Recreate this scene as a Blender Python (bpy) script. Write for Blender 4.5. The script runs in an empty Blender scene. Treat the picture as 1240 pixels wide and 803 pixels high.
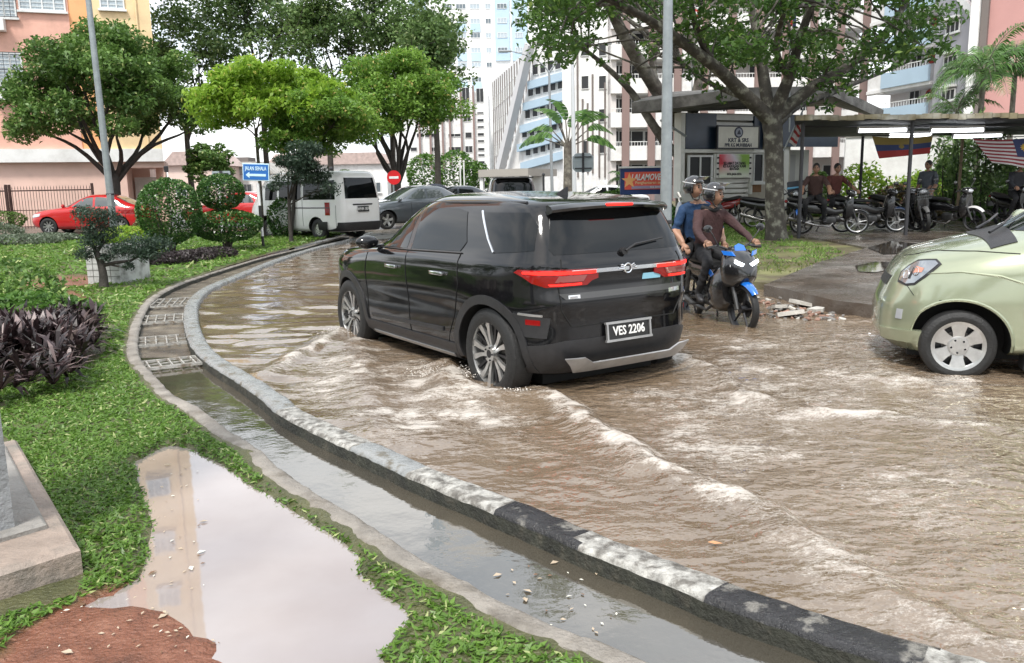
import bpy, bmesh, math, random
import numpy as np
from mathutils import Vector, Matrix, Euler
from mathutils.geometry import delaunay_2d_cdt
from mathutils.bvhtree import BVHTree
PI = math.pi; R = math.radians
rng = np.random.default_rng(7); random.seed(7)
scene = bpy.context.scene; COL = scene.collection
# ---------------------------------------------------------------- camera model
F = 1000.; Y0 = 228.; CH = 1.40; ROLL = R(1.1)
pit = math.atan((401.5-Y0)/F)
_fw = Vector((0, math.cos(pit), -math.sin(pit))); _r = Vector((1, 0, 0)); _u = Vector((0, math.sin(pit), math.cos(pit)))
_R = _r*math.cos(ROLL)-_u*math.sin(ROLL); _U = _u*math.cos(ROLL)+_r*math.sin(ROLL)
def ray(px, py): return _fw+_R*((px-620)/F)+_U*((401.5-py)/F)
def G(px, py, z=0.):
    d = ray(px, py); return Vector((0, 0, CH))+d*((z-CH)/d.z)
def A(px, py, Y):
    d = ray(px, py); return Vector((0, 0, CH))+d*(Y/d.y)
cam = bpy.data.cameras.new('camera'); co = bpy.data.objects.new('camera', cam); COL.objects.link(co)
m3 = Matrix((_R, _U, -_fw)).transposed(); co.matrix_world = Matrix.Translation((0, 0, CH)) @ m3.to_4x4()
cam.sensor_width = 36; cam.lens = F/1240*36; cam.clip_end = 3000; cam.clip_start = .05
scene.camera = co
# ---------------------------------------------------------------- objects
def tag(o, label=None, cat=None, group=None, kind=None):
    if label: o['label'] = label
    if cat: o['category'] = cat
    if group: o['group'] = group
    if kind: o['kind'] = kind
    return o
def empty(name, loc=(0, 0, 0), rz=0, label=None, cat=None, group=None):
    o = bpy.data.objects.new(name, None); COL.objects.link(o); o.location = loc; o.rotation_euler = (0, 0, rz)
    o.empty_display_size = .1
    return tag(o, label, cat, group)
def link(name, me, mats, parent=None, smooth=False):
    o = bpy.data.objects.new(name, me); COL.objects.link(o)
    for m in (mats if isinstance(mats, (list, tuple)) else [mats]): me.materials.append(m)
    if smooth: me.polygons.foreach_set('use_smooth', [True]*len(me.polygons))
    if parent: o.parent = parent
    return o
def copy_tree(o, parent=None):
    c = o.copy(); COL.objects.link(c)
    if parent: c.parent = parent
    for ch in list(o.children): copy_tree(ch, c)
    return c
class MB:
    def __init__(s): s.v = []; s.f = []; s.m = []
    def add(s, vs, fs, mi=0):
        n = len(s.v); s.v += [tuple(v) for v in vs]; s.f += [[n+i for i in f] for f in fs]; s.m += [mi]*len(fs); return s
    def box(s, c, d, rz=0, mi=0, rot=None, bev=0):
        x, y, z = d[0]/2, d[1]/2, d[2]/2
        M = rot if rot is not None else Matrix.Rotation(rz, 3, 'Z')
        if bev <= 0:
            vs = [(-x,-y,-z),(x,-y,-z),(x,y,-z),(-x,y,-z),(-x,-y,z),(x,-y,z),(x,y,z),(-x,y,z)]
            fs = [(0,3,2,1),(4,5,6,7),(0,1,5,4),(1,2,6,5),(2,3,7,6),(3,0,4,7)]
        else:
            b = min(bev, x*.49, y*.49, z*.49); bm = bmesh.new(); bmesh.ops.create_cube(bm, size=1)
            for v in bm.verts: v.co = Vector((v.co.x*2*x, v.co.y*2*y, v.co.z*2*z))
            bmesh.ops.bevel(bm, geom=bm.edges[:], offset=b, segments=2, profile=.5, affect='EDGES')
            bm.verts.index_update()
            vs = [v.co.copy() for v in bm.verts]; fs = [[v.index for v in f.verts] for f in bm.faces]; bm.free()
        return s.add([M@Vector(v)+Vector(c) for v in vs], fs, mi)
    def b2(s, x0, x1, y0, y1, z0, z1, mi=0): return s.box(((x0+x1)/2, (y0+y1)/2, (z0+z1)/2), (abs(x1-x0), abs(y1-y0), abs(z1-z0)), 0, mi)
    def tube(s, pts, rad, n=8, mi=0, cap=True):
        P = [Vector(p) for p in pts]; rs = rad if hasattr(rad, '__len__') else [rad]*len(P)
        vs = []; fs = []; up = None
        for i, p in enumerate(P):
            t = (P[min(i+1, len(P)-1)]-P[max(i-1, 0)]).normalized()
            if up is None: up = t.orthogonal().normalized()
            up = (up-t*up.dot(t)); up = up.normalized() if up.length > 1e-6 else t.orthogonal().normalized()
            b = t.cross(up)
            for k in range(n):
                a = 2*PI*k/n; vs.append(p+(up*math.cos(a)+b*math.sin(a))*rs[i])
        for i in range(len(P)-1):
            for k in range(n): fs.append((i*n+k, i*n+(k+1) % n, (i+1)*n+(k+1) % n, (i+1)*n+k))
        if cap: fs += [tuple(range(n))[::-1], tuple((len(P)-1)*n+k for k in range(n))]
        return s.add(vs, fs, mi)
    def lathe(s, prof, c, axis=(0, 0, 1), n=24, mi=0):     # prof: (radius, along)
        ax = Vector(axis).normalized(); u = ax.orthogonal().normalized(); w = ax.cross(u); c = Vector(c); vs = []; fs = []
        for r, h in prof:
            for k in range(n):
                a = 2*PI*k/n; vs.append(c+ax*h+(u*math.cos(a)+w*math.sin(a))*r)
        for i in range(len(prof)-1):
            for k in range(n): fs.append((i*n+k, i*n+(k+1) % n, (i+1)*n+(k+1) % n, (i+1)*n+k))
        return s.add(vs, fs, mi)
    def disc(s, c, axis, r, t, n=24, mi=0): return s.lathe([(0.0001, -t/2), (r, -t/2), (r, t/2), (0.0001, t/2)], c, axis, n, mi)
    def ball(s, c, r, mi=0, n=12, m=8):
        c = Vector(c); r = Vector(r) if hasattr(r, '__len__') else Vector((r, r, r)); vs = []; fs = []
        for i in range(m+1):
            t = PI*i/m
            for k in range(n): a = 2*PI*k/n; vs.append((c.x+r.x*math.sin(t)*math.cos(a), c.y+r.y*math.sin(t)*math.sin(a), c.z+r.z*math.cos(t)))
        for i in range(m):
            for k in range(n): fs.append((i*n+k, (i+1)*n+k, (i+1)*n+(k+1) % n, i*n+(k+1) % n))
        return s.add(vs, fs, mi)
    def prism(s, poly, o, ex, ey, ez, d, mi=0):            # polygon in plane (ex,ey) at o extruded d along ez
        o = Vector(o); ex = Vector(ex); ey = Vector(ey); ez = Vector(ez); n = len(poly)
        vs = [o+ex*a+ey*b for a, b in poly]+[o+ex*a+ey*b+ez*d for a, b in poly]
        fs = [tuple(range(n))[::-1], tuple(range(n, 2*n))]+[(i, (i+1) % n, n+(i+1) % n, n+i) for i in range(n)]
        return s.add(vs, fs, mi)
    def mesh(s, name):
        me = bpy.data.meshes.new(name); me.from_pydata(s.v, [], s.f)
        if any(s.m): me.polygons.foreach_set('material_index', s.m)
        me.update(); return me
    def build(s, name, mats, parent=None, smooth=False, auto=None, recalc=True):
        me = s.mesh(name); o = link(name, me, mats, parent, smooth)
        if recalc:
            bm = bmesh.new(); bm.from_mesh(me); bmesh.ops.recalc_face_normals(bm, faces=bm.faces); bm.to_mesh(me); bm.free()
        if auto:
            me.polygons.foreach_set('use_smooth', [True]*len(me.polygons)); me.set_sharp_from_angle(angle=R(auto))
        return o
def npmesh(name, V, Fq, attrs=None):                        # V (n,3), Fq (m,k) arrays
    me = bpy.data.meshes.new(name); n = len(V); m, k = Fq.shape
    me.vertices.add(n); me.vertices.foreach_set('co', np.asarray(V, np.float32).ravel())
    me.loops.add(m*k); me.loops.foreach_set('vertex_index', Fq.astype(np.int32).ravel())
    me.polygons.add(m); me.polygons.foreach_set('loop_start', np.arange(0, m*k, k, dtype=np.int32))
    me.update(calc_edges=True)
    for nm, (dom, arr) in (attrs or {}).items():
        a = me.attributes.new(nm, 'FLOAT', dom); a.data.foreach_set('value', np.asarray(arr, np.float32))
    return me
def poly_region(poly, step, inner=None, jitter=.35):        # points of a filled polygon (2-D), triangulated
    xs = [p[0] for p in poly]; ys = [p[1] for p in poly]; V = [Vector(p) for p in poly]; n = len(poly)
    gx = np.arange(min(xs), max(xs), step); gy = np.arange(min(ys), max(ys), step)
    XX, YY = np.meshgrid(gx, gy); P = np.stack([XX.ravel(), YY.ravel()], 1)+rng.uniform(-1, 1, (XX.size, 2))*step*jitter
    if inner is not None: P = inner
    ins = inside(P, poly)
    V += [Vector(p) for p in P[ins]]
    v, e, f, *_ = delaunay_2d_cdt(V, [(i, (i+1) % n) for i in range(n)], [], 1, 1e-5)
    return [tuple(a) for a in v], f
def inside(P, poly):
    P = np.asarray(P, float); x, y = P[:, 0], P[:, 1]; r = np.zeros(len(P), bool); n = len(poly)
    for i in range(n):
        x0, y0 = poly[i][:2]; x1, y1 = poly[(i+1) % n][:2]
        if y0 == y1: continue
        c = ((y0 > y) != (y1 > y)) & (x < (x1-x0)*(y-y0)/(y1-y0)+x0); r ^= c
    return r
def pdist(P, line):                                         # distance to a polyline, arclength and side
    P = np.asarray(P, float); L = np.asarray([p[:2] for p in line], float); best = np.full(len(P), 1e9); s = np.zeros(len(P)); sd = np.zeros(len(P)); acc = 0
    for a, b in zip(L[:-1], L[1:]):
        d = b-a; l = np.hypot(*d)
        if l < 1e-9: continue
        t = np.clip(((P-a)@d)/l**2, 0, 1); q = a+t[:, None]*d; dd = np.hypot(*(P-q).T); k = dd < best
        best = np.where(k, dd, best); s = np.where(k, acc+t*l, s); cr = d[0]*(P[:, 1]-a[1])-d[1]*(P[:, 0]-a[0]); sd = np.where(k, np.sign(cr), sd); acc += l
    return best, s, sd
def smooth_line(pts, step):
    P = [Vector((p[0], p[1])) for p in pts]; out = []
    for i in range(len(P)-1):
        p0 = P[max(i-1, 0)]; p1 = P[i]; p2 = P[i+1]; p3 = P[min(i+2, len(P)-1)]; n = max(1, int((p2-p1).length/step))
        for k in range(n):
            t = k/n; out.append(.5*((2*p1)+(p2-p0)*t+(2*p0-5*p1+4*p2-p3)*t*t+(3*p1-p0-3*p2+p3)*t**3))
    out.append(P[-1]); return out
_perm = np.random.default_rng(3).permutation(256); _perm = np.concatenate([_perm, _perm]); _ga = np.random.default_rng(4).uniform(0, 2*PI, 256)
def pn(x, y):
    x = np.asarray(x, float); y = np.asarray(y, float); xi = np.floor(x).astype(int); yi = np.floor(y).astype(int); xf = x-xi; yf = y-yi
    def g(ix, iy, dx, dy):
        a = _ga[_perm[(_perm[ix & 255]+iy) & 255]]; return np.cos(a)*dx+np.sin(a)*dy
    u = xf**3*(xf*(xf*6-15)+10); v = yf**3*(yf*(yf*6-15)+10)
    a = g(xi, yi, xf, yf); b = g(xi+1, yi, xf-1, yf); c = g(xi, yi+1, xf, yf-1); d = g(xi+1, yi+1, xf-1, yf-1)
    return 1.4*((a*(1-u)+b*u)*(1-v)+(c*(1-u)+d*u)*v)
def fbm(x, y, o=4, g=.5):
    r = 0; a = 1; s = 0
    for i in range(o): r = r+a*pn(x*2**i+17*i, y*2**i-9*i); s += a; a *= g
    return r/s
# ---------------------------------------------------------------- materials
def new_mat(name):
    m = bpy.data.materials.new(name); m.use_nodes = True; return m, m.node_tree, m.node_tree.nodes, m.node_tree.links, m.node_tree.nodes['Principled BSDF']
_mats = {}
def mat(name, col=(.5, .5, .5), rough=.5, metal=0, var=0, vs=3., bump=0, bs=40., spec=None, coat=0, col2=None, c2s=2., c2t=.5, c2w=.1, rvar=0, emit=0, trans=0, ior=None, det=6, dirt=0):
    """procedural Principled: fine value variation, optional second colour in patches, bump and roughness variation"""
    if name in _mats: return _mats[name]
    m, nt, N, L, P = new_mat(name); _mats[name] = m
    P.inputs['Roughness'].default_value = rough; P.inputs['Metallic'].default_value = metal; P.inputs['Base Color'].default_value = (*col, 1)
    if spec is not None: P.inputs['Specular IOR Level'].default_value = spec
    if ior: P.inputs['IOR'].default_value = ior
    if coat: P.inputs['Coat Weight'].default_value = coat; P.inputs['Coat Roughness'].default_value = .04
    if trans: P.inputs['Transmission Weight'].default_value = trans
    if emit: P.inputs['Emission Color'].default_value = (*col, 1); P.inputs['Emission Strength'].default_value = emit
    tc = N.new('ShaderNodeTexCoord')
    def noise(s, d=det, rr=.6):
        n = N.new('ShaderNodeTexNoise'); n.inputs['Scale'].default_value = s; n.inputs['Detail'].default_value = d; n.inputs['Roughness'].default_value = rr
        L.new(tc.outputs['Object'], n.inputs['Vector']); return n
    def mix(a, b, f, mode='MIX'):
        x = N.new('ShaderNodeMix'); x.data_type = 'RGBA'; x.blend_type = mode
        for s, v in ((6, a), (7, b)):
            if isinstance(v, tuple): x.inputs[s].default_value = (*v, 1)
            else: L.new(v, x.inputs[s])
        if isinstance(f, float): x.inputs[0].default_value = f
        else: L.new(f, x.inputs[0])
        return x.outputs[2]
    def ramp(src, a, b, lo=0., hi=1.):
        r = N.new('ShaderNodeMapRange'); r.inputs[1].default_value = a; r.inputs[2].default_value = b; r.inputs[3].default_value = lo; r.inputs[4].default_value = hi
        L.new(src, r.inputs[0]); return r.outputs[0]
    c = tuple(col)
    if col2 is not None: c = mix(c, tuple(col2), ramp(noise(c2s).outputs[0], c2t-c2w, c2t+c2w))
    if var:
        n = noise(vs); v = ramp(n.outputs[0], .3, .7, 1-var, 1+var); h = N.new('ShaderNodeHueSaturation'); L.new(v, h.inputs['Value'])
        if isinstance(c, tuple): h.inputs['Color'].default_value = (*c, 1)
        else: L.new(c, h.inputs['Color'])
        c = h.outputs[0]
    if dirt: c = mix(c, (.16, .12, .08), ramp(noise(1.3, 8, .7).outputs[0], .45, .75, 0, dirt))
    if not isinstance(c, tuple): L.new(c, P.inputs['Base Color'])
    if bump:
        b = N.new('ShaderNodeBump'); b.inputs['Strength'].default_value = min(1, bump); b.inputs['Distance'].default_value = .02*max(1, bump); L.new(noise(bs).outputs[0], b.inputs['Height']); L.new(b.outputs[0], P.inputs['Normal'])
    if rvar: L.new(ramp(noise(vs*2).outputs[0], .3, .7, max(0, rough-rvar), min(1, rough+rvar)), P.inputs['Roughness'])
    return m
def leaf_mat(name, ca, cb, cc=None, rough=.45, tr=.35):
    """leaf: colours vary leaf by leaf (attribute rnd), some light passes through"""
    m, nt, N, L, P = new_mat(name)
    a = N.new('ShaderNodeAttribute'); a.attribute_name = 'rnd'; cr = N.new('ShaderNodeValToRGB'); L.new(a.outputs['Fac'], cr.inputs[0])
    e = cr.color_ramp.elements; e[0].color = (*ca, 1); e[0].position = 0; e[1].color = (*cb, 1); e[1].position = .85
    if cc: x = e.new(1.); x.color = (*cc, 1)
    L.new(cr.outputs[0], P.inputs['Base Color']); P.inputs['Roughness'].default_value = rough
    t = N.new('ShaderNodeBsdfTranslucent'); L.new(cr.outputs[0], t.inputs[0]); mx = N.new('ShaderNodeMixShader'); mx.inputs[0].default_value = tr
    L.new(P.outputs[0], mx.inputs[1]); L.new(t.outputs[0], mx.inputs[2]); L.new(mx.outputs[0], N['Material Output'].inputs[0])
    return m
def text_obj(s, name, size, loc, rot, m, parent, depth=.002, ax='CENTER', bold=0, sx=1., shear=0):
    c = bpy.data.curves.new(name, 'FONT'); c.body = s; c.size = size; c.extrude = depth; c.align_x = ax; c.align_y = 'CENTER'; c.offset = bold; c.shear = shear; c.resolution_u = 2
    o = bpy.data.objects.new(name, c); COL.objects.link(o); dg = bpy.context.evaluated_depsgraph_get(); me = bpy.data.meshes.new_from_object(o.evaluated_get(dg)); bpy.data.objects.remove(o)
    me.transform(Matrix.Diagonal((sx, 1, 1, 1))); me.materials.clear(); t = link(name, me, m, parent); t.location = loc; t.rotation_euler = rot; return t
# ---------------------------------------------------------------- world and sun
SUN_EL, SUN_AZ = R(58), R(200)                              # high and slightly behind the camera, through cloud
W = bpy.data.worlds.new('World'); scene.world = W; W.use_nodes = True; N = W.node_tree.nodes; L = W.node_tree.links; bg = N['Background']
sky = N.new('ShaderNodeTexSky'); sky.sky_type = 'NISHITA'; sky.sun_disc = False; sky.sun_elevation = SUN_EL; sky.sun_rotation = SUN_AZ; sky.dust_density = 3; sky.air_density = 1; sky.ozone_density = 1
tc = N.new('ShaderNodeTexCoord'); mp = N.new('ShaderNodeMapping'); mp.inputs['Scale'].default_value = (1, 1, 2.6); L.new(tc.outputs['Generated'], mp.inputs[0])
cn = N.new('ShaderNodeTexNoise'); cn.inputs['Scale'].default_value = 1.7; cn.inputs['Detail'].default_value = 7; cn.inputs['Roughness'].default_value = .55; L.new(mp.outputs[0], cn.inputs[0])
mr = N.new('ShaderNodeMapRange'); mr.inputs[1].default_value = .32; mr.inputs[2].default_value = .62; mr.inputs[3].default_value = .55; mr.inputs[4].default_value = 1.; L.new(cn.outputs[0], mr.inputs[0])
cn2 = N.new('ShaderNodeTexNoise'); cn2.inputs['Scale'].default_value = 3.1; cn2.inputs['Detail'].default_value = 6; L.new(mp.outputs[0], cn2.inputs[0])
cl = N.new('ShaderNodeValToRGB'); cl.color_ramp.elements[0].color = (6.2, 6.9, 7.6, 1); cl.color_ramp.elements[1].color = (10.2, 10.3, 10.4, 1); cl.color_ramp.elements[0].position = .35; cl.color_ramp.elements[1].position = .62; L.new(cn2.outputs[0], cl.inputs[0])
mx = N.new('ShaderNodeMix'); mx.data_type = 'RGBA'; L.new(mr.outputs[0], mx.inputs[0]); L.new(sky.outputs[0], mx.inputs[6]); L.new(cl.outputs[0], mx.inputs[7])
L.new(mx.outputs[2], bg.inputs['Color']); bg.inputs['Strength'].default_value = .12
sl = bpy.data.lights.new('sun', 'SUN'); sl.energy = 2.4; sl.angle = R(10); sl.color = (1, .96, .9); so = bpy.data.objects.new('sun', sl); COL.objects.link(so)
# Nishita: rotation measured from +Y clockwise
sd_ = Vector((math.sin(SUN_AZ)*math.cos(SUN_EL), math.cos(SUN_AZ)*math.cos(SUN_EL), math.sin(SUN_EL)))
so.rotation_euler = sd_.to_track_quat('Z', 'Y').to_euler()
vs_ = scene.view_settings; vs_.view_transform = 'Standard'; vs_.look = 'None'; vs_.gamma = 1; vs_.exposure = .70
scene.render.film_transparent = False
# ================================================================ terrain, kerbs, drain, water
def px_line(pts, z): return [tuple(G(a, b, z)[:2]) for a, b in pts]
Kpx = [(1121,791),(1039,768),(961,742),(884,716),(806,685),(729,657),(667,631),(602,605),(521,573),(461,546),(401,520),(352,496),(335,482),(300,458),(265,437),(244,419),(234,399),(231,381),(234,364),(251,348),(289,332),(324,318),(359,306),(391,297),(425,289)]
Dpx = [(760,803),(698,778),(662,764),(602,738),(541,705),(481,669),(433,637),(380,605),(324,566),(307,548),(265,521),(234,496),(202,479),(178,454),(162,433),(160,412),(167,385),(181,364),(206,348),(244,334),(289,320),(324,310),(366,300)]
Kc = smooth_line([(2.9, 1.0), (2.1, 1.55)]+px_line(Kpx, .06)+[(-4.6, 27.5)], .05)
Dc = smooth_line([(2.2, .4), (1.3, 1.25)]+px_line(Dpx, .03)+[(-5.2, 23.2), (-5.0, 25.5)], .05)
def sstep(a, b, x): t = np.clip((np.asarray(x, float)-a)/(b-a), 0, 1); return t*t*(3-2*t)
PUD_ = px_line([(203,534),(232,536),(262,548),(300,572),(345,602),(392,632),(408,655),(440,684),(450,705),(500,722),(522,738),(500,760),(486,790),(500,830),(440,900),(300,900),(312,803),(300,762),(256,727),(200,716),(150,712),(158,680),(166,640),(150,600),(146,560),(175,545)], .005)
MUD = px_line([(150,712),(200,716),(256,727),(300,762),(312,803),(290,900),(-60,900),(-20,815),(20,775),(70,742),(120,722)], .01)
PUDM = px_line([(203,534),(240,538),(285,560),(312,580),(345,598),(392,626),(432,651),(452,668),(455,690),(470,705),(522,738),(486,790),(500,830),(440,900),(0,900),(-20,815),(20,775),(70,742),(150,700),(166,640),(146,560),(175,545)], .01)
def loop(p): return list(p)+[p[0]]
def lawn_h(P):
    P = np.asarray(P, float); x, y = P[:, 0], P[:, 1]
    h = .028+.012*fbm(x*1.3, y*1.3, 3)+.006*pn(x*9, y*9)+.07*sstep(9, 26, y)
    d, _, _ = pdist(P, loop(PUDM)); ins = inside(P, PUDM); dm, _, _ = pdist(P, loop(MUD)); im = inside(P, MUD)
    pud = np.where(ins, sstep(0, .16, d), 0); h = h*(1-pud)+pud*(-.05)
    mudh = .016+.026*fbm(x*7+3, y*7, 6, .68); df, _, _ = pdist(P, MUD[:6]); k = np.where(im, sstep(0, .20, df+.09*fbm(x*5+1, y*5, 4)), 0)*np.where(im, 1, 0)
    edge = np.where(~im, np.exp(-(dm/.07)**2), 1.)*np.where(inside(P, PUDM), 1, 0)
    h = np.where(im, np.minimum(h, .02), h); return np.where(im, np.where(ins, -.012, h)*(1-k)+mudh*k, h+0*edge)
# --- big ground sheet, low beneath the drain and flood, level further off
gx = np.unique(np.concatenate([np.arange(-60, 61, 3.), [-900, -400, -200, -100, 100, 200, 400, 900]])); gy = np.unique(np.concatenate([np.arange(-30, 75, 3.), [-300, -100, 100, 150, 250, 500, 1200]]))
XX, YY = np.meshgrid(gx, gy); ZZ = -.62+.64*sstep(24, 30, np.where(np.abs(XX) > 40, 40, YY)); nx = len(gx); ny = len(gy)
def grid_faces(nx, ny):
    i = np.arange(nx-1)[None, :]+np.arange(ny-1)[:, None]*nx; i = i.ravel(); return np.stack([i, i+1, i+1+nx, i+nx], 1)
asphalt = mat('wet_asphalt', (.07, .068, .066), .32, var=.35, vs=.7, bump=.3, bs=60, rvar=.2, col2=(.13, .115, .095), c2s=.35)
o = link('ground', npmesh('ground', np.stack([XX.ravel(), YY.ravel(), ZZ.ravel()], 1), grid_faces(nx, ny)), asphalt, smooth=True); tag(o, kind='structure')
def region(name, poly, step, zf, m, smooth=True, skirt=0, kind='structure'):
    v, f = poly_region(poly, step); P = np.array([a[:2] for a in v]); z = zf(P); V = [(a[0], a[1], b) for a, b in zip(P, z)]; mb = MB(); mb.add(V, f)
    if skirt:
        n = len(poly)
        vs = []; 
        for i in range(n): vs += [(poly[i][0], poly[i][1], float(V[i][2])), (poly[i][0], poly[i][1], float(V[i][2])-skirt)]
        mb.add(vs, [(2*i, 2*i+1, 2*((i+1) % n)+1, 2*((i+1) % n)) for i in range(n)])
    o = mb.build(name, m, None, smooth, recalc=False)
    bm = bmesh.new(); bm.from_mesh(o.data); bmesh.ops.remove_doubles(bm, verts=bm.verts, dist=1e-5); bmesh.ops.recalc_face_normals(bm, faces=bm.faces)
    if sum(f.normal.z for f in bm.faces) < 0: bmesh.ops.reverse_faces(bm, faces=bm.faces)
    bm.to_mesh(o.data); bm.free()
    if smooth: o.data.set_sharp_from_angle(angle=R(50))
    if kind: tag(o, kind=kind)
    return o
VEdge = [tuple(G(*p, 0)[:2]) for p in [(905,350),(840,326),(780,306),(700,288),(620,272),(560,259)]]
far_l = [(-5.0, 27.5)]
road_poly = [tuple(p) for p in Kc[::3]]+[(-6, 29), (-20, 31), (-45, 33), (-45, 42), (-6, 60), (6, 60)]+[(VEdge[-1][0]+.3, VEdge[-1][1])]+[(a+.3, b) for a, b in VEdge[::-1]]+[(6, 9.2), (14, 9.2), (30, 9), (30, 1)]
region('road', road_poly, .9, lambda P: -.09+.14*sstep(17, 29, P[:, 1]), asphalt)
# --- lawn on the left
Dlawn = [tuple(p) for p in Dc[::2]]
lawn_poly = Dlawn+[(-5.6, 26.6), (-7.5, 27.6), (-14, 27.9), (-22, 28.2), (-34, 28.4), (-34, -4), (3, -4)]
v0, f0 = None, None
def multi_pts():
    P = []
    for (x0, x1, y0, y1, s) in ((-5.2, 1.6, .8, 8, .05), (-9, 1, 8, 14, .22), (-34, 1, 14, 28.4, .6), (-34, -5.2, -4, 8, .6), (-34, -9, 8, 14, .6), (-5.2, 3, -4, .8, .3)):
        a, b = np.meshgrid(np.arange(x0, x1, s), np.arange(y0, y1, s)); q = np.stack([a.ravel(), b.ravel()], 1); P.append(q+rng.uniform(-.3, .3, q.shape)*s)
    return np.concatenate(P)
LP = multi_pts(); v, f = poly_region(lawn_poly, .5, LP); P = np.array([a[:2] for a in v]); z = lawn_h(P)
m, nt, N, L, Pb = new_mat('soil_under_grass'); tcn = N.new('ShaderNodeTexCoord')
at = N.new('ShaderNodeAttribute'); at.attribute_name = 'mud'
nz = N.new('ShaderNodeTexNoise'); nz.inputs['Scale'].default_value = 5; nz.inputs['Detail'].default_value = 10; nz.inputs['Roughness'].default_value = .7; L.new(tcn.outputs['Object'], nz.inputs[0])
cr = N.new('ShaderNodeValToRGB'); cr.color_ramp.elements[0].color = (.055, .06, .022, 1); cr.color_ramp.elements[1].color = (.13, .13, .055, 1); cr.color_ramp.elements[0].position = .35; cr.color_ramp.elements[1].position = .7; L.new(nz.outputs[0], cr.inputs[0])
cr2 = N.new('ShaderNodeValToRGB'); E_ = cr2.color_ramp.elements; E_[0].color = (.09, .035, .02, 1); E_[0].position = .3; E_[1].color = (.42, .30, .22, 1); E_[1].position = .82; e = E_.new(.5); e.color = (.20, .075, .042, 1); e = E_.new(.68); e.color = (.27, .12, .075, 1); L.new(nz.outputs[0], cr2.inputs[0])
mxx = N.new('ShaderNodeMix'); mxx.data_type = 'RGBA'; L.new(at.outputs['Fac'], mxx.inputs[0]); L.new(cr.outputs[0], mxx.inputs[6]); L.new(cr2.outputs[0], mxx.inputs[7]); L.new(mxx.outputs[2], Pb.inputs['Base Color'])
Pb.inputs['Roughness'].default_value = .38; bp = N.new('ShaderNodeBump'); bp.inputs['Strength'].default_value = .8; bp.inputs['Distance'].default_value = .03; nz2 = N.new('ShaderNodeTexNoise'); nz2.inputs['Scale'].default_value = 60; nz2.inputs['Detail'].default_value = 6; L.new(tcn.outputs['Object'], nz2.inputs[0]); L.new(nz2.outputs[0], bp.inputs['Height']); L.new(bp.outputs[0], Pb.inputs['Normal'])
soil = m
mb = MB(); mb.add([(a, b, c) for (a, b), c in zip(P, z)], f); lawn = mb.build('lawn', soil, None, True, recalc=False); tag(lawn, kind='structure')
dmud, _, _ = pdist(P, loop(PUDM)); imud = inside(P, PUDM); a = lawn.data.attributes.new('mud', 'FLOAT', 'POINT')
paths = [px_line([(25,345),(60,334),(105,333),(112,345),(60,350)], .05), px_line([(50,362),(85,352),(100,360),(95,378),(60,380)], .05)]
dm2, _, _ = pdist(P, loop(MUD)); mud = np.where(inside(P, MUD), 1., np.exp(-(dm2/.05)**2))*np.where(imud, 1, .4)
for q in paths: dq, _, _ = pdist(P, loop(q)); mud = np.maximum(mud, np.where(inside(P, q), 1, np.exp(-(dq/.15)**2)))
a.data.foreach_set('value', mud.astype(np.float32))
bm = bmesh.new(); bm.from_mesh(lawn.data); bmesh.ops.recalc_face_normals(bm, faces=bm.faces)
if sum(q.normal.z for q in bm.faces) < 0: bmesh.ops.reverse_faces(bm, faces=bm.faces)
bm.to_mesh(lawn.data); bm.free()
# --- puddle
m, nt, N, L, Pb = new_mat('puddle_water'); tcn = N.new('ShaderNodeTexCoord'); nz = N.new('ShaderNodeTexNoise'); nz.inputs['Scale'].default_value = 1.6; nz.inputs['Detail'].default_value = 5; L.new(tcn.outputs['Object'], nz.inputs[0])
cr = N.new('ShaderNodeValToRGB'); cr.color_ramp.elements[0].color = (.25, .205, .19, 1); cr.color_ramp.elements[1].color = (.30, .26, .25, 1); cr.color_ramp.elements[0].position = .35; cr.color_ramp.elements[1].position = .65; L.new(nz.outputs[0], cr.inputs[0]); L.new(cr.outputs[0], Pb.inputs['Base Color'])
Pb.inputs['Roughness'].default_value = .03; Pb.inputs['IOR'].default_value = 2.1
b = N.new('ShaderNodeBump'); b.inputs['Strength'].default_value = .06; b.inputs['Distance'].default_value = .004; n2 = N.new('ShaderNodeTexNoise'); n2.inputs['Scale'].default_value = 9; L.new(tcn.outputs['Object'], n2.inputs[0]); L.new(n2.outputs[0], b.inputs['Height']); L.new(b.outputs[0], Pb.inputs['Normal'])
pudw = region('puddle_water', PUDM, .3, lambda P: .004+0*P[:, 0], m)
# --- kerbs
def kerb(name, line, w, top, bot_r, bot_l, mats, mi_of, ns=.006, seed=0):
    L2 = [Vector((p[0], p[1])) for p in line]; vs = []; fs = []; ms = []; s = 0; NP = 8
    for i, p in enumerate(L2):
        t = (L2[min(i+1, len(L2)-1)]-L2[max(i-1, 0)]).normalized(); n = Vector((t.y, -t.x))
        if i: s += (p-L2[i-1]).length
        j = lambda k, a=1.: float(ns*a*pn(s*7+seed, k*3.3)+ns*.7*pn(s*23+seed, k*5.1))
        jt = -.004 if (s % 1.0) < .05 else 0
        for k, (o_, z_) in enumerate([(w/2, bot_r), (w/2, top-.022), (w/2-.012, top-.006), (w/2-.03, top), (-w/2+.03, top), (-w/2+.012, top-.006), (-w/2, top-.022), (-w/2-.0, bot_l)]):
            q = p+n*(o_+j(k)); vs.append((q.x, q.y, z_+(j(k+9, .5)+jt if 0 < k < 7 else 0)))
        if i:
            for k in range(NP-1): fs.append(((i-1)*NP+k, i*NP+k, i*NP+k+1, (i-1)*NP+k+1)); ms.append(mi_of(s, k))
    mb = MB(); mb.v = vs; mb.f = fs; mb.m = ms; o = mb.build(name, mats, None, True, recalc=False); o.data.set_sharp_from_angle(angle=R(60)); tag(o, kind='structure'); return o
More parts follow.
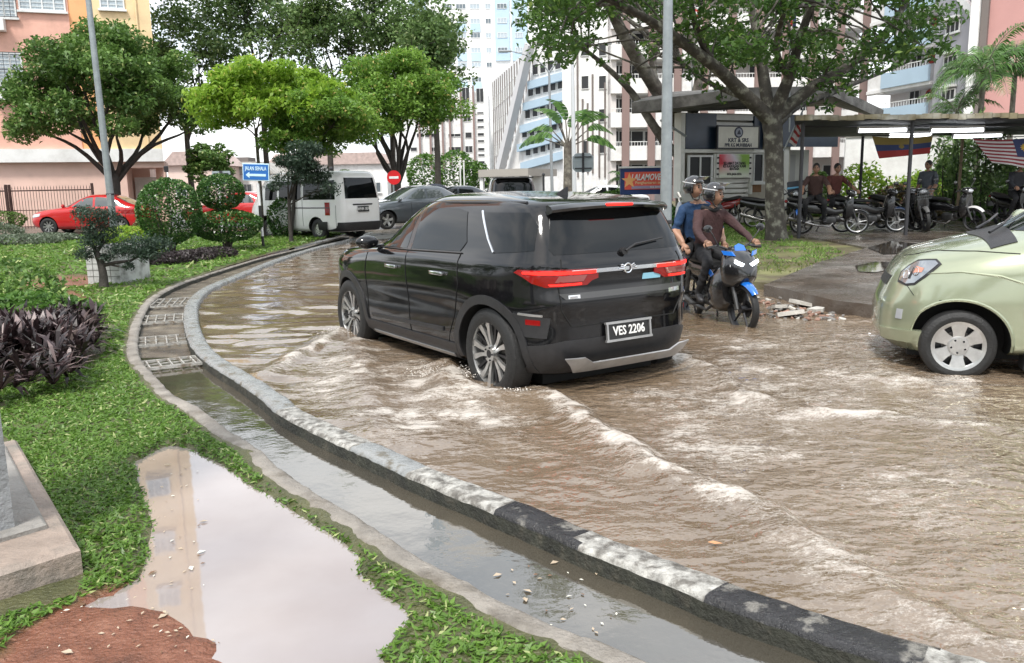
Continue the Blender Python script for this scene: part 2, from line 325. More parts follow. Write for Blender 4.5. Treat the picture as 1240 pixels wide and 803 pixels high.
def s_at(px, py, z=.06):
    d, s, _ = pdist([tuple(G(px, py, z)[:2])], Kc); return float(s[0])
seg = sorted([(s_at(1118, 790), 0), (s_at(862, 706), 1), (s_at(703, 648), 0), (s_at(606, 605), 1), (s_at(503, 563), 0), (s_at(432, 533), 2), (s_at(345, 492), 0)])
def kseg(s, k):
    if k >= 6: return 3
    for lim, c in seg:
        if s < lim+.02*pn(s*40, k): return c
    return 2
k_white = mat('kerb_white_paint', (.43, .42, .39), .36, var=.3, vs=22, col2=(.14, .13, .115), c2s=16, c2t=.515, c2w=.09, bump=.6, bs=70, rvar=.2)
k_black = mat('kerb_black_paint', (.02, .02, .022), .28, var=.3, vs=14, col2=(.20, .19, .17), c2s=12, c2t=.60, c2w=.05, bump=.6, bs=80, rvar=.2)
k_bare = mat('kerb_bare_concrete', (.27, .28, .28), .25, var=.3, vs=9, col2=(.11, .10, .08), c2s=9, c2t=.58, c2w=.06, bump=.35, bs=70, rvar=.22)
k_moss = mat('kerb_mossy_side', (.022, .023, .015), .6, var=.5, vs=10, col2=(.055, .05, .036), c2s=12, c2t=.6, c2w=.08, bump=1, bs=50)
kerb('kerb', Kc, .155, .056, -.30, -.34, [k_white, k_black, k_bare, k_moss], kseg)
d_conc = mat('drain_edge_concrete', (.27, .245, .215), .5, var=.25, vs=8, col2=(.13, .11, .085), c2s=5, c2t=.6, c2w=.1, bump=.8, bs=55)
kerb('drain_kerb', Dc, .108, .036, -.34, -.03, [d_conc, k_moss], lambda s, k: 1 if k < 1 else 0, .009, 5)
# --- drain: floor, water, gratings
dr_poly = [tuple(p) for p in Kc[::3]]+[tuple(p) for p in Dc[::-3]]
drain_conc = mat('drain_floor_concrete', (.16, .135, .10), .4, var=.4, vs=4, col2=(.06, .045, .03), c2s=3, c2t=.5, c2w=.12, bump=.8, bs=40, rvar=.2)
region('drain_floor', dr_poly, .16, lambda P: -.30+.262*sstep(6.0, 7.5, P[:, 1])+.012*fbm(P[:, 0]*3, P[:, 1]*3)+.0*P[:, 0], drain_conc)
def water_mat(name, ca, cb, ior, bumps, rough=.03):
    m, nt, N, L, Pb = new_mat(name); tcn = N.new('ShaderNodeTexCoord'); nz = N.new('ShaderNodeTexNoise'); nz.inputs['Scale'].default_value = 1.1; nz.inputs['Detail'].default_value = 6; L.new(tcn.outputs['Object'], nz.inputs[0])
    cr = N.new('ShaderNodeValToRGB'); cr.color_ramp.elements[0].color = (*ca, 1); cr.color_ramp.elements[1].color = (*cb, 1); cr.color_ramp.elements[0].position = .35; cr.color_ramp.elements[1].position = .65; L.new(nz.outputs[0], cr.inputs[0]); L.new(cr.outputs[0], Pb.inputs['Base Color'])
    Pb.inputs['Roughness'].default_value = rough; Pb.inputs['IOR'].default_value = ior; prev = None
    for sc_, st, di in bumps:
        b = N.new('ShaderNodeBump'); b.inputs['Strength'].default_value = st; b.inputs['Distance'].default_value = di; n2 = N.new('ShaderNodeTexNoise'); n2.inputs['Scale'].default_value = sc_; n2.inputs['Detail'].default_value = 3; L.new(tcn.outputs['Object'], n2.inputs[0]); L.new(n2.outputs[0], b.inputs['Height'])
        if prev: L.new(prev, b.inputs['Normal'])
        prev = b.outputs[0]
    if prev: L.new(prev, Pb.inputs['Normal'])
    return m
dwater = water_mat('drain_water_surface', (.050, .045, .035), (.085, .072, .052), 2.5, [(4, .10, .02), (26, .10, .006)])
dk = [tuple(p) for p in Kc if p.y < 7.25]; dd = [tuple(p) for p in Dc if p.y < 7.25]
drings = [G(566+i*30, 650+j, -.03) for i, j in ((0, 0), (1, 28), (2, -6), (-1, -20))]
def dz(P):
    h = -.03+.0015*fbm(P[:, 0]*7, P[:, 1]*7, 3)
    for c in drings: r = np.hypot(P[:, 0]-c.x, P[:, 1]-c.y); h = h+.0018*np.cos(r*170)*np.exp(-r*18)
    return h
region('drain_water', dk+dd[::-1], .045, dz, dwater)
rust = mat('grating_steel', (.46, .45, .42), .35, .3, var=.35, vs=20, bump=.4, bs=90, col2=(.20, .14, .09), c2s=15, c2t=.6)
gr_lab = ['near steel drain grating beside the dirty water', 'second steel drain grating from the water', 'third steel drain grating, between the two kerbs', 'farthest steel drain grating where the drain narrows']
for i, (cx, cy, wd, ln) in enumerate([(193,441,.62,.34), (189,413,.66,.50), (200,386,.66,.62), (213,366,.62,.8)]):
    c = G(cx, cy, .0); _, s_, _ = pdist([tuple(c[:2])], Kc); k = min(range(len(Kc)), key=lambda q: (Kc[q]-Vector(c[:2])).length); t = (Kc[min(k+3, len(Kc)-1)]-Kc[max(k-3, 0)]).normalized()
    rz = math.atan2(t.y, t.x)
    e = empty('drain_grating', c, rz, gr_lab[i], 'grating', 'steel gratings laid across the drain')
    mb = MB(); mb.box((0, wd/2, 0), (ln, .018, .022)); mb.box((0, -wd/2, 0), (ln, .018, .022)); mb.box((ln/2, 0, 0), (.018, wd+.02, .022)); mb.box((-ln/2, 0, 0), (.018, wd+.02, .022)); mb.build('frame', rust, e)
    mb = MB(); nb = 7
    for q in range(nb): mb.box((0, -wd/2+wd*(q+.5)/nb, .002), (ln-.02, .012, .02))
    for q in (-.17, .17): mb.box((ln*q*1., 0, -.008), (.010, wd-.02, .012))
    mb.build('bars', rust, e)
# litter and leaves in the drain and on the mud
deb = MB()
for q in range(330):
    if q < 170:
        t = random.random(); k = int(len(Kc)*(.36+.3*t)); c = Vector(Kc[k]); d_ = Vector(Dc[min(range(len(Dc)), key=lambda z: (Dc[z]-Kc[k]).length_squared)]); p = c.lerp(d_, .15+.7*random.random()); z0 = -.028 if p.y > 7.0 else -.027
    elif q < 240:
        px, py = random.uniform(30, 300), random.uniform(715, 800); p = G(px, py, 0); 
        if not inside([tuple(p[:2])], MUD)[0]: continue
        z0 = float(lawn_h([tuple(p[:2])])[0])+.006
    else:
        px, py = random.choice([(random.uniform(170, 250), random.uniform(545, 720)), (random.uniform(600, 760), random.uniform(680, 790))]); z0 = .008 if px < 400 else -.027; p = G(px, py, z0)
    a = random.uniform(0, 6.28); l = random.uniform(.004, .012) if random.random() < .93 else .02; ca, sa = math.cos(a)*l, math.sin(a)*l
    deb.add([(p[0]-ca, p[1]-sa, z0), (p[0]+sa*.5, p[1]-ca*.5, z0+l*.3), (p[0]+ca, p[1]+sa, z0+.002), (p[0]-sa*.5, p[1]+ca*.5, z0+l*.15)], [(0, 1, 2, 3)], random.choice([0, 0, 1, 2]))
tag(deb.build('leaf_litter', [mat('litter_tan', (.42, .34, .25), .7), mat('litter_brown', (.16, .09, .05), .7), mat('litter_pale', (.6, .58, .5), .6)]), 'small fallen leaves and pebbles scattered over the mud, drain and gratings', 'litter', kind='stuff')
# ---------------------------------------------------------------- flood water
t_ = np.linspace(-1.5, 3.2, 900); yy = np.exp(np.linspace(math.log(.9), math.log(27.), 560))
TT, YY = np.meshgrid(t_, yy); XX = TT*YY*np.where(YY < 1.5, 1, 1); X = XX.ravel(); Y = YY.ravel(); PP = np.stack([X, Y], 1)
dK, sK, side = pdist(PP, [tuple(p) for p in Kc[::4]])
XXc = X
chop = sstep(-1.6, .6, X+.12*(Y-5))*(1-.55*sstep(12, 20, Y)); chop = np.clip(chop+.0, .0, 1)
wx = X+.15*fbm(X*.8, Y*.8, 2); wy = Y+.15*fbm(X*.8+9, Y*.8, 2)
h = .007*fbm(wx*.8, wy*1.6, 3)*1.2
h += (.009*(1-chop)+.002)*np.sin(wy*7+wx*1.5+5*fbm(X*.7, Y*1.1, 2))
h += .0085*(1-chop)*(1+.6*fbm(X*.7, Y*.7, 2))*np.sin(wy*13+wx*2.5+6*fbm(X*.9+5, Y*1.3, 3))*sstep(.1, .5, fbm(X*.5+4, Y*.5, 2)+.45)
h += chop*(.017*fbm(wx*2.8, wy*5.2, 3, .5)+.006*fbm(wx*8, wy*13, 2, .5))
h += chop*.020*np.maximum(0, fbm(wx*1.5+5, wy*2.6, 5, .62))
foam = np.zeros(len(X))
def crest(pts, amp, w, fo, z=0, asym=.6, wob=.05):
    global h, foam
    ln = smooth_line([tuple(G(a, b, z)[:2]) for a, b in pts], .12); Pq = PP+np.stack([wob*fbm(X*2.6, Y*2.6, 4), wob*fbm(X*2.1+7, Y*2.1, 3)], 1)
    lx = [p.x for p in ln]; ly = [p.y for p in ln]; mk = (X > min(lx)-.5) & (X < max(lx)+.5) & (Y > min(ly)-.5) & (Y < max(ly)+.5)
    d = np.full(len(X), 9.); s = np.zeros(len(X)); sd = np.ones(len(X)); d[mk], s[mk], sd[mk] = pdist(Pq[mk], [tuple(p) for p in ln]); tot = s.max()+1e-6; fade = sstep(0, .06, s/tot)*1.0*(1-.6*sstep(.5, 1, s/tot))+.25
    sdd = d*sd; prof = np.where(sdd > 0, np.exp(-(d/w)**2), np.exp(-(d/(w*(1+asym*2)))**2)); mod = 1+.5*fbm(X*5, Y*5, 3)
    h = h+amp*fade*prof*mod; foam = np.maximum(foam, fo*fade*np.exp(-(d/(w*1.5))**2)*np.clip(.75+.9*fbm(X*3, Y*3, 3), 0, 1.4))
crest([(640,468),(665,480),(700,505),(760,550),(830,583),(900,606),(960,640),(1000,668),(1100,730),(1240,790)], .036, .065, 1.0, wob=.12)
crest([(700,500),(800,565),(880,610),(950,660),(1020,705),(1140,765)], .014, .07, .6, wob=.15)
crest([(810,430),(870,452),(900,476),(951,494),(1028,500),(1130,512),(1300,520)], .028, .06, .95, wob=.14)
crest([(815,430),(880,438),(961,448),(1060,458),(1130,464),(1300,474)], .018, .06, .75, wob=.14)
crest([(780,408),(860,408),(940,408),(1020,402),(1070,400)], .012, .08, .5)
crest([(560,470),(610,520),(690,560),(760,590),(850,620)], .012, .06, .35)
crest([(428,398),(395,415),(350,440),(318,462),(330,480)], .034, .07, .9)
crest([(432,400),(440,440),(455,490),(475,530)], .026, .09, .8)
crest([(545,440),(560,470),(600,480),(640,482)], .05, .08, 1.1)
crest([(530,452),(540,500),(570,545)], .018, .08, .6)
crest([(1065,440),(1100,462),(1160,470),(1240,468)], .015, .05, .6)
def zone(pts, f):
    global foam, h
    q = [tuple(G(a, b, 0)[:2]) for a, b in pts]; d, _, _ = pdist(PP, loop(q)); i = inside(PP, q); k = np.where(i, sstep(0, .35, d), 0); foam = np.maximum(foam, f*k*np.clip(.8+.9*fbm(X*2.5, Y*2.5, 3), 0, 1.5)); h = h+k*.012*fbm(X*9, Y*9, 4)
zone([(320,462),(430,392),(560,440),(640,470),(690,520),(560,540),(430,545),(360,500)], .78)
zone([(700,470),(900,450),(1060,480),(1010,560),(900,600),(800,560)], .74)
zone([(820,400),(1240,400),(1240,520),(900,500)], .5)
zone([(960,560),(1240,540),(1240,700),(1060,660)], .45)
amp_far = 1-.6*sstep(14, 24, Y)
h = h*amp_far*(1-.8*np.exp(-(dK/.1)))
cut = None
keep_v = ~((side > 0) & (dK > .02)); V = np.stack([X, Y, h], 1); Fq = grid_faces(len(t_), len(yy)); Fq = Fq[keep_v[Fq].all(1)]
used = np.zeros(len(X), bool); used[Fq.ravel()] = True; idx = np.cumsum(used)-1; V = V[used]; Fq = idx[Fq]
m, nt, N, L, Pb = new_mat('muddy_flood_water'); tcn = N.new('ShaderNodeTexCoord')
def nnoise(sc_, det=4, rr=.6, mapping=None, typ=None):
    n = N.new('ShaderNodeTexNoise'); n.inputs['Scale'].default_value = sc_; n.inputs['Detail'].default_value = det; n.inputs['Roughness'].default_value = rr; src = tcn.outputs['Object']
    if mapping: q = N.new('ShaderNodeMapping'); q.inputs['Scale'].default_value = mapping; L.new(src, q.inputs[0]); src = q.outputs[0]
    L.new(src, n.inputs[0]); return n.outputs[0]
def mrange(s, a, b, lo=0., hi=1.):
    r = N.new('ShaderNodeMapRange'); r.inputs[1].default_value = a; r.inputs[2].default_value = b; r.inputs[3].default_value = lo; r.inputs[4].default_value = hi; L.new(s, r.inputs[0]); return r.outputs[0]
def mth(op, a, b):
    r = N.new('ShaderNodeMath'); r.operation = op
    for i, q in enumerate((a, b)):
        if isinstance(q, (int, float)): r.inputs[i].default_value = q
        else: L.new(q, r.inputs[i])
    return r.outputs[0]
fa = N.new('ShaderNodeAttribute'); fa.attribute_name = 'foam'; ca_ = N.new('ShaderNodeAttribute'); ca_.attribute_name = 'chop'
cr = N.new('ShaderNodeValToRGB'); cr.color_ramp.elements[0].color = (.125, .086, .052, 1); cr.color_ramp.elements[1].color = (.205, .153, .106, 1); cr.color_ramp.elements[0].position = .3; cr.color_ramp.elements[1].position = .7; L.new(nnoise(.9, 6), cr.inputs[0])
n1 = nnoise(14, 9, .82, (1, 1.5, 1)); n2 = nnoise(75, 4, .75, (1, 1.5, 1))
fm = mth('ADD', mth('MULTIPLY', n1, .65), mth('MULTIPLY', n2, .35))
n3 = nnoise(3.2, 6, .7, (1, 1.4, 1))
thr = mth('ADD', mth('MULTIPLY', mth('MULTIPLY', fa.outputs['Fac'], mrange(n3, .36, .58, .2, 1.15)), .24), mth('MULTIPLY', mth('MULTIPLY', ca_.outputs['Fac'], mrange(nnoise(1.3, 5, .65), .4, .62, 0, 1)), .085))  # foam zones, plus pale flecks over the chop painted in as glints
foam_glint_mask = mrange(mth('ADD', fm, thr), .625, .79)
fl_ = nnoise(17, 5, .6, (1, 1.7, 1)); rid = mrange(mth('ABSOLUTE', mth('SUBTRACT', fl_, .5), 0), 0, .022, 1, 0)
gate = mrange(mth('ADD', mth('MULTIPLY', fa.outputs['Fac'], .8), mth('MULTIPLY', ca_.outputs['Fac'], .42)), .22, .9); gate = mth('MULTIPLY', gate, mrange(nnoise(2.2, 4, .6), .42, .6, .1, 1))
foam_glint_fac = mth('MAXIMUM', mth('MULTIPLY', foam_glint_mask, .75), mth('MULTIPLY', mth('MULTIPLY', rid, gate), .7))
mxx = N.new('ShaderNodeMix'); mxx.data_type = 'RGBA'; L.new(foam_glint_fac, mxx.inputs[0]); L.new(cr.outputs[0], mxx.inputs[6]); mxx.inputs[7].default_value = (.60, .555, .50, 1); L.new(mxx.outputs[2], Pb.inputs['Base Color'])
L.new(mrange(foam_glint_mask, 0, 1, .05, .5), Pb.inputs['Roughness']); Pb.inputs['IOR'].default_value = 2.0
b1 = N.new('ShaderNodeBump'); b1.inputs['Distance'].default_value = .075; pm_ = mrange(nnoise(.8, 4, .6, (1, 1.8, 1)), .38, .6, .45, 1.); cs_ = mth('MULTIPLY', ca_.outputs['Fac'], pm_); L.new(mrange(cs_, 0, 1, .05, .6), b1.inputs['Strength']); L.new(nnoise(8, 3, .5, (1, 1.5, 1)), b1.inputs['Height'])
b2 = N.new('ShaderNodeBump'); b2.inputs['Distance'].default_value = .012; L.new(mrange(cs_, 0, 1, .03, .42), b2.inputs['Strength']); L.new(nnoise(26, 2, .5, (1, 1.5, 1)), b2.inputs['Height']); L.new(b1.outputs[0], b2.inputs['Normal'])
L.new(b2.outputs[0], Pb.inputs['Normal'])
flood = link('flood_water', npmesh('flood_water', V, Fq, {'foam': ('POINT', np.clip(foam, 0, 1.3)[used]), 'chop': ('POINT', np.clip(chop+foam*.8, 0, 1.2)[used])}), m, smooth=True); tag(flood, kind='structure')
# spray and droplets thrown up at the wheels
sp = MB()
def spray(px, py, n, rx, ry, hz, dx=0, dy=0):
    c = G(px, py, 0)
    for k in range(n):
        q = random.random()**1.5; a_ = random.uniform(0, 6.28); rr = random.random()**.5; x = c.x+rx*rr*math.cos(a_)+dx*q; y = c.y+ry*rr*math.sin(a_)+dy*q; z = abs(random.gauss(0, hz))*(1-.6*rr)+.01; s_ = random.uniform(.0012, .0034)
        sp.ball((x, y, z), (s_*random.uniform(1, 2.2), s_, s_*random.uniform(.8, 1.6)), 0, 5, 4)
spray(432, 402, 500, .16, .2, .035, -.30, -.25); spray(560, 456, 620, .22, .16, .04, -.30, .1); spray(622, 477, 420, .16, .08, .022, .1, -.12)
o = sp.build('water_spray', mat('spray_water', (.70, .66, .61), .15, spec=.8), None, True, recalc=False); tag(o, 'spray and foam droplets thrown up around the wheels', 'spray', kind='stuff')
# ---------------------------------------------------------------- right verge and driveway
wet_soil = mat('wet_soil', (.10, .075, .05), .55, var=.4, vs=1.5, col2=(.16, .16, .07), c2s=1.2, bump=.8, bs=25)
vpoly = [(5.2, 9.6)]+VEdge+[(VEdge[-1][0]-1, 44), (-2, 66), (60, 66), (60, 9.6)]
region('verge', vpoly, .9, lambda P: .10+.03*fbm(P[:, 0], P[:, 1])*sstep(0, 1, pdist(P, loop(vpoly))[0])+.05*sstep(20, 26, P[:, 1]), wet_soil, skirt=.5)
dwet = mat('wet_driveway', (.16, .145, .13), .22, var=.3, vs=1.2, col2=(.085, .065, .05), c2s=.7, c2t=.5, c2w=.08, bump=.4, bs=40, rvar=.15)
dpoly = [tuple(G(*p, .14)[:2]) for p in [(1070,371),(1010,364),(950,350),(925,345),(990,318),(1050,300),(1000,290),(950,284),(960,276),(1240,262),(1700,270),(1700,420),(1240,388)]]
region('driveway', dpoly, .5, lambda P: .142+.006*fbm(P[:, 0]*.8, P[:, 1]*.8, 3)+.035*sstep(19, 25, P[:, 1]), dwet, skirt=.42)
dpud = water_mat('rain_puddle', (.05, .042, .035), (.07, .06, .05), 1.6, [(9, .05, .01)])
for pl in ([(1035,322),(1060,317),(1085,318),(1088,324),(1060,330),(1040,329)], [(1050,300),(1080,292),(1120,296),(1105,306),(1070,308)]):
    region('rain_puddle', [tuple(G(*p, .15)[:2]) for p in pl], .3, lambda P: .1535+0*P[:, 0], dpud)
# ================================================================ vegetation
bark = mat('bark', (.075, .06, .048), .75, var=.45, vs=6, bump=1, bs=22, col2=(.19, .175, .145), c2s=2.2)
bark_dark = mat('bark_dark', (.045, .038, .032), .7, var=.4, vs=8, bump=1, bs=30)
M_mid = leaf_mat('leaf_mid_green', (.05, .115, .028), (.20, .34, .08), (.48, .54, .22))
M_dark = leaf_mat('leaf_dark_green', (.045, .10, .03), (.20, .31, .10), (.46, .55, .28))
M_bright = leaf_mat('leaf_bright_green', (.13, .27, .025), (.38, .56, .07), (.62, .60, .16), tr=.5)
M_warm = leaf_mat('leaf_green_warm_tips', (.07, .17, .025), (.28, .46, .08), (.60, .50, .18), tr=.45)
M_rain = leaf_mat('leaf_rain_tree', (.025, .07, .015), (.12, .23, .045), (.26, .38, .09), tr=.45)
M_top = leaf_mat('leaf_glossy_topiary', (.02, .07, .014), (.10, .22, .05), (.42, .50, .24), rough=.3)
M_pine = leaf_mat('leaf_grey_green', (.025, .045, .03), (.07, .115, .075), (.12, .17, .11))
M_maroon = leaf_mat('leaf_maroon', (.018, .013, .013), (.06, .035, .038), (.34, .26, .25), rough=.35, tr=.2)
M_lawn = leaf_mat('leaf_lawn', (.06, .135, .02), (.20, .355, .06), (.46, .52, .22), rough=.42, tr=.4)
M_dry = leaf_mat('leaf_verge_grass', (.06, .10, .02), (.20, .26, .06), (.36, .30, .15), rough=.5)
M_hedge = leaf_mat('leaf_hedge', (.03, .09, .015), (.14, .28, .05), (.34, .46, .14), tr=.4)
M_croton = leaf_mat('leaf_croton', (.05, .09, .03), (.24, .16, .08), (.50, .24, .16), tr=.3)
M_palm = leaf_mat('leaf_palm', (.03, .08, .02), (.13, .26, .06), (.30, .40, .15), rough=.35, tr=.35)
M_pale = leaf_mat('leaf_silver_cover', (.07, .10, .06), (.22, .27, .19), (.42, .45, .38))
def leaves(P, ln, wd, rnd, up=.25, droop=.0, name='leaves', D=None):
    """one folded quad per point"""
    n = len(P); a = rng.normal(size=(n, 3)) if D is None else D+rng.normal(size=(n, 3))*.35; a[:, 2] = a[:, 2]*(1-up)-droop; a /= np.linalg.norm(a, axis=1)[:, None]+1e-9
    q = rng.normal(size=(n, 3))*.6+np.array([0, 0, 1.]); b = np.cross(a, q); b /= np.linalg.norm(b, axis=1)[:, None]+1e-9; c = np.cross(b, a)
    L_ = (ln*rng.uniform(.6, 1.3, n))[:, None]; W_ = (wd*rng.uniform(.7, 1.25, n))[:, None]
    V = np.stack([P-a*L_*.5, P+b*W_*.5+c*W_*.25-a*L_*.08, P+a*L_*.5-c*W_*.1, P-b*W_*.5+c*W_*.25-a*L_*.08], 1).reshape(-1, 3)
    return V, np.arange(4*n).reshape(n, 4), rnd
def leaf_obj(name, V, Fq, r, m, parent=None):
    return link(name, npmesh(name, V, Fq, {'rnd': ('FACE', np.clip(r, 0, 1))}), m, parent)
def clumps_pts(cl, per, flat=.62, shell=.35):
    C = np.array([c[:3] for c in cl]); Rr = np.array([c[3] for c in cl]); w = Rr**2/np.sum(Rr**2); k = rng.choice(len(cl), int(per*len(cl)), p=w)
    d = rng.normal(size=(len(k), 3)); d /= np.linalg.norm(d, axis=1)[:, None]; r = rng.uniform(shell, 1, len(k))**.6*rng.normal(1, .13, len(k))
    P = C[k]+d*(r*Rr[k])[:, None]*np.array([1, 1, flat]); base = rng.uniform(0, 1, len(cl)); rnd = .5*rng.uniform(0, 1, len(k))+.38*base[k]+.12*(rng.uniform(size=len(k)) < .08)*1.
    rnd = np.where(rng.uniform(size=len(k)) < .03, 1, rnd*.95+.02); return P, rnd
def crown_clumps(c, r, n, size, low=-.5, seed=0, hollow=.5, noise=.22):
    g = np.random.default_rng(seed); out = []
    while len(out) < n:
        d = g.normal(size=3); d /= np.linalg.norm(d)
        if d[2] < low: continue
        k = g.uniform(hollow, 1)*(1+noise*(pn(d[0]*2+seed, d[1]*2+d[2]*1.5)-.1)); out.append((c[0]+d[0]*r[0]*k, c[1]+d[1]*r[1]*k, c[2]+d[2]*r[2]*k, size*g.uniform(.6, 1.25)))
    return out
def bend(a, b, sag=.12, n=6, seed=0):
    g = random.Random(seed); a = Vector(a); b = Vector(b); L_ = (b-a).length; off = Vector((g.uniform(-1, 1), g.uniform(-1, 1), g.uniform(-.2, 1)))*L_*sag
    return [a.lerp(b, t/n)+off*math.sin(PI*t/n)*(1-.3*t/n)+off.yzx*.35*math.sin(2*PI*t/n) for t in range(n+1)]
def tree(name, label, base, fork_h, tr, cl, per, ln, wd, m, bk=None, group=None, cat='tree', nl=9, lean=(0, 0), flat=.62, droop=.1, seed=1, limb_r=.45):
    e = empty(name, base, 0, label, cat, group); B = Vector(base); bk = bk or bark_dark; mb = MB(); f = Vector((lean[0], lean[1], fork_h))
    mb.tube([(0, 0, -.3), (0, 0, .02)]+[Vector((0, 0, 0)).lerp(f, t)+Vector((math.sin(t*5+seed)*.04, math.cos(t*4)*.03, 0))*tr*4 for t in (.15, .35, .6, .8, 1.)], [tr*1.5, tr*1.35, tr*1.08, tr, tr*.93, tr*.88, tr*.8], 10)
    mb.build('trunk', bk, e, auto=60); mb = MB(); g = random.Random(seed); order = list(range(len(cl))); g.shuffle(order); main = []
    for i in order[:nl]:
        t = Vector(cl[i][:3])-B; st = Vector((0, 0, 0)).lerp(f, g.uniform(.78, 1)); pth = bend(st, t, .14, 7, seed+i); mb.tube(pth, [tr*limb_r*(1-.82*k/7) for k in range(8)], 6); main.append(pth)
    for i in order[nl:nl*4]:
        t = Vector(cl[i][:3])-B; q = min((p for pth in main for p in pth[2:6]), key=lambda p: (p-t).length) if main else f
        mb.tube(bend(q, t, .12, 4, seed+i), [tr*.16*(1-.7*k/4) for k in range(5)], 5)
    if mb.v: mb.build('limbs', bk, e, auto=60)
    P, rn = clumps_pts(cl, per, flat); P = P-np.array(B); V, Fq, r = leaves(P, ln, wd, rn, droop=droop); leaf_obj('crown', V, Fq, r, m, e)
    return e
def zc(p, z): return (p.x, p.y, z)
# --- the round tree by the pink block
b = A(143, 268, 33.); c = A(127, 118, 33.)
tree('shade_tree', 'dark green round-crowned tree before the pink and orange block', zc(b, .05), 2.2, .24, crown_clumps(c, (3.55, 3.3, 2.75), 130, .66, -.62, 3, .5), 270, .19, .105, M_mid, nl=11, seed=3)
# --- tall dark trees behind
for i, (px, py, Y, rx, rz, lab) in enumerate([(225,60,50,3.6,4.6,'tall dark tree behind, beside the edge of the orange block'), (318,18,53,4.4,3.6,'tall dark tree behind the yellow-green umbrella-shaped tree'), (395,28,49,3.8,4.4,'tall dark tree above the gap between bright and mid-green crowns'), (470,34,51,3.8,4.0,'tall dark tree above the mid-green crown'), (523,62,47,1.9,3.1,'narrow dark tree directly left of the grey high-rise')]):
    c = A(px, py, Y); b = A(px+8, 240, Y)
    tree('background_tree', lab, zc(b, .02), c.z-rz*.9, .17, crown_clumps(c, (rx, 3., rz), 62, 1.0, -.8, 20+i, .3, .5), 110, .26, .17, M_dark, nl=8, seed=20+i, group='tall dark trees behind the car park')
# --- bright umbrella tree, mid green trees
c = A(335, 112, 23.5); b = G(319, 287, .09)
cl = crown_clumps((c.x-.1, c.y, c.z-.45), (2.25, 1.95, 1.25), 140, .42, -.22, 5, .55); 
tree('umbrella_tree', 'yellow-green umbrella-shaped tree with a thin trunk behind the blue sign', zc(b, .08), 3.2, .055, cl, 190, .15, .075, M_bright, bk=bark, nl=8, seed=5, droop=.5, flat=.5)
c = A(392, 152, 22.8); b = G(352, 288, .09)
cl = crown_clumps((c.x, c.y, c.z-.1), (1.55, 1.4, 1.1), 60, .4, -.6, 6, .4)
tree('young_tree', 'young warm-tipped green tree in front of the white van', zc(b, .08), 2.6, .05, cl, 230, .13, .07, M_warm, nl=9, seed=6, lean=(.35, .1))
c = A(478, 130, 38.); b = A(483, 262, 38.)
tree('shade_tree', 'spreading green tree behind the round no-entry sign', zc(b, .02), 1.9, .2, crown_clumps((c.x-.3, c.y, c.z), (3.3, 2.9, 2.5), 110, .68, -.6, 8, .5), 270, .18, .10, M_warm, nl=12, seed=8)
c = A(362, 205, 21.5); b = G(353, 294, .09)
tree('dark_shrub_tree', 'small dark grey-green tree leaning before the white van windows', zc(b, .08), 1.2, .05, crown_clumps((c.x+.05, c.y, c.z), (.85, .8, .8), 34, .27, -.7, 9, .2, .5), 190, .1, .035, M_pine, nl=8, seed=9, cat='tree')
c = A(257, 198, 44.); b = A(255, 250, 44.)
tree('small_tree', 'small round green tree between the pink block and the blue sign', zc(b, .02), 1.0, .1, crown_clumps(c, (1.25, 1.1, 1.1), 34, .4, -.6, 10, .3), 120, .2, .12, M_mid, nl=6, seed=10)
# --- rain tree on the right: explicit limbs
def explicit_tree(name, label, Y, trunk, limbs, cl, per, ln, wd, m, bk, flat=.5, twigs=2, droop=.1):
    base = A(*trunk[0][:2], trunk[0][3] if len(trunk[0]) > 3 else Y); e = empty(name, zc(base, .1), 0, label, 'tree'); B = Vector(zc(base, .1)); mb = MB()
    pts = [A(q[0], q[1], q[3] if len(q) > 3 else Y)-B for q in trunk]; mb.tube([pts[0]-Vector((0, 0, .35))]+pts, [trunk[0][2]*1.15]+[q[2] for q in trunk], 12); mb.build('trunk', bk, e, auto=60); mb = MB(); allp = []
    for lb in limbs:
        pts = [A(q[0], q[1], q[3])-B for q in lb]; rr = [q[2] for q in lb]; fine = []; fr = []
        for i in range(len(pts)-1):
            p0 = pts[max(i-1, 0)]; p1 = pts[i]; p2 = pts[i+1]; p3 = pts[min(i+2, len(pts)-1)]
            for k in range(4):
                t = k/4; fine.append(.5*((2*p1)+(p2-p0)*t+(2*p0-5*p1+4*p2-p3)*t*t+(3*p1-p0-3*p2+p3)*t**3)); fr.append(rr[i]*(1-t)+rr[i+1]*t)
        fine.append(pts[-1]); fr.append(rr[-1]); mb.tube(fine, fr, 8); allp += fine[4:]
    for i, c in enumerate(cl):
        t = Vector(c[:3])-B; q = min(allp, key=lambda p: (p-t).length+random.random()*.6); mb.tube(bend(q, t, .16, 4, i), [.035, .028, .022, .016, .01], 5)
        for k in range(twigs):
            t2 = t+Vector((random.uniform(-1, 1), random.uniform(-1, 1), random.uniform(-.3, .5)))*c[3]; mb.tube(bend(t, t2, .1, 3, i+k), [.013, .01, .008, .005], 4)
    mb.build('limbs', bk, e, auto=60); P, rn = clumps_pts(cl, per, flat); P = P-np.array(B); V, Fq, r = leaves(P, ln, wd, rn, droop=droop); leaf_obj('crown', V, Fq, r, m, e); return e
bark_rain = mat('bark_rain_tree', (.055, .048, .038), .72, var=.5, vs=5, bump=1, bs=16, col2=(.15, .15, .12), c2s=5, c2t=.57, c2w=.06)
trk = [(941,296,.31,19.3), (940,285,.25,19.3), (938,250,.215,19.3), (938,200,.20,19.3), (936,160,.215,19.3), (934,140,.23,19.3)]
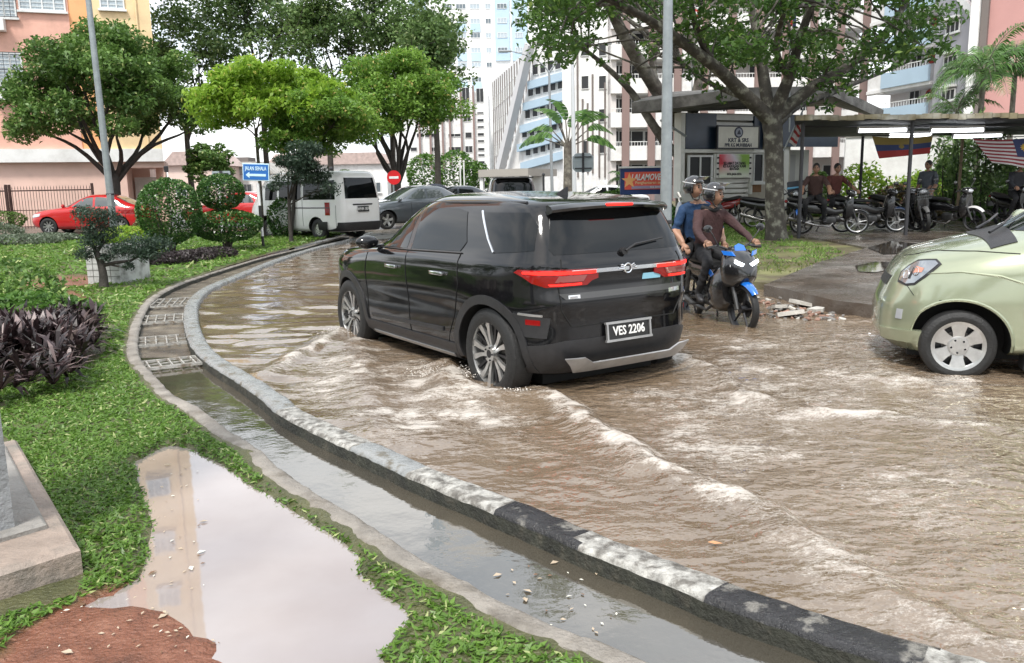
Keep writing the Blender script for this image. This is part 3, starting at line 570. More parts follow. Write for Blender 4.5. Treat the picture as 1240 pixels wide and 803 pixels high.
limbs = [[(936,148,.2,19.3), (905,118,.16,19), (865,80,.13,18.4), (810,40,.10,17.6), (760,10,.07,17), (715,-10,.05,16.6)],
 [(932,140,.16,19.3), (925,95,.14,19.6), (918,50,.11,19.9), (908,0,.09,20), (900,-50,.06,20)],
 [(936,140,.18,19.3), (955,95,.13,19), (968,50,.10,18.5), (985,0,.08,18), (1005,-50,.05,17.5)],
 [(938,142,.17,19.3), (985,105,.13,19.4), (1035,75,.10,19.6), (1080,30,.08,19.8), (1110,-20,.05,20)],
 [(940,150,.13,19.3), (965,128,.10,20), (1000,115,.08,21), (1050,95,.05,22), (1100,75,.03,23)],
 [(905,118,.09,19), (880,110,.07,19.8), (850,95,.05,20.6), (820,70,.03,21)],
 [(865,80,.08,18.4), (845,40,.07,18), (835,-10,.05,17.5), (830,-60,.03,17)],
 [(955,95,.08,19), (940,60,.07,18), (950,10,.05,17), (955,-40,.03,16)]]
g = np.random.default_rng(31); cl = []
def cl_px(px, py, Y, r): p = A(px, py, Y); cl.append((p.x, p.y, p.z, r))
for i in range(200):
    px = g.uniform(640, 1140); Y = g.uniform(15, 23.5); lo = np.interp(px, [640, 700, 760, 850, 930, 1000, 1060, 1110, 1140], [50, 62, 20, 62, 70, 84, 66, 60, 20]); py = g.uniform(-170, lo+10)
    if 740 < px < 800 and 10 < py < 90 and g.uniform() < .8: continue
    cl_px(px, py, Y, g.uniform(.3, .75))
for px, py, r in [(700,50,.35), (670,35,.4), (655,20,.4), (685,70,.25), (760,95,.22), (785,60,.3), (800,45,.3), (1010,100,.4), (1040,88,.4), (975,118,.3), (1075,78,.4), (1100,60,.4), (860,105,.3), (875,120,.22), (840,90,.3), (1110,40,.4), (1000,130,.25), (1030,110,.25)]: cl_px(px, py, g.uniform(18, 21), r)
explicit_tree('rain_tree', 'large spreading rain tree with a thick mottled trunk at the guard post', 19.3, trk, limbs, cl, 118, .16, .08, M_rain, bark_rain)
g = np.random.default_rng(33); cl = []
for i in range(60): cl_px(g.uniform(640, 830), g.uniform(-140, 40), g.uniform(24, 30), g.uniform(.5, .9))
for px, py, r in [(665,25,.8), (700,15,.8), (645,10,.7), (690,60,.5), (715,50,.4), (730,75,.25), (660,50,.5), (780,70,.3), (775,55,.35)]: cl_px(px, py, 27, r)
explicit_tree('leaning_tree', 'tree with long bare leaning limbs rising behind the grey post', 27.5, [(834,262,.34,27.5), (833,240,.3,27.5), (833,200,.28,27.5), (833,165,.27,27.5)],
 [[(833,168,.26,27.5), (815,138,.24,27.3), (790,100,.22,27), (762,55,.19,26.5), (740,10,.16,26), (725,-40,.12,25.5)], [(832,190,.18,27.5), (812,180,.16,27.5), (790,150,.14,27.5), (765,112,.11,27.5), (735,82,.08,27.3), (706,58,.05,27)],
  [(833,165,.2,27.5), (842,120,.17,28), (846,85,.13,28), (835,40,.1,28), (820,-20,.07,28)], [(800,118,.15,27.1), (790,80,.12,27.6), (800,40,.09,28), (810,-20,.06,28)]], cl, 130, .2, .1, M_rain, bark)
# --- shrubs
def bush(name, label, c, r, n, m, ln=.09, wd=.05, seed=1, group=None, cat='shrub', trunk=0, flat=1., shell=.75, rough=.12, up=.25, spike=False):
    """c: centre of foliage, r radii; trunk: height of bare stem"""
    base = Vector((c[0], c[1], c[2]-r[2]-trunk)); e = empty(name, base, 0, label, cat, group); g = np.random.default_rng(seed); d = g.normal(size=(n, 3)); d /= np.linalg.norm(d, axis=1)[:, None]
    k = g.uniform(shell, 1, n)**.5*(1+rough*(pn(d[:, 0]*2.6+seed, d[:, 1]*2.6+d[:, 2]*2)+.6*pn(d[:, 0]*6+seed, d[:, 2]*6+d[:, 1]*4))); P = d*np.array(r)*k[:, None]+np.array([0, 0, r[2]+trunk])
    P = P[P[:, 2] > .01]; nn = len(P); cln = .5+.5*pn(P[:, 0]*5/r[0]+seed, P[:, 2]*5/r[2]+P[:, 1]*3); rn = .6*g.uniform(0, 1, nn)+.32*cln; rn = np.where(g.uniform(size=nn) < .06, 1, rn)
    V, Fq, rr = leaves(P, ln, wd, rn, up=up, D=(d[:nn]*.8 if spike else None)); leaf_obj('foliage', V, Fq, rr, m, e); mb = MB()
    for i in range(5): t = d[i]*np.array(r)*.6+np.array([0, 0, r[2]+trunk]); mb.tube(bend((random.uniform(-.03, .03), 0, -.08), t, .12, 4, seed+i), [.035*(1+trunk*.8), .03, .022, .016, .01], 6)
    mb.build('stems', bark_dark, e); return e
c = G(213, 309, .08); m_ = c.y/1000
bush('topiary_bush', 'round clipped bush on a short dark trunk, left of the double-ball one', (c.x-.05, c.y, .08+.26+.70), (.68, .68, .72), 7000, M_top, .07, .045, 41, trunk=.26, rough=.05, shell=.86, cat='topiary bush')
c = G(276, 303, .08)
e = bush('topiary_bush', 'double-ball clipped bush with a small ball over a wide one', (c.x+.02, c.y, .08+.2+.38), (.82, .75, .38), 5500, M_top, .07, .045, 42, trunk=.2, rough=.05, shell=.86, cat='topiary bush')
g = np.random.default_rng(43); d = g.normal(size=(4200, 3)); d /= np.linalg.norm(d, axis=1)[:, None]; P = d*np.array((.54, .52, .42))*(g.uniform(.85, 1, 4200)**.5*(1+.04*pn(d[:, 0]*4, d[:, 2]*4+d[:, 1]*3)))[:, None]+np.array([-.08, 0, 1.36]); V, Fq, rr = leaves(P, .07, .045, g.uniform(0, 1, 4200)**1.2); leaf_obj('top_ball', V, Fq, rr, M_top, e)
# --- bonsai-like tree beside the planter
b = G(126, 347, .05)
e = empty('bonsai_tree', b, 0, 'crooked cloud-pruned small tree in front of the white tiled planter', 'bonsai'); B = Vector(b); Yb = b.y; mb = MB()
def bp_(px, py, dy=0): return A(px, py, Yb+dy)-B
mb.tube([(0, 0, -.08), (0, 0, .02), bp_(125, 332), bp_(122, 318), bp_(117, 306)], [.085, .075, .06, .055, .045], 8)
for q, rr in (([(122,318), (114,300), (106,285), (112,268)], .035), ([(124,322), (140,318), (158,316), (172,308), (185,300)], .03), ([(117,306), (126,292), (122,280)], .028), ([(122,318), (140,322), (152,324)], .018)): mb.tube([bp_(a_, b_, .05*k) for k, (a_, b_) in enumerate(q)], [rr, rr*.85, rr*.7, rr*.5, rr*.3][:len(q)], 7)
mb.build('trunk', bark_dark, e, auto=60); cl = []
for px, py, rpx, dy in [(112,262,20,0), (122,280,22,.1), (98,256,12,.2), (130,262,15,-.1), (113,293,17,0), (168,299,24,0), (190,297,19,.1), (145,302,15,.1), (155,322,8,0), (102,308,12,-.1), (178,308,14,-.1), (128,312,9,0)]:
    p = bp_(px, py, dy); cl.append((p.x, p.y, p.z, rpx*Yb/1000*1.05))
P, rn = clumps_pts(cl, 620, .62, .2); V, Fq, r = leaves(P, .055, .02, rn); leaf_obj('crown', V, Fq, r, M_pine, e)
# --- maroon spiky bed at the left edge
def spiky(label, px, py, Y_, rad, n, m, seed, ln=.26, wd=.04, name='cordyline', cat='plant', group=None):
    c = G(px, py, .05); e = empty(name, c, 0, label, cat, group); g = np.random.default_rng(seed); mb = MB(); V = []; Fq = []; rn = []; k = 0
    for i in range(n):
        a = g.uniform(0, 2*PI); rr = rad*math.sqrt(g.uniform(0, 1)); o = np.array([rr*math.cos(a), rr*math.sin(a), g.uniform(.05, .32)*(1-.4*rr/rad)]); hgt = g.uniform(.3, 1.2)
        for q in range(11):
            b_ = g.uniform(0, 2*PI); el = g.uniform(.1, 1.35); dr = np.array([math.cos(b_)*math.cos(el), math.sin(b_)*math.cos(el), math.sin(el)]); sdv = np.array([-math.sin(b_), math.cos(b_), 0]); l = ln*g.uniform(.6, 1.2); w = wd*g.uniform(.7, 1.2)
            p0 = o; p1 = o+dr*l*.55; p2 = o+dr*l-np.array([0, 0, l*.22]); V += [p0-sdv*w*.2, p0+sdv*w*.2, p1+sdv*w*.5, p1-sdv*w*.5, p2]; Fq += [[k, k+1, k+2, k+3], [k+3, k+2, k+4, k+4]]; x = g.uniform(0, 1)**1.5; rn += [x, x]; k += 5
    me = bpy.data.meshes.new('leaves'); me.from_pydata([tuple(v) for v in V], [], [f_ if f_[3] != f_[2] else f_[:3] for f_ in Fq]); at_ = me.attributes.new('rnd', 'FLOAT', 'FACE'); at_.data.foreach_set('value', np.array(rn, np.float32)); link('leaves', me, m, e)
    for i in range(5): a = g.uniform(0, 6.28); mb.tube([(0, 0, -.05), (rad*.5*math.cos(a), rad*.5*math.sin(a), .22)], [.02, .01], 5)
    mb.build('stems', bark_dark, e); return e
for i, (px, py, rd, n, lb) in enumerate([(15,443,.50,100,'dark maroon spiky-leaved plant nearest the left edge'), (55,432,.40,70,'dark maroon spiky-leaved plant in the middle of the maroon bed'), (88,412,.26,34,'maroon spiky-leaved plant at the right tip of the bed, leaves splayed'), (-30,430,.8,110,'dark maroon spiky-leaved plant cut by the left edge'), (-60,470,.9,120,'low dark maroon plant at the corner of the lawn bed')]):
    spiky(lb, px, py, 0, rd, n, M_maroon, 60+i, group='maroon plants in the left bed')
c = G(30, 412, .06); bush('garden_shrub', 'low green shrub behind the maroon spiky bed', (c.x-.1, c.y+.3, .26), (.65, .45, .22), 2300, M_hedge, .08, .04, 66)
c = G(-60, 402, .06); bush('garden_shrub', 'loose green shrub cut by the left edge behind the maroon bed', (c.x, c.y+.5, .42), (.9, .6, .38), 2600, M_mid, .08, .04, 67)
for i, (px, py, w_, lb) in enumerate([(180,322,.55,'low purple-grey shrub just right of the orange planter'), (206,320,.5,'low purple-grey shrub under the round topiary'), (232,317,.55,'low purple-grey shrub between the two topiaries'), (258,313,.55,'low purple-grey shrub in front of the double-ball topiary')]):
    c = G(px, py, .06); bush('purple_shrub', lb, (c.x, c.y+.1, .17), (w_*.9, .32, .13), 1200, leaf_mat('leaf_purple_grey', (.025, .02, .02), (.09, .072, .075), (.24, .20, .20)) if i == 0 else bpy.data.materials['leaf_purple_grey'], .08, .03, 70+i, group='low purple shrubs before the topiaries')
for i, (px, py, w_, h_, m_, lb) in enumerate([(40,272,1.0,.5,M_hedge,'leafy shrub in front of the spiked iron fence'), (72,268,.9,.65,M_dark,'dark shrub in front of the right end of the iron fence'), (8,276,.9,.4,M_mid,'low shrub at the left edge below the fence'), (100,276,.7,.4,M_croton,'reddish shrub hiding the bonnet of the red car'), (182,290,.5,.35,M_croton,'orange-tipped shrub touching the tail of the red saloon'), (345,287,.48,.62,M_top,'pale variegated shrub against the side of the white van'), (20,296,1.3,.16,M_pale,'silvery ground shrub at the left lawn edge'), (60,292,.9,.14,M_pale,'silvery ground shrub right of the larger silvery one'), (-20,290,1.3,.3,M_pale,'silvery shrub cut by the left edge'), (155,300,.8,.30,M_bright,'lime green shrub behind the bonsai')]):
    c = G(px, py, .1); bush('garden_shrub', lb, (c.x, c.y, .08+h_*.9), (w_, w_*.6, h_), 1900, m_, .10, .05, 80+i)
# hedge masses on the right, behind the road
for i, (px, py, Y, w_, h_, m_, lb) in enumerate([(625,246,31,1.0,.55,M_hedge,'hedge shrub right of the dark vehicle roof'), (668,246,29,.9,.45,M_mid,'low hedge shrub left of the hexagonal sign post'), (735,246,27,1.0,.42,M_hedge,'hedge shrub right of the hexagonal sign post'), (765,252,25,.85,.40,M_top,'pale leafy hedge shrub under the red and blue board'), (793,250,23.5,.75,.42,M_top,'pale leafy hedge shrub beside the grey post'), (745,228,30,.8,.6,M_hedge,'taller hedge shrub left of the red and blue board'), (600,246,34,1.1,.5,M_hedge,'hedge shrub hidden behind the dark vehicle roof'), (562,240,60,2.0,.6,M_bright,'lime shrub below the clipped trees'), (830,262,24,.7,.35,M_mid,'shrub at the foot of the guard house wall'), (700,250,26,1.,.32,M_hedge,'clipped shrub at the foot of the hexagonal sign'), (990,246,31,.5,.9,M_mid,'shrub beside the guard house porch')]):
    c = A(px, py, Y); bush('hedge_shrub', lb, (c.x, c.y, .12+h_*.9), (w_, w_*.8, h_), 2200, m_, .13, .08, 100+i, group='hedge shrubs along the far verge')
for i, (px, py, Y, rx, rz, lb) in enumerate([(515,212,75,1.7,1.9,'round clipped tree left of two thin white poles'), (552,210,74,1.9,2.0,'round clipped tree behind two thin white poles'), (575,216,76,1.4,1.5,'smaller round clipped tree near the grey canopy')]):
    c = A(px, py, Y); bush('clipped_tree', lb, (c.x, c.y, c.z), (rx*1.0, rx, rz), 1900, M_hedge, .28, .18, 130+i, group='clipped trees before the high-rise', cat='tree', trunk=max(.1, c.z-rz-.05))
# plants behind the motorcycle shelter
for i, (px, py, Y, rx, rz, m_, lb) in enumerate([(1045,236,27,.9,1.0,M_bright,'lime green bush seen under the shelter beside the guard house'), (1085,246,26.5,.8,.6,M_croton,'reddish croton bush under the upper flag'), (1068,258,26,.7,.5,M_croton,'reddish low bush behind the parked motorcycles'), (1110,238,28,.9,.8,M_bright,'lime bush in the middle of the shelter view'), (1115,262,26,.8,.4,M_croton,'brown-pink bush left of the standing man'), (1150,262,27,.9,.5,M_croton,'brown-pink bush right of the standing man'), (1190,264,25.5,1.0,.45,M_hedge,'low green bush at the far end of the shelter'), (1225,262,25,.8,.5,M_mid,'green bush near the right edge under the striped flag'), (1250,240,27,1.,.9,M_mid,'dark bush at the right edge'), (1215,226,29,.9,.8,M_pale,'pale variegated bush against the white wall'), (1145,222,29,.6,1.2,M_mid,'tall dark leafy bush behind the shelter'), (1170,240,28,.6,.9,M_mid,'leafy bush behind the slim pillar')]):
    c = A(px, py, Y); bush('garden_shrub', lb, (c.x, c.y, c.z), (rx, rx*.7, rz), 1700, m_, .17, .09, 150+i, group=None, trunk=max(.02, c.z-rz-.2), rough=.3, shell=.3)
def sapling(label, px, py, Y, h_, seed):
    b = A(px, py, Y); e = empty('sapling', zc(b, .15), 0, label, 'sapling'); g = random.Random(seed); mb = MB(); P = []
    for k in range(3):
        tip = Vector((g.uniform(-.5, .5), g.uniform(-.4, .4), h_*g.uniform(.8, 1.1))); pth = bend((0, 0, -.1), tip, .1, 8, seed+k); mb.tube(pth, [.03*(1-.08*q) for q in range(9)], 5)
        for q in pth[2:]:
            for _ in range(26): P.append(q+Vector((g.gauss(0, .2), g.gauss(0, .2), g.gauss(0, .13))))
    mb.build('stems', bark_dark, e); P = np.array([tuple(p) for p in P]); V, Fq, r = leaves(P, .26, .09, rng.uniform(0, .8, len(P)), droop=.6); leaf_obj('foliage', V, Fq, r, M_dark, e)
for i, q in enumerate([('tall big-leaved sapling between the two flags', 1150, 268, 26, 2.6), ('big-leaved sapling in front of the striped flag', 1190, 270, 25, 2.5), ('big-leaved sapling against the white wall, right', 1225, 268, 26, 2.0), ('thin sapling behind the lower tubes', 1172, 268, 27, 3.0)]): sapling(*q, 170+i)
# --- palms
def frond(mb, base, az, el, L_, w, n=22, droop=1.0, seed=0):
    g = random.Random(seed); p = Vector(base); d = Vector((math.cos(az)*math.cos(el), math.sin(az)*math.cos(el), math.sin(el))); pts = [p.copy()]
    for k in range(n): d = (d+Vector((0, 0, -droop*.075*(.4+k/n)))).normalized(); p = p+d*L_/n; pts.append(p.copy())
    mb.tube(pts, [.022*(1-.8*k/n) for k in range(n+1)], 4, 1); 
    for k in range(3, n):
        t = (pts[k]-pts[k-1]).normalized(); sd2 = t.cross(Vector((0, 0, 1))).normalized(); ll = w*math.sin(PI*min(1, .12+.86*k/n))**.7
        for s_ in (-1, 1):
            for h_ in (0, .5):
                o_ = pts[k-1].lerp(pts[k], h_); q = (sd2*s_+t*.65+Vector((0, 0, g.uniform(-.15, .2)))).normalized(); m1 = o_+q*ll*.55; tp = o_+q*ll+Vector((0, 0, -ll*g.uniform(.25, .55))); ww = t*ll*.05
                mb.add([o_, m1+ww, tp, m1-ww], [(0, 1, 2, 3)])
def palm(name, label, base, h_, rt, nf, L_, w, seed, az0=None, els=(0, 1.3), cat='palm tree', droop=1., lean=0):
    e = empty(name, base, 0, label, cat); mb = MB(); mb.tube([(0, 0, -.15), (0, 0, h_*.3), (lean*.5, 0, h_*.7), (lean, 0, h_)], [rt*1.3, rt, rt*.9, rt*.8], 9); mb.build('trunk', bark, e, auto=60); g = random.Random(seed)
    for i in range(nf):
        mb = MB(); frond(mb, (lean, 0, h_), (i*2.39996+g.uniform(-.2, .2)) if az0 is None else az0[i % len(az0)]+g.uniform(-.12, .12), g.uniform(*els), L_*g.uniform(.8, 1.1), w, 20, droop, seed+i)
        o = mb.build('frond', [M_palm, bark], e, recalc=False); a_ = o.data.attributes.new('rnd', 'FLOAT', 'FACE'); a_.data.foreach_set('value', rng.uniform(0, .75, len(o.data.polygons)).astype(np.float32)+.25*g.random())
b = A(1178, 262, 28); palm('feather_palm', 'feather-leaved palm rising behind the shelter roof before the pink wall', zc(b, .15), 4.7, .1, 19, 2.3, .6, 200, els=(.15, 1.25), droop=1.5)
b = A(1215, 262, 29.5); palm('feather_palm', 'feather-leaved palm at the right edge above the shelter', zc(b, .15), 4.7, .1, 17, 2.4, .6, 230, els=(.2, 1.3), droop=1.4)
b = A(1150, 262, 30); palm('feather_palm', 'lower feather-leaved palm just above the shelter roof', zc(b, .15), 3.6, .08, 12, 1.6, .4, 250, els=(.1, 1.2), droop=1.5)
b = A(432, 250, 34); palm('small_palm', 'small palm behind the roof of the white van', zc(b, .05), 1.7, .1, 12, 1.1, .3, 270, els=(-.1, 1.2), droop=1.4)
b = A(760, 250, 33); palm('small_palm', 'small palm left of the red and blue board', zc(b, .1), 1.5, .08, 10, 1.0, .3, 290, els=(0, 1.2), droop=1.4)
# traveller's palm: fan in one plane
b = A(688, 240, 42); e = empty('fan_palm', zc(b, .05), 0, 'fan-shaped palm behind the tall double lamp post', 'palm tree'); hb = A(687, 152, 42).z
mb = MB(); mb.tube([(0, 0, -.15), (0, 0, hb*.5), (0, 0, hb*.8)], [.3, .22, .2], 10); mb.build('trunk', bark, e)
for k in range(11):
    a_ = R(25+13*k+random.uniform(-7, 7)); mb = MB(); d = Vector((math.cos(a_), .15*math.sin(k*2.), math.sin(a_))); p0 = Vector((0, 0, hb*.75)); stl = random.uniform(.9, 1.5); p1 = p0+d*stl; mb.tube([p0, p0+d*stl*.5, p1], [.05, .035, .025], 5, 1); pts = [p1]; dd_ = d.copy()
    for q in range(9): dd_ = (dd_+Vector((math.copysign(random.uniform(.02, .10), d.x), 0, -random.uniform(.08, .24)))).normalized(); pts.append(pts[-1]+dd_*random.uniform(.12, .2))
    sdv = Vector((0, 1, 0)).cross(d).normalized()
    for q in range(9):
        w0 = .26*math.sin(PI*(q+.3)/9.6)**.6; w1 = .26*math.sin(PI*min(.97, (q+1.3)/9.6))**.6; jag = random.uniform(.7, 1.1)
        for s_ in (-1, 1): mb.add([pts[q], pts[q+1], pts[q+1]+sdv*s_*w1*jag+Vector((0, s_*.03, -.05)), pts[q]+sdv*s_*w0+Vector((0, s_*.03, -.03))], [(0, 1, 2, 3)])
    o = mb.build('frond', [M_palm, bark], e, recalc=False); at_ = o.data.attributes.new('rnd', 'FLOAT', 'FACE'); at_.data.foreach_set('value', rng.uniform(0, .9, len(o.data.polygons)).astype(np.float32))
# ---------------------------------------------------------------- grass
def grass_pts(x0, x1, y0, y1, n): return np.stack([rng.uniform(x0, x1, n), rng.uniform(y0, y1, n)], 1)
pl_poly = [tuple(G(*p, .12)[:2]) for p in [(-190,640),(-5,500),(20,530),(98,668),(92,690),(-100,740)]]
beds = [(G(20,440,.05), .75), (G(62,428,.05), .55), (G(98,408,.05), .3), (G(-40,430,.05), 1.0)]
GP = []; GS = []
def grow(x0, x1, y0, y1, dens, ln, keep_edge=0.):
    n = int((x1-x0)*(y1-y0)*dens); P = grass_pts(x0, x1, y0, y1, n); ok = inside(P, lawn_poly); P = P[ok]; dl, _, _ = pdist(P, Dlawn); P = P[dl > .075]; dl = dl[dl > .075]
    d, _, _ = pdist(P, loop(PUDM)); ins = inside(P, PUDM); edge = np.clip(1.25-d/(.10+.08*pn(P[:, 0]*6, P[:, 1]*6)), 0, 1); ok = ~ins | (rng.uniform(size=len(P)) < edge*.95) & ~inside(P, MUD)
    ok &= ~inside(P, pl_poly)
    for c_, r_ in beds: ok &= np.hypot(P[:, 0]-c_.x, P[:, 1]-c_.y) > r_*rng.uniform(.7, 1., len(P))
    for q in paths: dq, _, _ = pdist(P, loop(q)); ok &= ~(inside(P, q) & (rng.uniform(size=len(P)) < .93)) & (dq > .1*rng.uniform(size=len(P)))
    thin = fbm(P[:, 0]*1.1+3, P[:, 1]*1.1, 3); ok &= rng.uniform(size=len(P)) < np.clip(1.15-1.9*np.clip(thin, 0, 1), .16, 1)
    P = P[ok]; z = lawn_h(P); GP.append(np.column_stack([P, z+ln*.12])); GS.append(np.full(len(P), ln))
grow(-3.2, 1.2, 1.2, 4.6, 6200, .041); grow(-5.4, .2, 4.6, 7.0, 3900, .050); grow(-8.5, -2.5, 7, 10, 1100, .075); grow(-12, -3, 10, 15, 420, .11); grow(-22, -4, 15, 28, 120, .17); grow(-5.4, -3.2, 1.2, 4.6, 900, .06)
P = np.concatenate(GP); S = np.concatenate(GS); n = len(P)
tone = .5+.6*fbm(P[:, 0]*.9, P[:, 1]*.9, 3); rn = np.clip(.55*rng.uniform(0, 1, n)+.35*tone, 0, .93); rn = np.where(rng.uniform(size=n) < .06, 1, rn)
D = rng.normal(size=(n, 3)); D[:, 2] = np.abs(D[:, 2])*.55+.12; D /= np.linalg.norm(D, axis=1)[:, None]; rng2 = rng
V, Fq, rr = leaves(P, S, S*.30, rn, up=.0, D=D*2.4); V[:, 2] = np.maximum(V[:, 2], np.repeat(P[:, 2]-S*.1, 4))
o = leaf_obj('lawn_grass', V, Fq, rr, M_lawn); tag(o, 'broad-bladed green grass covering the left lawn', 'grass', kind='stuff')
# grass on the right verge: strip behind the car and the worn patch by the rain tree
GP = []; 
for poly, dens, ln, mm in (([(905,345),(915,330),(985,330),(1030,308),(1000,296),(960,290),(880,288),(860,300)], 260, .085, 0), ([(905,344),(860,330),(780,305),(720,290),(640,272),(600,262),(640,252),(800,258),(960,276),(960,289),(880,290),(880,320)], 260, .12, 0)):
    q = [tuple(G(*p, .12)[:2]) for p in poly]; xs = [a[0] for a in q]; ys = [a[1] for a in q]; P = grass_pts(min(xs), max(xs), min(ys), max(ys), int((max(xs)-min(xs))*(max(ys)-min(ys))*dens)); P = P[inside(P, q)]
    if ln < .1: P = P[(fbm(P[:, 0]*1.3, P[:, 1]*1.3, 3) < .12)]
    GP.append(np.column_stack([P, np.full(len(P), .115)+.05*sstep(20, 26, P[:, 1])+.012, np.full(len(P), ln)]))
P = np.concatenate(GP); n = len(P); V, Fq, rr = leaves(P[:, :3], P[:, 3], P[:, 3]*.2, np.clip(rng.uniform(0, 1, n), 0, 1), D=np.abs(rng.normal(size=(n, 3)))*np.array([0, 0, .8])+rng.normal(size=(n, 3))*.6)
k_ = P[:, 1] > 13.5; mm = np.where(k_, 0, 1)
o = leaf_obj('verge_grass', V, Fq, rr, [M_lawn, M_dry]); o.data.polygons.foreach_set('material_index', mm.astype(np.int32)); tag(o, 'patchy worn grass on the verge around the rain tree', 'grass', kind='stuff')

# trees added out of view around the viewer: they darken what the cars' paint and glass reflect
cl = []; g = np.random.default_rng(77)
for i in range(70):
    x = g.uniform(-26, 22); cl.append((x, g.uniform(-17, -12), g.uniform(3.5, 9.5)+(2.5 if -8 < x < 6 else 0), g.uniform(1.3, 2.3)))
P, rn = clumps_pts(cl, 150, .8); V, Fq, r = leaves(P, .55, .32, rn); cl2 = []
for i in range(60): cl2.append((g.uniform(-32, -26), g.uniform(-14, 22), g.uniform(1.5, 7.5), g.uniform(1.3, 2.3)))
P2_, rn2 = clumps_pts(cl2, 150, .8); P = np.concatenate([P, P2_]); V, Fq, r = leaves(P, .55, .32, np.concatenate([rn, rn2])); o = leaf_obj('added_tree_belt', V, Fq, r, M_dark); tag(o, 'added belt of leafy trees around the viewer, seen only as reflections', 'trees', kind='stuff')
# ================================================================ cars
glass = mat('tinted_glass', (.004, .005, .006), .02, spec=.42)
glass_lt = mat('light_tinted_glass', (.05, .06, .06), .03, spec=1., coat=.8)
rubber = mat('tyre_rubber', (.014, .014, .014), .55, var=.3, vs=30, bump=.4, bs=80)
blk_plastic = mat('black_plastic', (.02, .02, .022), .42, var=.25, vs=25, bump=.2, bs=200)
dk_void = mat('wheel_well_black', (.006, .006, .006), .8)
chrome = mat('chrome', (.75, .76, .78), .12, 1)
alloy = mat('alloy_silver', (.55, .55, .54), .28, .85, var=.12, vs=20)
alloy_dk = mat('alloy_dark', (.03, .03, .033), .35, .6)
silver_trim = mat('silver_trim', (.42, .42, .42), .35, .7, var=.15, vs=9)
red_lens = mat('red_lens', (.24, .004, .004), .1, spec=.5, coat=.4)
m, nt, N, L, Pb = new_mat('lit_brake_lamp'); Pb.inputs['Base Color'].default_value = (.8, .02, .015, 1); Pb.inputs['Emission Color'].default_value = (1, .012, .006, 1); Pb.inputs['Emission Strength'].default_value = 1.7; red_lit = m
lamp_glass = mat('clear_lamp_lens', (.55, .57, .60), .06, .3, coat=1, spec=1.)
white_plate = mat('plate_white_letters', (.8, .8, .78), .5)
blk_plate = mat('plate_black', (.012, .012, .012), .3)
seam = mat('panel_gap', (.004, .004, .004), .7)
def paint(name, col, metal=.25, flake=.08, dirt=.12): return mat(name, col, (.08 if max(col) < .02 else .2), metal, var=flake, vs=3, coat=(.45 if max(col) < .02 else .9), spec=.4, dirt=dirt)
def interp_slices(S, n=44):
    z = np.array([s[0] for s in S], float); zz = []
    for i in range(len(z)-1):
        k = max(2, int(round((z[i+1]-z[i])/(z[-1]-z[0])*n*1.2))); k = max(k, 3); zz += list(np.linspace(z[i], z[i+1], k, endpoint=False))
    zz = np.array(zz+[z[-1]]); out = [zz]
    for c in range(1, 4):
        y = np.array([s[c] for s in S], float); h_ = np.diff(z); dl = np.diff(y)/h_; mt = np.zeros(len(z)); mt[0] = dl[0]; mt[-1] = dl[-1]   # PCHIP
        for i in range(1, len(z)-1):
            if dl[i-1]*dl[i] > 0: w1 = 2*h_[i]+h_[i-1]; w2 = h_[i]+2*h_[i-1]; mt[i] = (w1+w2)/(w1/dl[i-1]+w2/dl[i])
        k = np.clip(np.searchsorted(z, zz, side='right')-1, 0, len(z)-2); t = (zz-z[k])/h_[k]
        out.append((2*t**3-3*t**2+1)*y[k]+(t**3-2*t**2+t)*h_[k]*mt[k]+(-2*t**3+3*t**2)*y[k+1]+(t**3-t**2)*h_[k]*mt[k+1])
    return np.stack(out, 1)
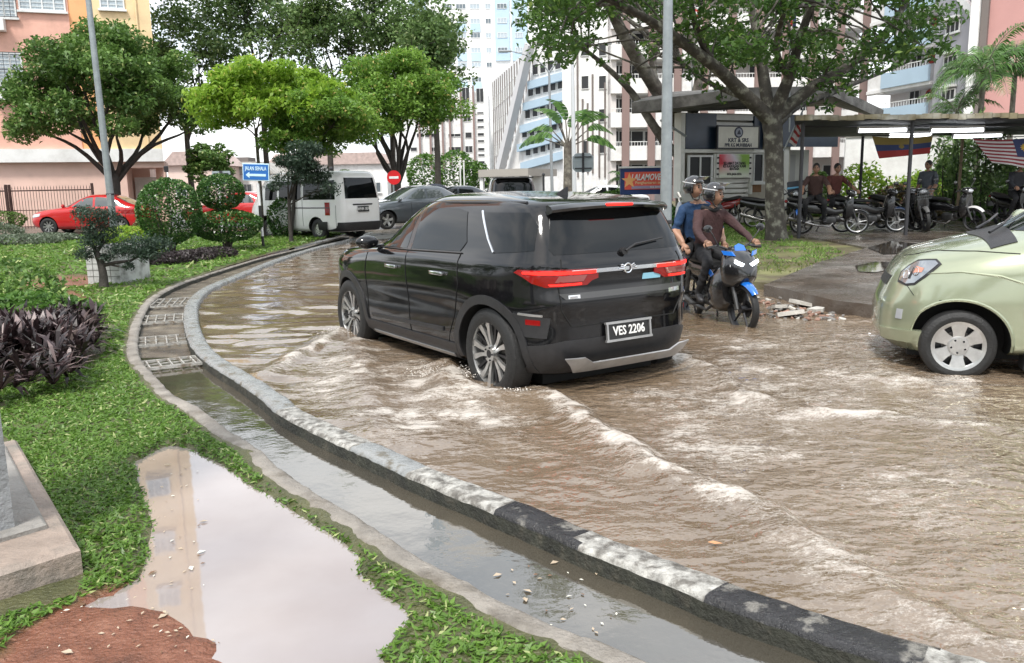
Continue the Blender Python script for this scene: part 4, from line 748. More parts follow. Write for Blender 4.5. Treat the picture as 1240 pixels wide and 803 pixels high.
class Car:
    def __init__(s, name, label, loc, rz, S, body_m, wb, wr, nr=5, nf=4, arch=.385, track=.74, tw=.2, group=None, cat='car', NP=72, bulge=.02, arch_z=None):
        s.e = empty(name, loc, rz, label, cat, group); s.wb = wb; s.wr = wr; s.track = track; s.tw = tw
        T = interp_slices(S); V = []; Fs = []; th = np.linspace(0, 2*PI, NP, endpoint=False)+1e-3
        for z, xr, xf, w in T:
            a = (xf-xr)/2; xc = (xf+xr)/2
            for t in th:
                c_, s_ = math.cos(t), math.sin(t); n = nf if c_ > 0 else nr
                x = xc+a*math.copysign(abs(c_)**(2/n), c_); y = w*math.copysign(abs(s_)**(2/n), s_)
                if bulge:
                    for ax in (0, wb): y *= 1+bulge*math.exp(-((x-ax)/.42)**2-((z-.62)/.28)**2)
                V.append((x, y, z))
        nz = len(T)
        for i in range(nz-1):
            for k in range(NP): Fs.append((i*NP+k, i*NP+(k+1) % NP, (i+1)*NP+(k+1) % NP, (i+1)*NP+k))
        V.append(((T[0][1]+T[0][2])/2, 0, T[0][0])); V.append(((T[-1][1]+T[-1][2])/2, 0, T[-1][0]+.004))
        for k in range(NP): Fs.append((len(V)-2, (k+1) % NP, k)); Fs.append((len(V)-1, (nz-1)*NP+k, (nz-1)*NP+(k+1) % NP))
        mb = MB(); mb.add(V, Fs); me = mb.mesh('body'); bm = bmesh.new(); bm.from_mesh(me); bmesh.ops.recalc_face_normals(bm, faces=bm.faces); s.bvh = BVHTree.FromBMesh(bm); bm.to_mesh(me); bm.free()
        o = bpy.data.objects.new('body', me); COL.objects.link(o); cut = MB(); wm = max(q[3] for q in S)
        for ax in (0, wb):
            for sy in (-1, 1): cut.lathe([(.0001, 0), (arch, 0), (arch, .7), (.0001, .7)], (ax, sy*(track-tw*.95), arch_z or wr+.01), (0, sy, 0), 40)
        cm = cut.mesh('c'); co_ = bpy.data.objects.new('c', cm); COL.objects.link(co_); bm = bmesh.new(); bm.from_mesh(cm); bmesh.ops.remove_doubles(bm, verts=bm.verts, dist=1e-3); bmesh.ops.recalc_face_normals(bm, faces=bm.faces); bm.to_mesh(cm); bm.free()
        md = o.modifiers.new('b', 'BOOLEAN'); md.operation = 'DIFFERENCE'; md.object = co_; md.solver = 'EXACT'
        dg = bpy.context.evaluated_depsgraph_get(); dg.update(); me2 = bpy.data.meshes.new_from_object(o.evaluated_get(dg)); bpy.data.objects.remove(o); bpy.data.objects.remove(co_)
        me2.name = 'body'; me2.materials.clear(); s.body = link('body', me2, [body_m, dk_void], s.e)
        mi = []
        for p in me2.polygons:
            c = p.center; f_ = 0
            for ax in (0, wb):
                r_ = math.hypot(c.x-ax, c.z-(arch_z or wr+.01))
                if r_ < arch+.004 and abs(c.y) > track-tw*.95-.01 and (abs(r_-arch) < .006 or abs(abs(c.y)-(track-tw*.95)) < .003): f_ = 1
            mi.append(f_)
        me2.polygons.foreach_set('material_index', mi); me2.polygons.foreach_set('use_smooth', [True]*len(mi)); me2.set_sharp_from_angle(angle=R(38))
    def hit(s, o, d):
        l, n, i, q = s.bvh.ray_cast(Vector(o), Vector(d).normalized())
        return (l, n) if l is not None else (None, None)
    def panel(s, name, poly, mode, m, off=.004, step=.06, cx=(0, 0), parent=None, skirt=.012, label=None, sgn=1):
        """a piece lying on the body. mode 'side': poly (x,z) on side sgn; 'rear'/'front': (y,z); 'top': (x,y); 'cyl': (angle deg, z) around vertical axis cx"""
        if mode == 'cyl': pl = [(a*.012, z) for a, z in poly]
        else: pl = poly
        dense = []
        for i in range(len(pl)):
            a = Vector(pl[i]); b = Vector(pl[(i+1) % len(pl)]); n = max(1, int((b-a).length/step))
            for k in range(n): dense.append(tuple(a.lerp(b, k/n)))
        v, f = poly_region(dense, step, jitter=.05); P = []; ok = []
        for q in v:
            u, w = q[0], q[1]
            if mode == 'side': o, d = (u, sgn*2, w), (0, -sgn, 0)
            elif mode == 'rear': o, d = (-3, u, w), (1, 0, 0)
            elif mode == 'front': o, d = (6, u, w), (-1, 0, 0)
            elif mode == 'top': o, d = (u, w, 3), (0, 0, -1)
            else:
                a = R(u/.012); dr = Vector((-math.cos(a), math.sin(a)*sgn, 0)); o = Vector((cx[0], cx[1]*sgn, w))+dr*3; d = -dr
            l, n = s.hit(o, d); ok.append(l is not None); P.append((Vector(l)+n*off, n) if l is not None else (Vector((0, 0, 0)), Vector((0, 0, 1))))
        f = [q for q in f if all(ok[i] for i in q)]
        V = [tuple(p) for p, n in P]; nb = len(dense); base = len(V); V += [tuple(P[i][0]-P[i][1]*(skirt)) for i in range(nb)]
        F2 = list(f)+[(i, (i+1) % nb, base+(i+1) % nb, base+i) for i in range(nb) if ok[i] and ok[(i+1) % nb]]
        mb = MB(); mb.add(V, F2); o = mb.build(name, m, parent or s.e, auto=40)
        if label: o['label'] = label
        return o
    def line(s, pts, mode, w=.007, m=None, sgn=1, name='seam', off=.002, cx=(0, 0), parent=None):
        V = []; 
        for i in range(len(pts)-1):
            a = Vector(pts[i]); b = Vector(pts[i+1]); n = max(1, int((b-a).length/.05))
            for k in range(n+(i == len(pts)-2)): V.append(a.lerp(b, k/n))
        Q = []
        for u, w_ in V:
            o, d = {'side': ((u, sgn*2, w_), (0, -sgn, 0)), 'rear': ((-3, u, w_), (1, 0, 0)), 'front': ((6, u, w_), (-1, 0, 0)), 'top': ((u, w_, 3), (0, 0, -1))}[mode]
            l, n = s.hit(o, d)
            if l: Q.append(l+n*off)
        mb = MB(); 
        if len(Q) > 1: mb.tube(Q, w, 5)
        o = mb.build(name, m or seam, parent or s.body); return o
    def wheels(s, make, steer=0):
        w0 = None
        for ax in (0, s.wb):
            for sy in (1, -1):
                if w0 is None: w0 = make(s.e, s.wr, s.tw); w = w0
                else: w = copy_tree(w0, s.e)
                w.location = (ax, sy*s.track, s.wr); w.rotation_euler = (0, random.uniform(0, 6.28) if False else .3*ax, (0 if sy > 0 else PI)+(R(steer) if ax else 0))
def make_wheel(kind):
    def mk(par, r, tw):
        w = empty('wheel'); w.parent = par; rr = r*{'double': .70, 'six': .75, 'multi': .66, 'steel': .6, 'star': .7}[kind]; h = tw/2
        mb = MB(); mb.lathe([(rr-.01, -h*.9), (rr+.02, -h), (r-.035, -h*.98), (r-.008, -h*.8), (r, -h*.5), (r, h*.5), (r-.008, h*.8), (r-.035, h*.98), (rr+.02, h), (rr-.01, h*.9)], (0, 0, 0), (0, 1, 0), 44); mb.build('tyre', rubber, w, auto=40)
        mb = MB(); mb.lathe([(rr*.93, -h*.8), (rr*.93, h*.55), (rr*.97, h*.86), (rr+.008, h*.93), (rr+.004, h*.80)], (0, 0, 0), (0, 1, 0), 44, 0); mb.disc((0, h*.1, 0), (0, 1, 0), rr*.9, .01, 30, 1); mb.disc((0, h*.2, 0), (0, 1, 0), rr*.55, .012, 30, 2)
        def spoke(a, w0, w1, r0, r1, mi=0, y0=.62, y1=.80, th=.02):
            c_, s_ = math.cos(a), math.sin(a); ex = Vector((c_, 0, s_)); ez = Vector((-s_, 0, c_)); vs = []
            for rr_, ww, yy_ in ((r0, w0, y0), (r1, w1, y1)):
                for k, d_ in ((-1, 0), (1, 0), (1, -th), (-1, -th)): vs.append(ex*rr_+ez*ww*.5*k+Vector((0, h*yy_+d_, 0)))
            mb.add(vs, [(0, 1, 2, 3), (4, 7, 6, 5), (0, 4, 5, 1), (1, 5, 6, 2), (2, 6, 7, 3), (3, 7, 4, 0)], mi)
        if kind == 'double':
            for k in range(5):
                a = 2*PI*k/5
                for q in (-1, 1):
                    p0 = Vector((math.cos(a)*.045-math.sin(a)*q*.012, 0, math.sin(a)*.045+math.cos(a)*q*.012)); p1 = Vector((math.cos(a+q*.19), 0, math.sin(a+q*.19)))*rr*.60; p2 = Vector((math.cos(a+q*.25), 0, math.sin(a+q*.25)))*rr*.97
                    for A_, B_, w0, w1, y0, y1 in ((p0, p1, .020, .030, .62, .72), (p1, p2, .030, .044, .72, .84)):
                        t_v = (B_-A_).normalized(); n_v = Vector((-t_v.z, 0, t_v.x)); vs = []
                        for c_v, ww, yv in ((A_, w0, y0), (B_, w1, y1)):
                            for kk, dd in ((-1, 0), (1, 0), (1, -.022), (-1, -.022)): vs.append(c_v+n_v*ww*.5*kk+Vector((0, h*yv+dd, 0)))
                        mb.add(vs, [(0, 1, 2, 3), (4, 7, 6, 5), (0, 4, 5, 1), (1, 5, 6, 2), (2, 6, 7, 3), (3, 7, 4, 0)], 0)
                spoke(a+PI/5, .016, .024, .05, rr*.95, 1, .5, .7)
        elif kind == 'six':
            mb.lathe([(rr*.80, h*.76), (rr*.86, h*.84), (rr*.99, h*.86), (rr*1.02, h*.80)], (0, 0, 0), (0, 1, 0), 40, 0); mb.lathe([(.0001, h*.70), (rr*.36, h*.74), (rr*.40, h*.66)], (0, 0, 0), (0, 1, 0), 30, 0)
            for k in range(6): a = 2*PI*k/6+.26; spoke(a, .075, .075, .03, rr*.5, 0, .66, .74); spoke(a, .075, .125, rr*.48, rr*.93, 0, .74, .84)
        elif kind == 'multi':
            for k in range(9): spoke(2*PI*k/9, .03, .05, .03, rr*.96)
        elif kind == 'star':
            for k in range(5): spoke(2*PI*k/5, .06, .1, .03, rr*.96)
        else:
            mb.disc((0, h*.45, 0), (0, 1, 0), rr*.86, .03, 30, 0)
            for k in range(8): a = 2*PI*k/8; mb.ball((rr*.6*math.cos(a), h*.55, rr*.6*math.sin(a)), .02, 1, 6, 4)
        mb.disc((0, h*.62, 0), (0, 1, 0), .062, .05, 20, 0); mb.disc((0, h*.78, 0), (0, 1, 0), .03, .02, 16, 1)
        for k in range(5): a = 2*PI*k/5+.6; mb.ball((.048*math.cos(a), h*.62+.028, .048*math.sin(a)), .008, 1, 6, 4)
        mb.build('rim', [alloy, alloy_dk, mat('brake_disc', (.15, .14, .13), .4, .8)], w, auto=35); return w
    return mk
def arc_ring(ax, az, r0, r1, a0=-12, a1=192, n=20): return [(ax+r1*math.cos(R(a0+(a1-a0)*k/n)), az+r1*math.sin(R(a0+(a1-a0)*k/n))) for k in range(n+1)]+[(ax+r0*math.cos(R(a1-(a1-a0)*k/n)), az+r0*math.sin(R(a1-(a1-a0)*k/n))) for k in range(n+1)]
# ---------------------------------------------------------------- black compact SUV in the flood
WD = .09
hr, hf = G(590, 423, .34-WD), G(426, 377, .34-WD); rz = math.atan2(hf.y-hr.y, hf.x-hr.x); mid = (hr+hf)/2; fwd = Vector((math.cos(rz), math.sin(rz), 0)); lft = Vector((-fwd.y, fwd.x, 0))
org = mid-fwd*2.525/2-lft*.785; org.z = -WD
blk = paint('black_pearl_paint', (.007, .0072, .0085), .2, .2, .03)
S = [(.20,-.42,3.05,.70),(.24,-.56,3.20,.78),(.32,-.655,3.29,.825),(.45,-.705,3.34,.845),(.62,-.70,3.35,.845),(.76,-.715,3.34,.855),(.86,-.70,3.31,.86),(.93,-.695,3.24,.86),(.99,-.70,3.10,.855),(1.04,-.69,2.78,.845),(1.08,-.665,2.30,.82),(1.14,-.635,2.10,.795),(1.24,-.585,1.95,.765),(1.36,-.515,1.77,.725),(1.46,-.455,1.60,.685),(1.53,-.38,1.46,.645),(1.575,-.12,1.34,.60),(1.605,.25,1.22,.52),(1.622,.5,1.1,.40),(1.63,.7,.95,.2)]
C1 = Car('black_suv', 'black compact SUV driving through the flood, tail lamps lit', org, rz, S, blk, 2.525, .34, nr=5.5, nf=4, arch=.40, track=.70, tw=.20)
for sg in (1, -1):
    fr = C1.panel('window', [(1.92,1.085),(1.27,1.095),(1.27,1.475),(1.42,1.47),(1.68,1.32)], 'side', glass, sgn=sg)
    C1.panel('window', [(1.19,1.097),(.40,1.115),(.34,1.20),(.46,1.46),(.60,1.485),(1.19,1.488)], 'side', glass, sgn=sg)
    C1.panel('quarter_window', [(-.04,1.125),(-.46,1.16),(-.40,1.36),(-.28,1.46),(.24,1.458),(.08,1.26)], 'side', glass, sgn=sg)
    C1.panel('pillar_trim', [(1.265,1.08),(1.195,1.08),(1.195,1.49),(1.265,1.49)], 'side', mat('gloss_black_trim', (.03, .022, .02), .2), sgn=sg, off=.003)
    C1.line([(-.05,1.13),(.06,1.24),(.25,1.47)], 'side', .009, chrome, sg, 'chrome_strip', .005, parent=C1.e)
    C1.line([(1.98,1.075),(1.2,1.082),(.36,1.10)], 'side', .006, blk_plastic, sg, 'belt_moulding', .006, parent=C1.e)
    for nm, pts in (('seam', [(2.0,1.07),(2.06,.85),(2.04,.34)]), ('seam', [(1.235,1.08),(1.22,.7),(1.20,.34)]), ('seam', [(.38,1.10),(.36,.86),(.44,.6),(.52,.45),(.56,.36)]), ('seam', [(2.04,.36),(1.2,.355),(.56,.36)])): C1.line(pts, 'side', .004, seam, sg)
    C1.panel('arch_cladding', arc_ring(0, .35, .385, .455), 'side', blk_plastic, off=.012, sgn=sg, step=.04); C1.panel('arch_cladding', arc_ring(2.525, .35, .385, .455), 'side', blk_plastic, off=.012, sgn=sg, step=.04)
    C1.panel('sill_cladding', [(.46,.24),(2.08,.24),(2.08,.36),(.44,.36)], 'side', blk_plastic, off=.014, sgn=sg)
    C1.panel('sill_strip', [(.52,.245),(2.0,.245),(2.0,.27),(.52,.27)], 'side', silver_trim, off=.02, sgn=sg)
    C1.panel('door_ornament', [(.62,.44),(1.95,.40),(1.97,.43),(.62,.475)], 'side', blk_plastic, off=.012, sgn=sg)
    for hx in (1.47, .66):
        l, n = C1.hit((hx, 2*sg, .925), (0, -sg, 0)); mb = MB(); mb.box((hx, l.y+sg*.024, .925), (.20, .018, .030), bev=.008); mb.box((hx-.085, l.y+sg*.012, .925), (.03, .03, .026), bev=.006); mb.box((hx+.085, l.y+sg*.012, .925), (.03, .03, .026), bev=.006); mb.build('door_handle', chrome, C1.e, auto=40)
    l, n = C1.hit((1.86, 2*sg, 1.09), (0, -sg, 0)); mb = MB(); mb.ball((1.87, l.y+sg*.16, 1.13), (.075, .115, .07), 0, 16, 10); mb.box((1.87, l.y+sg*.05, 1.085), (.07, .10, .03), bev=.008); mb.build('side_mirror', [blk], C1.e, auto=60)
    # tail lamp: lens, lit strips and clear insert
    tl = C1.panel('tail_lamp', [(1.5,1.012),(20,1.018),(33,1.02),(43,1.02),(46,1.0),(40,.968),(35,.925),(28,.893),(8,.898),(5,.93),(1.5,.945)], 'cyl', red_lens, off=.016, cx=(.2,.25), sgn=sg, skirt=.03)
    C1.panel('lit_strip', [(3,1.004),(30,1.008),(40,1.006),(40,.992),(30,.986),(3,.984)], 'cyl', red_lit, off=.021, cx=(.2,.25), sgn=sg, parent=tl)
    C1.panel('lit_strip', [(11,.918),(27,.916),(26,.902),(11,.904)], 'cyl', red_lit, off=.021, cx=(.2,.25), sgn=sg, parent=tl)
    C1.panel('reversing_lens', [(8,.976),(22,.976),(24,.930),(10,.932)], 'cyl', mat('clear_red_lens', (.30, .08, .075), .1, coat=.5), off=.021, cx=(.2,.25), sgn=sg, parent=tl)
    C1.panel('bumper_trim', [(30,.68),(44,.69),(44,.705),(30,.695)], 'cyl', silver_trim, off=.012, cx=(.2,.25), sgn=sg)
    C1.panel('rear_reflector', [(31,.615),(39,.62),(39,.66),(31,.655)], 'cyl', red_lens, off=.014, cx=(.2,.25), sgn=sg)
    C1.panel('bumper_vent', [(28,.52),(46,.53),(48,.70),(26,.67)], 'cyl', blk_plastic, off=.008, cx=(.2,.25), sgn=sg)
    mb = MB(); l1 = [C1.hit((x, 2*sg, 1.53), (0, -sg, 0))[0] for x in (-.2,.3,.8,1.2)]; mb.tube([Vector((p.x, p.y-sg*.01, p.z+.012)) for p in l1 if p], .012, 6); mb.build('roof_moulding', blk_plastic, C1.e)
C1.panel('rear_window', [(-.60,1.125),(.60,1.125),(.62,1.17),(.535,1.44),(.50,1.475),(-.50,1.475),(-.535,1.44),(-.62,1.17)], 'rear', glass)
C1.panel('windscreen', [(-.68,1.11),(.68,1.11),(.56,1.50),(-.56,1.50)], 'front', glass)
for sg in (1, -1): C1.panel('headlamp', [(0,.86),(32,.86),(44,.93),(40,.96),(4,.92)], 'cyl', lamp_glass, off=.01, cx=(2.6,.3), sgn=sg) if False else None
mb = MB()
prof = [(-.40,1.545),(-.47,1.548),(-.55,1.535),(-.60,1.510),(-.59,1.488),(-.50,1.475),(-.42,1.47)]
n = 14; vs = []; fs = []
for i in range(n+1):
    y = -.56+1.12*i/n; k = 1-.5*abs(y/.56)**3
    for x, z in prof: vs.append((-.40+(x+.40)*k, y, z-.035*abs(y/.6)**2.5))
for i in range(n):
    for j in range(len(prof)): fs.append((i*len(prof)+j, i*len(prof)+(j+1) % len(prof), (i+1)*len(prof)+(j+1) % len(prof), (i+1)*len(prof)+j))
fs += [tuple(range(len(prof))), tuple(n*len(prof)+j for j in range(len(prof)))][:2]
mb.add(vs, fs); spo = mb.build('spoiler', mat('gloss_black_spoiler', (.008, .008, .009), .15, coat=.8), C1.e, auto=50)
mb = MB(); mb.box((-.598, 0, 1.514), (.03, .25, .022), bev=.006); mb.build('high_brake_lamp', red_lit, spo)
mb = MB(); mb.prism([(-.02,0),(.14,0),(.06,.035),(-.02,.075)], (.1, -.01, 1.59), (1,0,0), (0,0,1), (0,1,0), .022); mb.build('roof_antenna', blk_plastic, C1.e)
C1.panel('chrome_bar', [(-.50,.985),(.50,.985),(.50,1.008),(-.50,1.008)], 'rear', chrome, off=.018)
C1.panel('gate_crease', [(-.55,.80),(.55,.80),(.60,.845),(-.60,.845)], 'rear', mat('crease_grey', (.10, .10, .10), .25, .5), off=.008)
C1.line([(-.56,1.09),(-.60,.93),(-.58,.72),(-.50,.60),(.50,.60),(.58,.72),(.60,.93),(.56,1.09)], 'rear', .005, seam)
l, n = C1.hit((-3, 0, .995), (1, 0, 0)); mb = MB()
mb.lathe([(.028, -.004), (.036, -.006), (.040, 0), (.036, .006), (.028, .004)], (l.x-.026, 0, .998), (1, .0, .0), 24)
for sg in (1, -1):
    for k in range(3): mb.tube([(l.x-.026, sg*.03, .990+.012*k), (l.x-.026, sg*(.085-.012*k), 1.0+.014*k)], .0065, 5)
mb.build('emblem', chrome, C1.e)
def plate(car, txt, y, z, w, h_, face='rear', frame=silver_trim, bg_m=blk_plate, fg=white_plate, size=None):
    l, n = car.hit((-3, y, z), (1, 0, 0)); x = l.x-.03; e = empty('number_plate'); e.parent = car.e; e.location = (x, y, z); e.rotation_euler = (0, R(6), 0); mb = MB()
    mb.box((0, 0, 0), (.012, w, h_), bev=.004); mb.build('plate_board', bg_m, e)
    if frame:
        mb = MB()
        for d_ in (-1, 1): mb.box((-.008, 0, d_*h_/2), (.02, w+.03, .016)); mb.box((-.008, d_*w/2, 0), (.018, .014, h_-.014))
        mb.build('plate_frame', frame, e)
    t = text_obj(txt, 'plate_letters', size or h_*.72, (-.011, 0, 0), (PI/2, 0, -PI/2), fg, e, .002, bold=.0015, sx=.86); return e
plate(C1, 'VES 2206', 0, .55, .40, .125)
C1.panel('lower_bumper', [(-.72,.25),(.72,.25),(.76,.46),(.55,.50),(-.55,.50),(-.76,.46)], 'rear', blk_plastic, off=.010)
C1.panel('skid_plate', [(-.48,.27),(.48,.27),(.58,.38),(.44,.38),(.36,.335),(-.36,.335),(-.44,.38),(-.58,.38)], 'rear', silver_trim, off=.014)
C1.panel('sticker', [(-.16,.90),(-.34,.90),(-.35,.945),(-.17,.945)], 'rear', mat('sticker_blue', (.25, .5, .62), .35), off=.008)
C1.panel('sticker', [(-.42,.78),(-.54,.785),(-.54,.815),(-.42,.81)], 'rear', chrome, off=.014)
C1.panel('sticker', [(.44,.805),(.53,.805),(.53,.83),(.44,.83)], 'rear', chrome, off=.014)
mb = MB(); l, n = C1.hit((-3, 0, 1.13), (1, 0, 0)); mb.disc((l.x-.02, 0, 1.125), (1, 0, 0), .03, .05, 14); mb.tube([(l.x-.05, 0, 1.13), (l.x-.045, -.10, 1.18), (l.x-.01, -.40, 1.215)], [.012, .010, .007], 6); mb.build('rear_wiper', blk_plastic, C1.e)
mb = MB(); mb.b2(-.3, 2.9, -.55, .55, .13, .3); mb.build('underbody', dk_void, C1.e)
def remap(o, kz=.945, xr=.74, x1=3., xf=1.3, kt=.95, ky=1.):
    for ch in o.children:
        if ch.type == 'MESH' and 'letters' not in ch.name and 'plate' not in ch.name:
            n = len(ch.data.vertices); a = np.empty(n*3, np.float32); ch.data.vertices.foreach_get('co', a); a = a.reshape(-1, 3)
            a[:, 2] = np.where(a[:, 2] > .3, .3+np.minimum(a[:, 2]-.3, .8)*kz+np.maximum(a[:, 2]-1.1, 0)*kt, a[:, 2]); a[:, 0] = np.where(a[:, 0] < -.3, -.3+(a[:, 0]+.3)*xr, np.where(a[:, 0] > x1, x1+(a[:, 0]-x1)*xf, a[:, 0])); a[:, 1] *= ky; ch.data.vertices.foreach_set('co', a.ravel()); ch.data.update()
        elif ch.name.startswith('number_plate'): ch.location = (-.3+(ch.location.x+.3)*xr, 0, .3+(ch.location.z-.3)*kz-.02)
        if not ch.name.startswith('number_plate'): remap(ch, kz, xr, x1, xf, kt, ky)
remap(C1.e, .935, .74, 3., 1.3, .84, .955); C1.wheels(make_wheel('double')); C1.e.location.z -= .03
# ---------------------------------------------------------------- pale green MPV entering at right
c = G(1161, 419, .305-WD); wbM = 2.655; rzM = R(160); fwd = Vector((math.cos(rzM), math.sin(rzM), 0)); lft = Vector((-fwd.y, fwd.x, 0)); org = c-fwd*wbM-lft*.79; org.z = -.045
grn = paint('pale_green_paint', (.36, .395, .275), .45, .05, .10)
S = [(.19,-.5,3.14,.72),(.235,-.6,3.30,.80),(.30,-.66,3.36,.815),(.42,-.68,3.36,.82),(.52,-.68,3.345,.82),(.60,-.69,3.30,.825),(.70,-.69,3.24,.825),(.80,-.69,3.17,.825),(.88,-.68,3.08,.815),(.94,-.67,2.96,.805),(.985,-.66,2.82,.80),(1.03,-.65,2.66,.785),(1.07,-.65,2.50,.765),(1.10,-.64,2.38,.755),(1.18,-.62,2.22,.74),(1.34,-.58,1.98,.70),(1.50,-.54,1.70,.66),(1.60,-.50,1.45,.62),(1.65,-.42,1.2,.55),(1.675,-.2,.9,.4),(1.685,.2,.5,.15)]
C2 = Car('green_mpv', 'pale metallic green people carrier cut by the right edge', org, rzM, S, grn, wbM, .255, nr=5, nf=3.0, arch=.335, track=.70, tw=.185, bulge=.035)
for sg in (1, -1):
    C2.panel('window', [(1.98,1.11),(1.18,1.12),(1.18,1.50),(1.45,1.50),(1.72,1.34)], 'side', glass, sgn=sg); C2.panel('window', [(1.10,1.12),(.30,1.13),(.30,1.50),(1.10,1.51)], 'side', glass, sgn=sg); C2.panel('window', [(.22,1.14),(-.42,1.16),(-.35,1.48),(.22,1.50)], 'side', glass, sgn=sg)
    hl = C2.panel('headlamp', [(24,.745),(40,.735),(57,.775),(72,.865),(80,.955),(70,.965),(52,.925),(38,.87),(26,.81)], 'cyl', lamp_glass, off=.012, cx=(0,0), sgn=sg) if False else None
    def fcyl(a): return 180-a
    hl = C2.panel('headlamp', [(fcyl(a), z) for a, z in [(17,.72),(32,.70),(46,.715),(60,.775),(75,.87),(70,.89),(54,.885),(38,.875),(24,.83),(16,.78)]], 'cyl', mat('headlamp_inner', (.30, .32, .34), .12, .75, coat=1), off=.012, cx=(2.72,.32), sgn=sg, skirt=.03)
    C2.panel('lamp_rim', [(fcyl(a), z) for a, z in [(15,.705),(32,.685),(47,.70),(62,.765),(79,.872),(71,.905),(54,.90),(37,.89),(22,.845),(13,.785)]], 'cyl', blk_plastic, off=.007, cx=(2.72,.32), sgn=sg, parent=hl)
    for aa, zz, r_ in ((27,.77,.038),(44,.80,.034)):
        dr = Vector((math.cos(R(aa)), math.sin(R(aa))*sg, 0)); l_, n_ = C2.hit(Vector((2.72, .32*sg, zz))+dr*3, -dr); mb = MB(); mb.lathe([(r_*.3, -.004), (r_*.9, .012), (r_, .018), (r_*1.12, .014)], l_, n_, 16); mb.disc(l_+n_*.006, n_, r_*.35, .012, 10); mb.build('reflector_bowl', chrome, hl, auto=40)
    C2.panel('indicator', [(fcyl(a), z) for a, z in [(40,.79),(56,.80),(58,.83),(42,.84)]], 'cyl', mat('indicator_amber', (.55, .22, .14), .1, coat=1), off=.014, cx=(2.72,.32), sgn=sg, parent=hl)
    C2.panel('reflector_bowl', [(fcyl(a), z) for a, z in [(20,.745),(30,.735),(32,.80),(22,.81)]], 'cyl', chrome, off=.014, cx=(2.72,.32), sgn=sg, parent=hl)
    C2.panel('lamp_surround', [(fcyl(a), z) for a, z in [(33,.74),(37,.74),(41,.82),(37,.83)]], 'cyl', blk_plastic, off=.014, cx=(2.72,.32), sgn=sg, parent=hl)
    C2.panel('fog_lamp', [(fcyl(a), z) for a, z in [(26,.42),(35,.42),(36,.50),(27,.50)]], 'cyl', lamp_glass, off=.006, cx=(2.72,.32), sgn=sg, step=.03)
    C2.panel('bumper_lip', [(fcyl(a), z) for a, z in [(5,.20),(40,.20),(74,.215),(74,.35),(50,.345),(30,.335),(5,.33)]], 'cyl', grn, off=.034, cx=(2.72,.32), sgn=sg, skirt=.05)
    C2.line([(2.20,1.08),(2.16,.72),(2.12,.32)], 'side', .004, seam, sg); C2.line([(1.14,1.10),(1.12,.7),(1.10,.32)], 'side', .004, seam, sg); C2.line([(2.12,.32),(.5,.32)], 'side', .004, seam, sg)
    C2.line([(3.04,.90),(2.80,.965),(2.55,.975),(2.30,.965)], 'side', .004, seam, sg)
    C2.line([(2.98,.62),(3.06,.70),(3.10,.72)], 'side', .003, seam, sg)
    mb = MB()
    arcp = [(wbM+.343*math.cos(a), .265+.343*math.sin(a)) for a in [R(-6+192*k/24) for k in range(25)]]; C2.line(arcp, 'side', .012, grn, sg, 'arch_lip', .002, parent=C2.e)
    C2.line([(-wbM*0+.343*math.cos(a), .265+.343*math.sin(a)) for a in [R(-6+192*k/24) for k in range(25)]], 'side', .012, grn, sg, 'arch_lip', .002, parent=C2.e)
    # upper fender crease and mud flap
    C2.line([(3.0,.755),(2.86,.80),(wbM,.822),(2.42,.80),(2.25,.74)], 'side', .010, grn, sg, 'fender_crease', -.002, parent=C2.e)
    mb = MB(); mb.box((wbM-.43, sg*.70, .20), (.02, .17, .20)); mb.build('mud_flap', blk_plastic, C2.e)
    l, n = C2.hit((2.0, 2*sg, 1.12), (0, -sg, 0)); mb = MB(); mb.ball((2.02, l.y+sg*.14, 1.16), (.08, .12, .09), 0, 14, 8); mb.build('side_mirror', [grn], C2.e, auto=60)
C2.panel('windscreen', [(-.62,1.12),(.62,1.12),(.54,1.54),(-.54,1.54)], 'front', glass); C2.panel('grille', [(-.26,.66),(.26,.66),(.28,.74),(-.28,.74)], 'front', blk_plastic, off=.006)
C2.panel('cowl', [(2.30,-.60),(2.47,-.62),(2.52,0),(2.47,.62),(2.30,.60)], 'top', blk_plastic, off=.008)
for yy_ in (.35, -.2): mb = MB(); mb.tube([(2.44, yy_, 1.105), (2.34, yy_-.1, 1.16), (2.22, yy_-.42, 1.215)], [.012, .01, .008], 6); mb.build('wiper', blk_plastic, C2.e)
mb = MB(); mb.b2(-.3, 3.0, -.52, .52, .13, .3); mb.build('underbody', dk_void, C2.e)
remap(C2.e, .935, 1., wbM+.25, .62, .95); C2.wheels(make_wheel('six'))
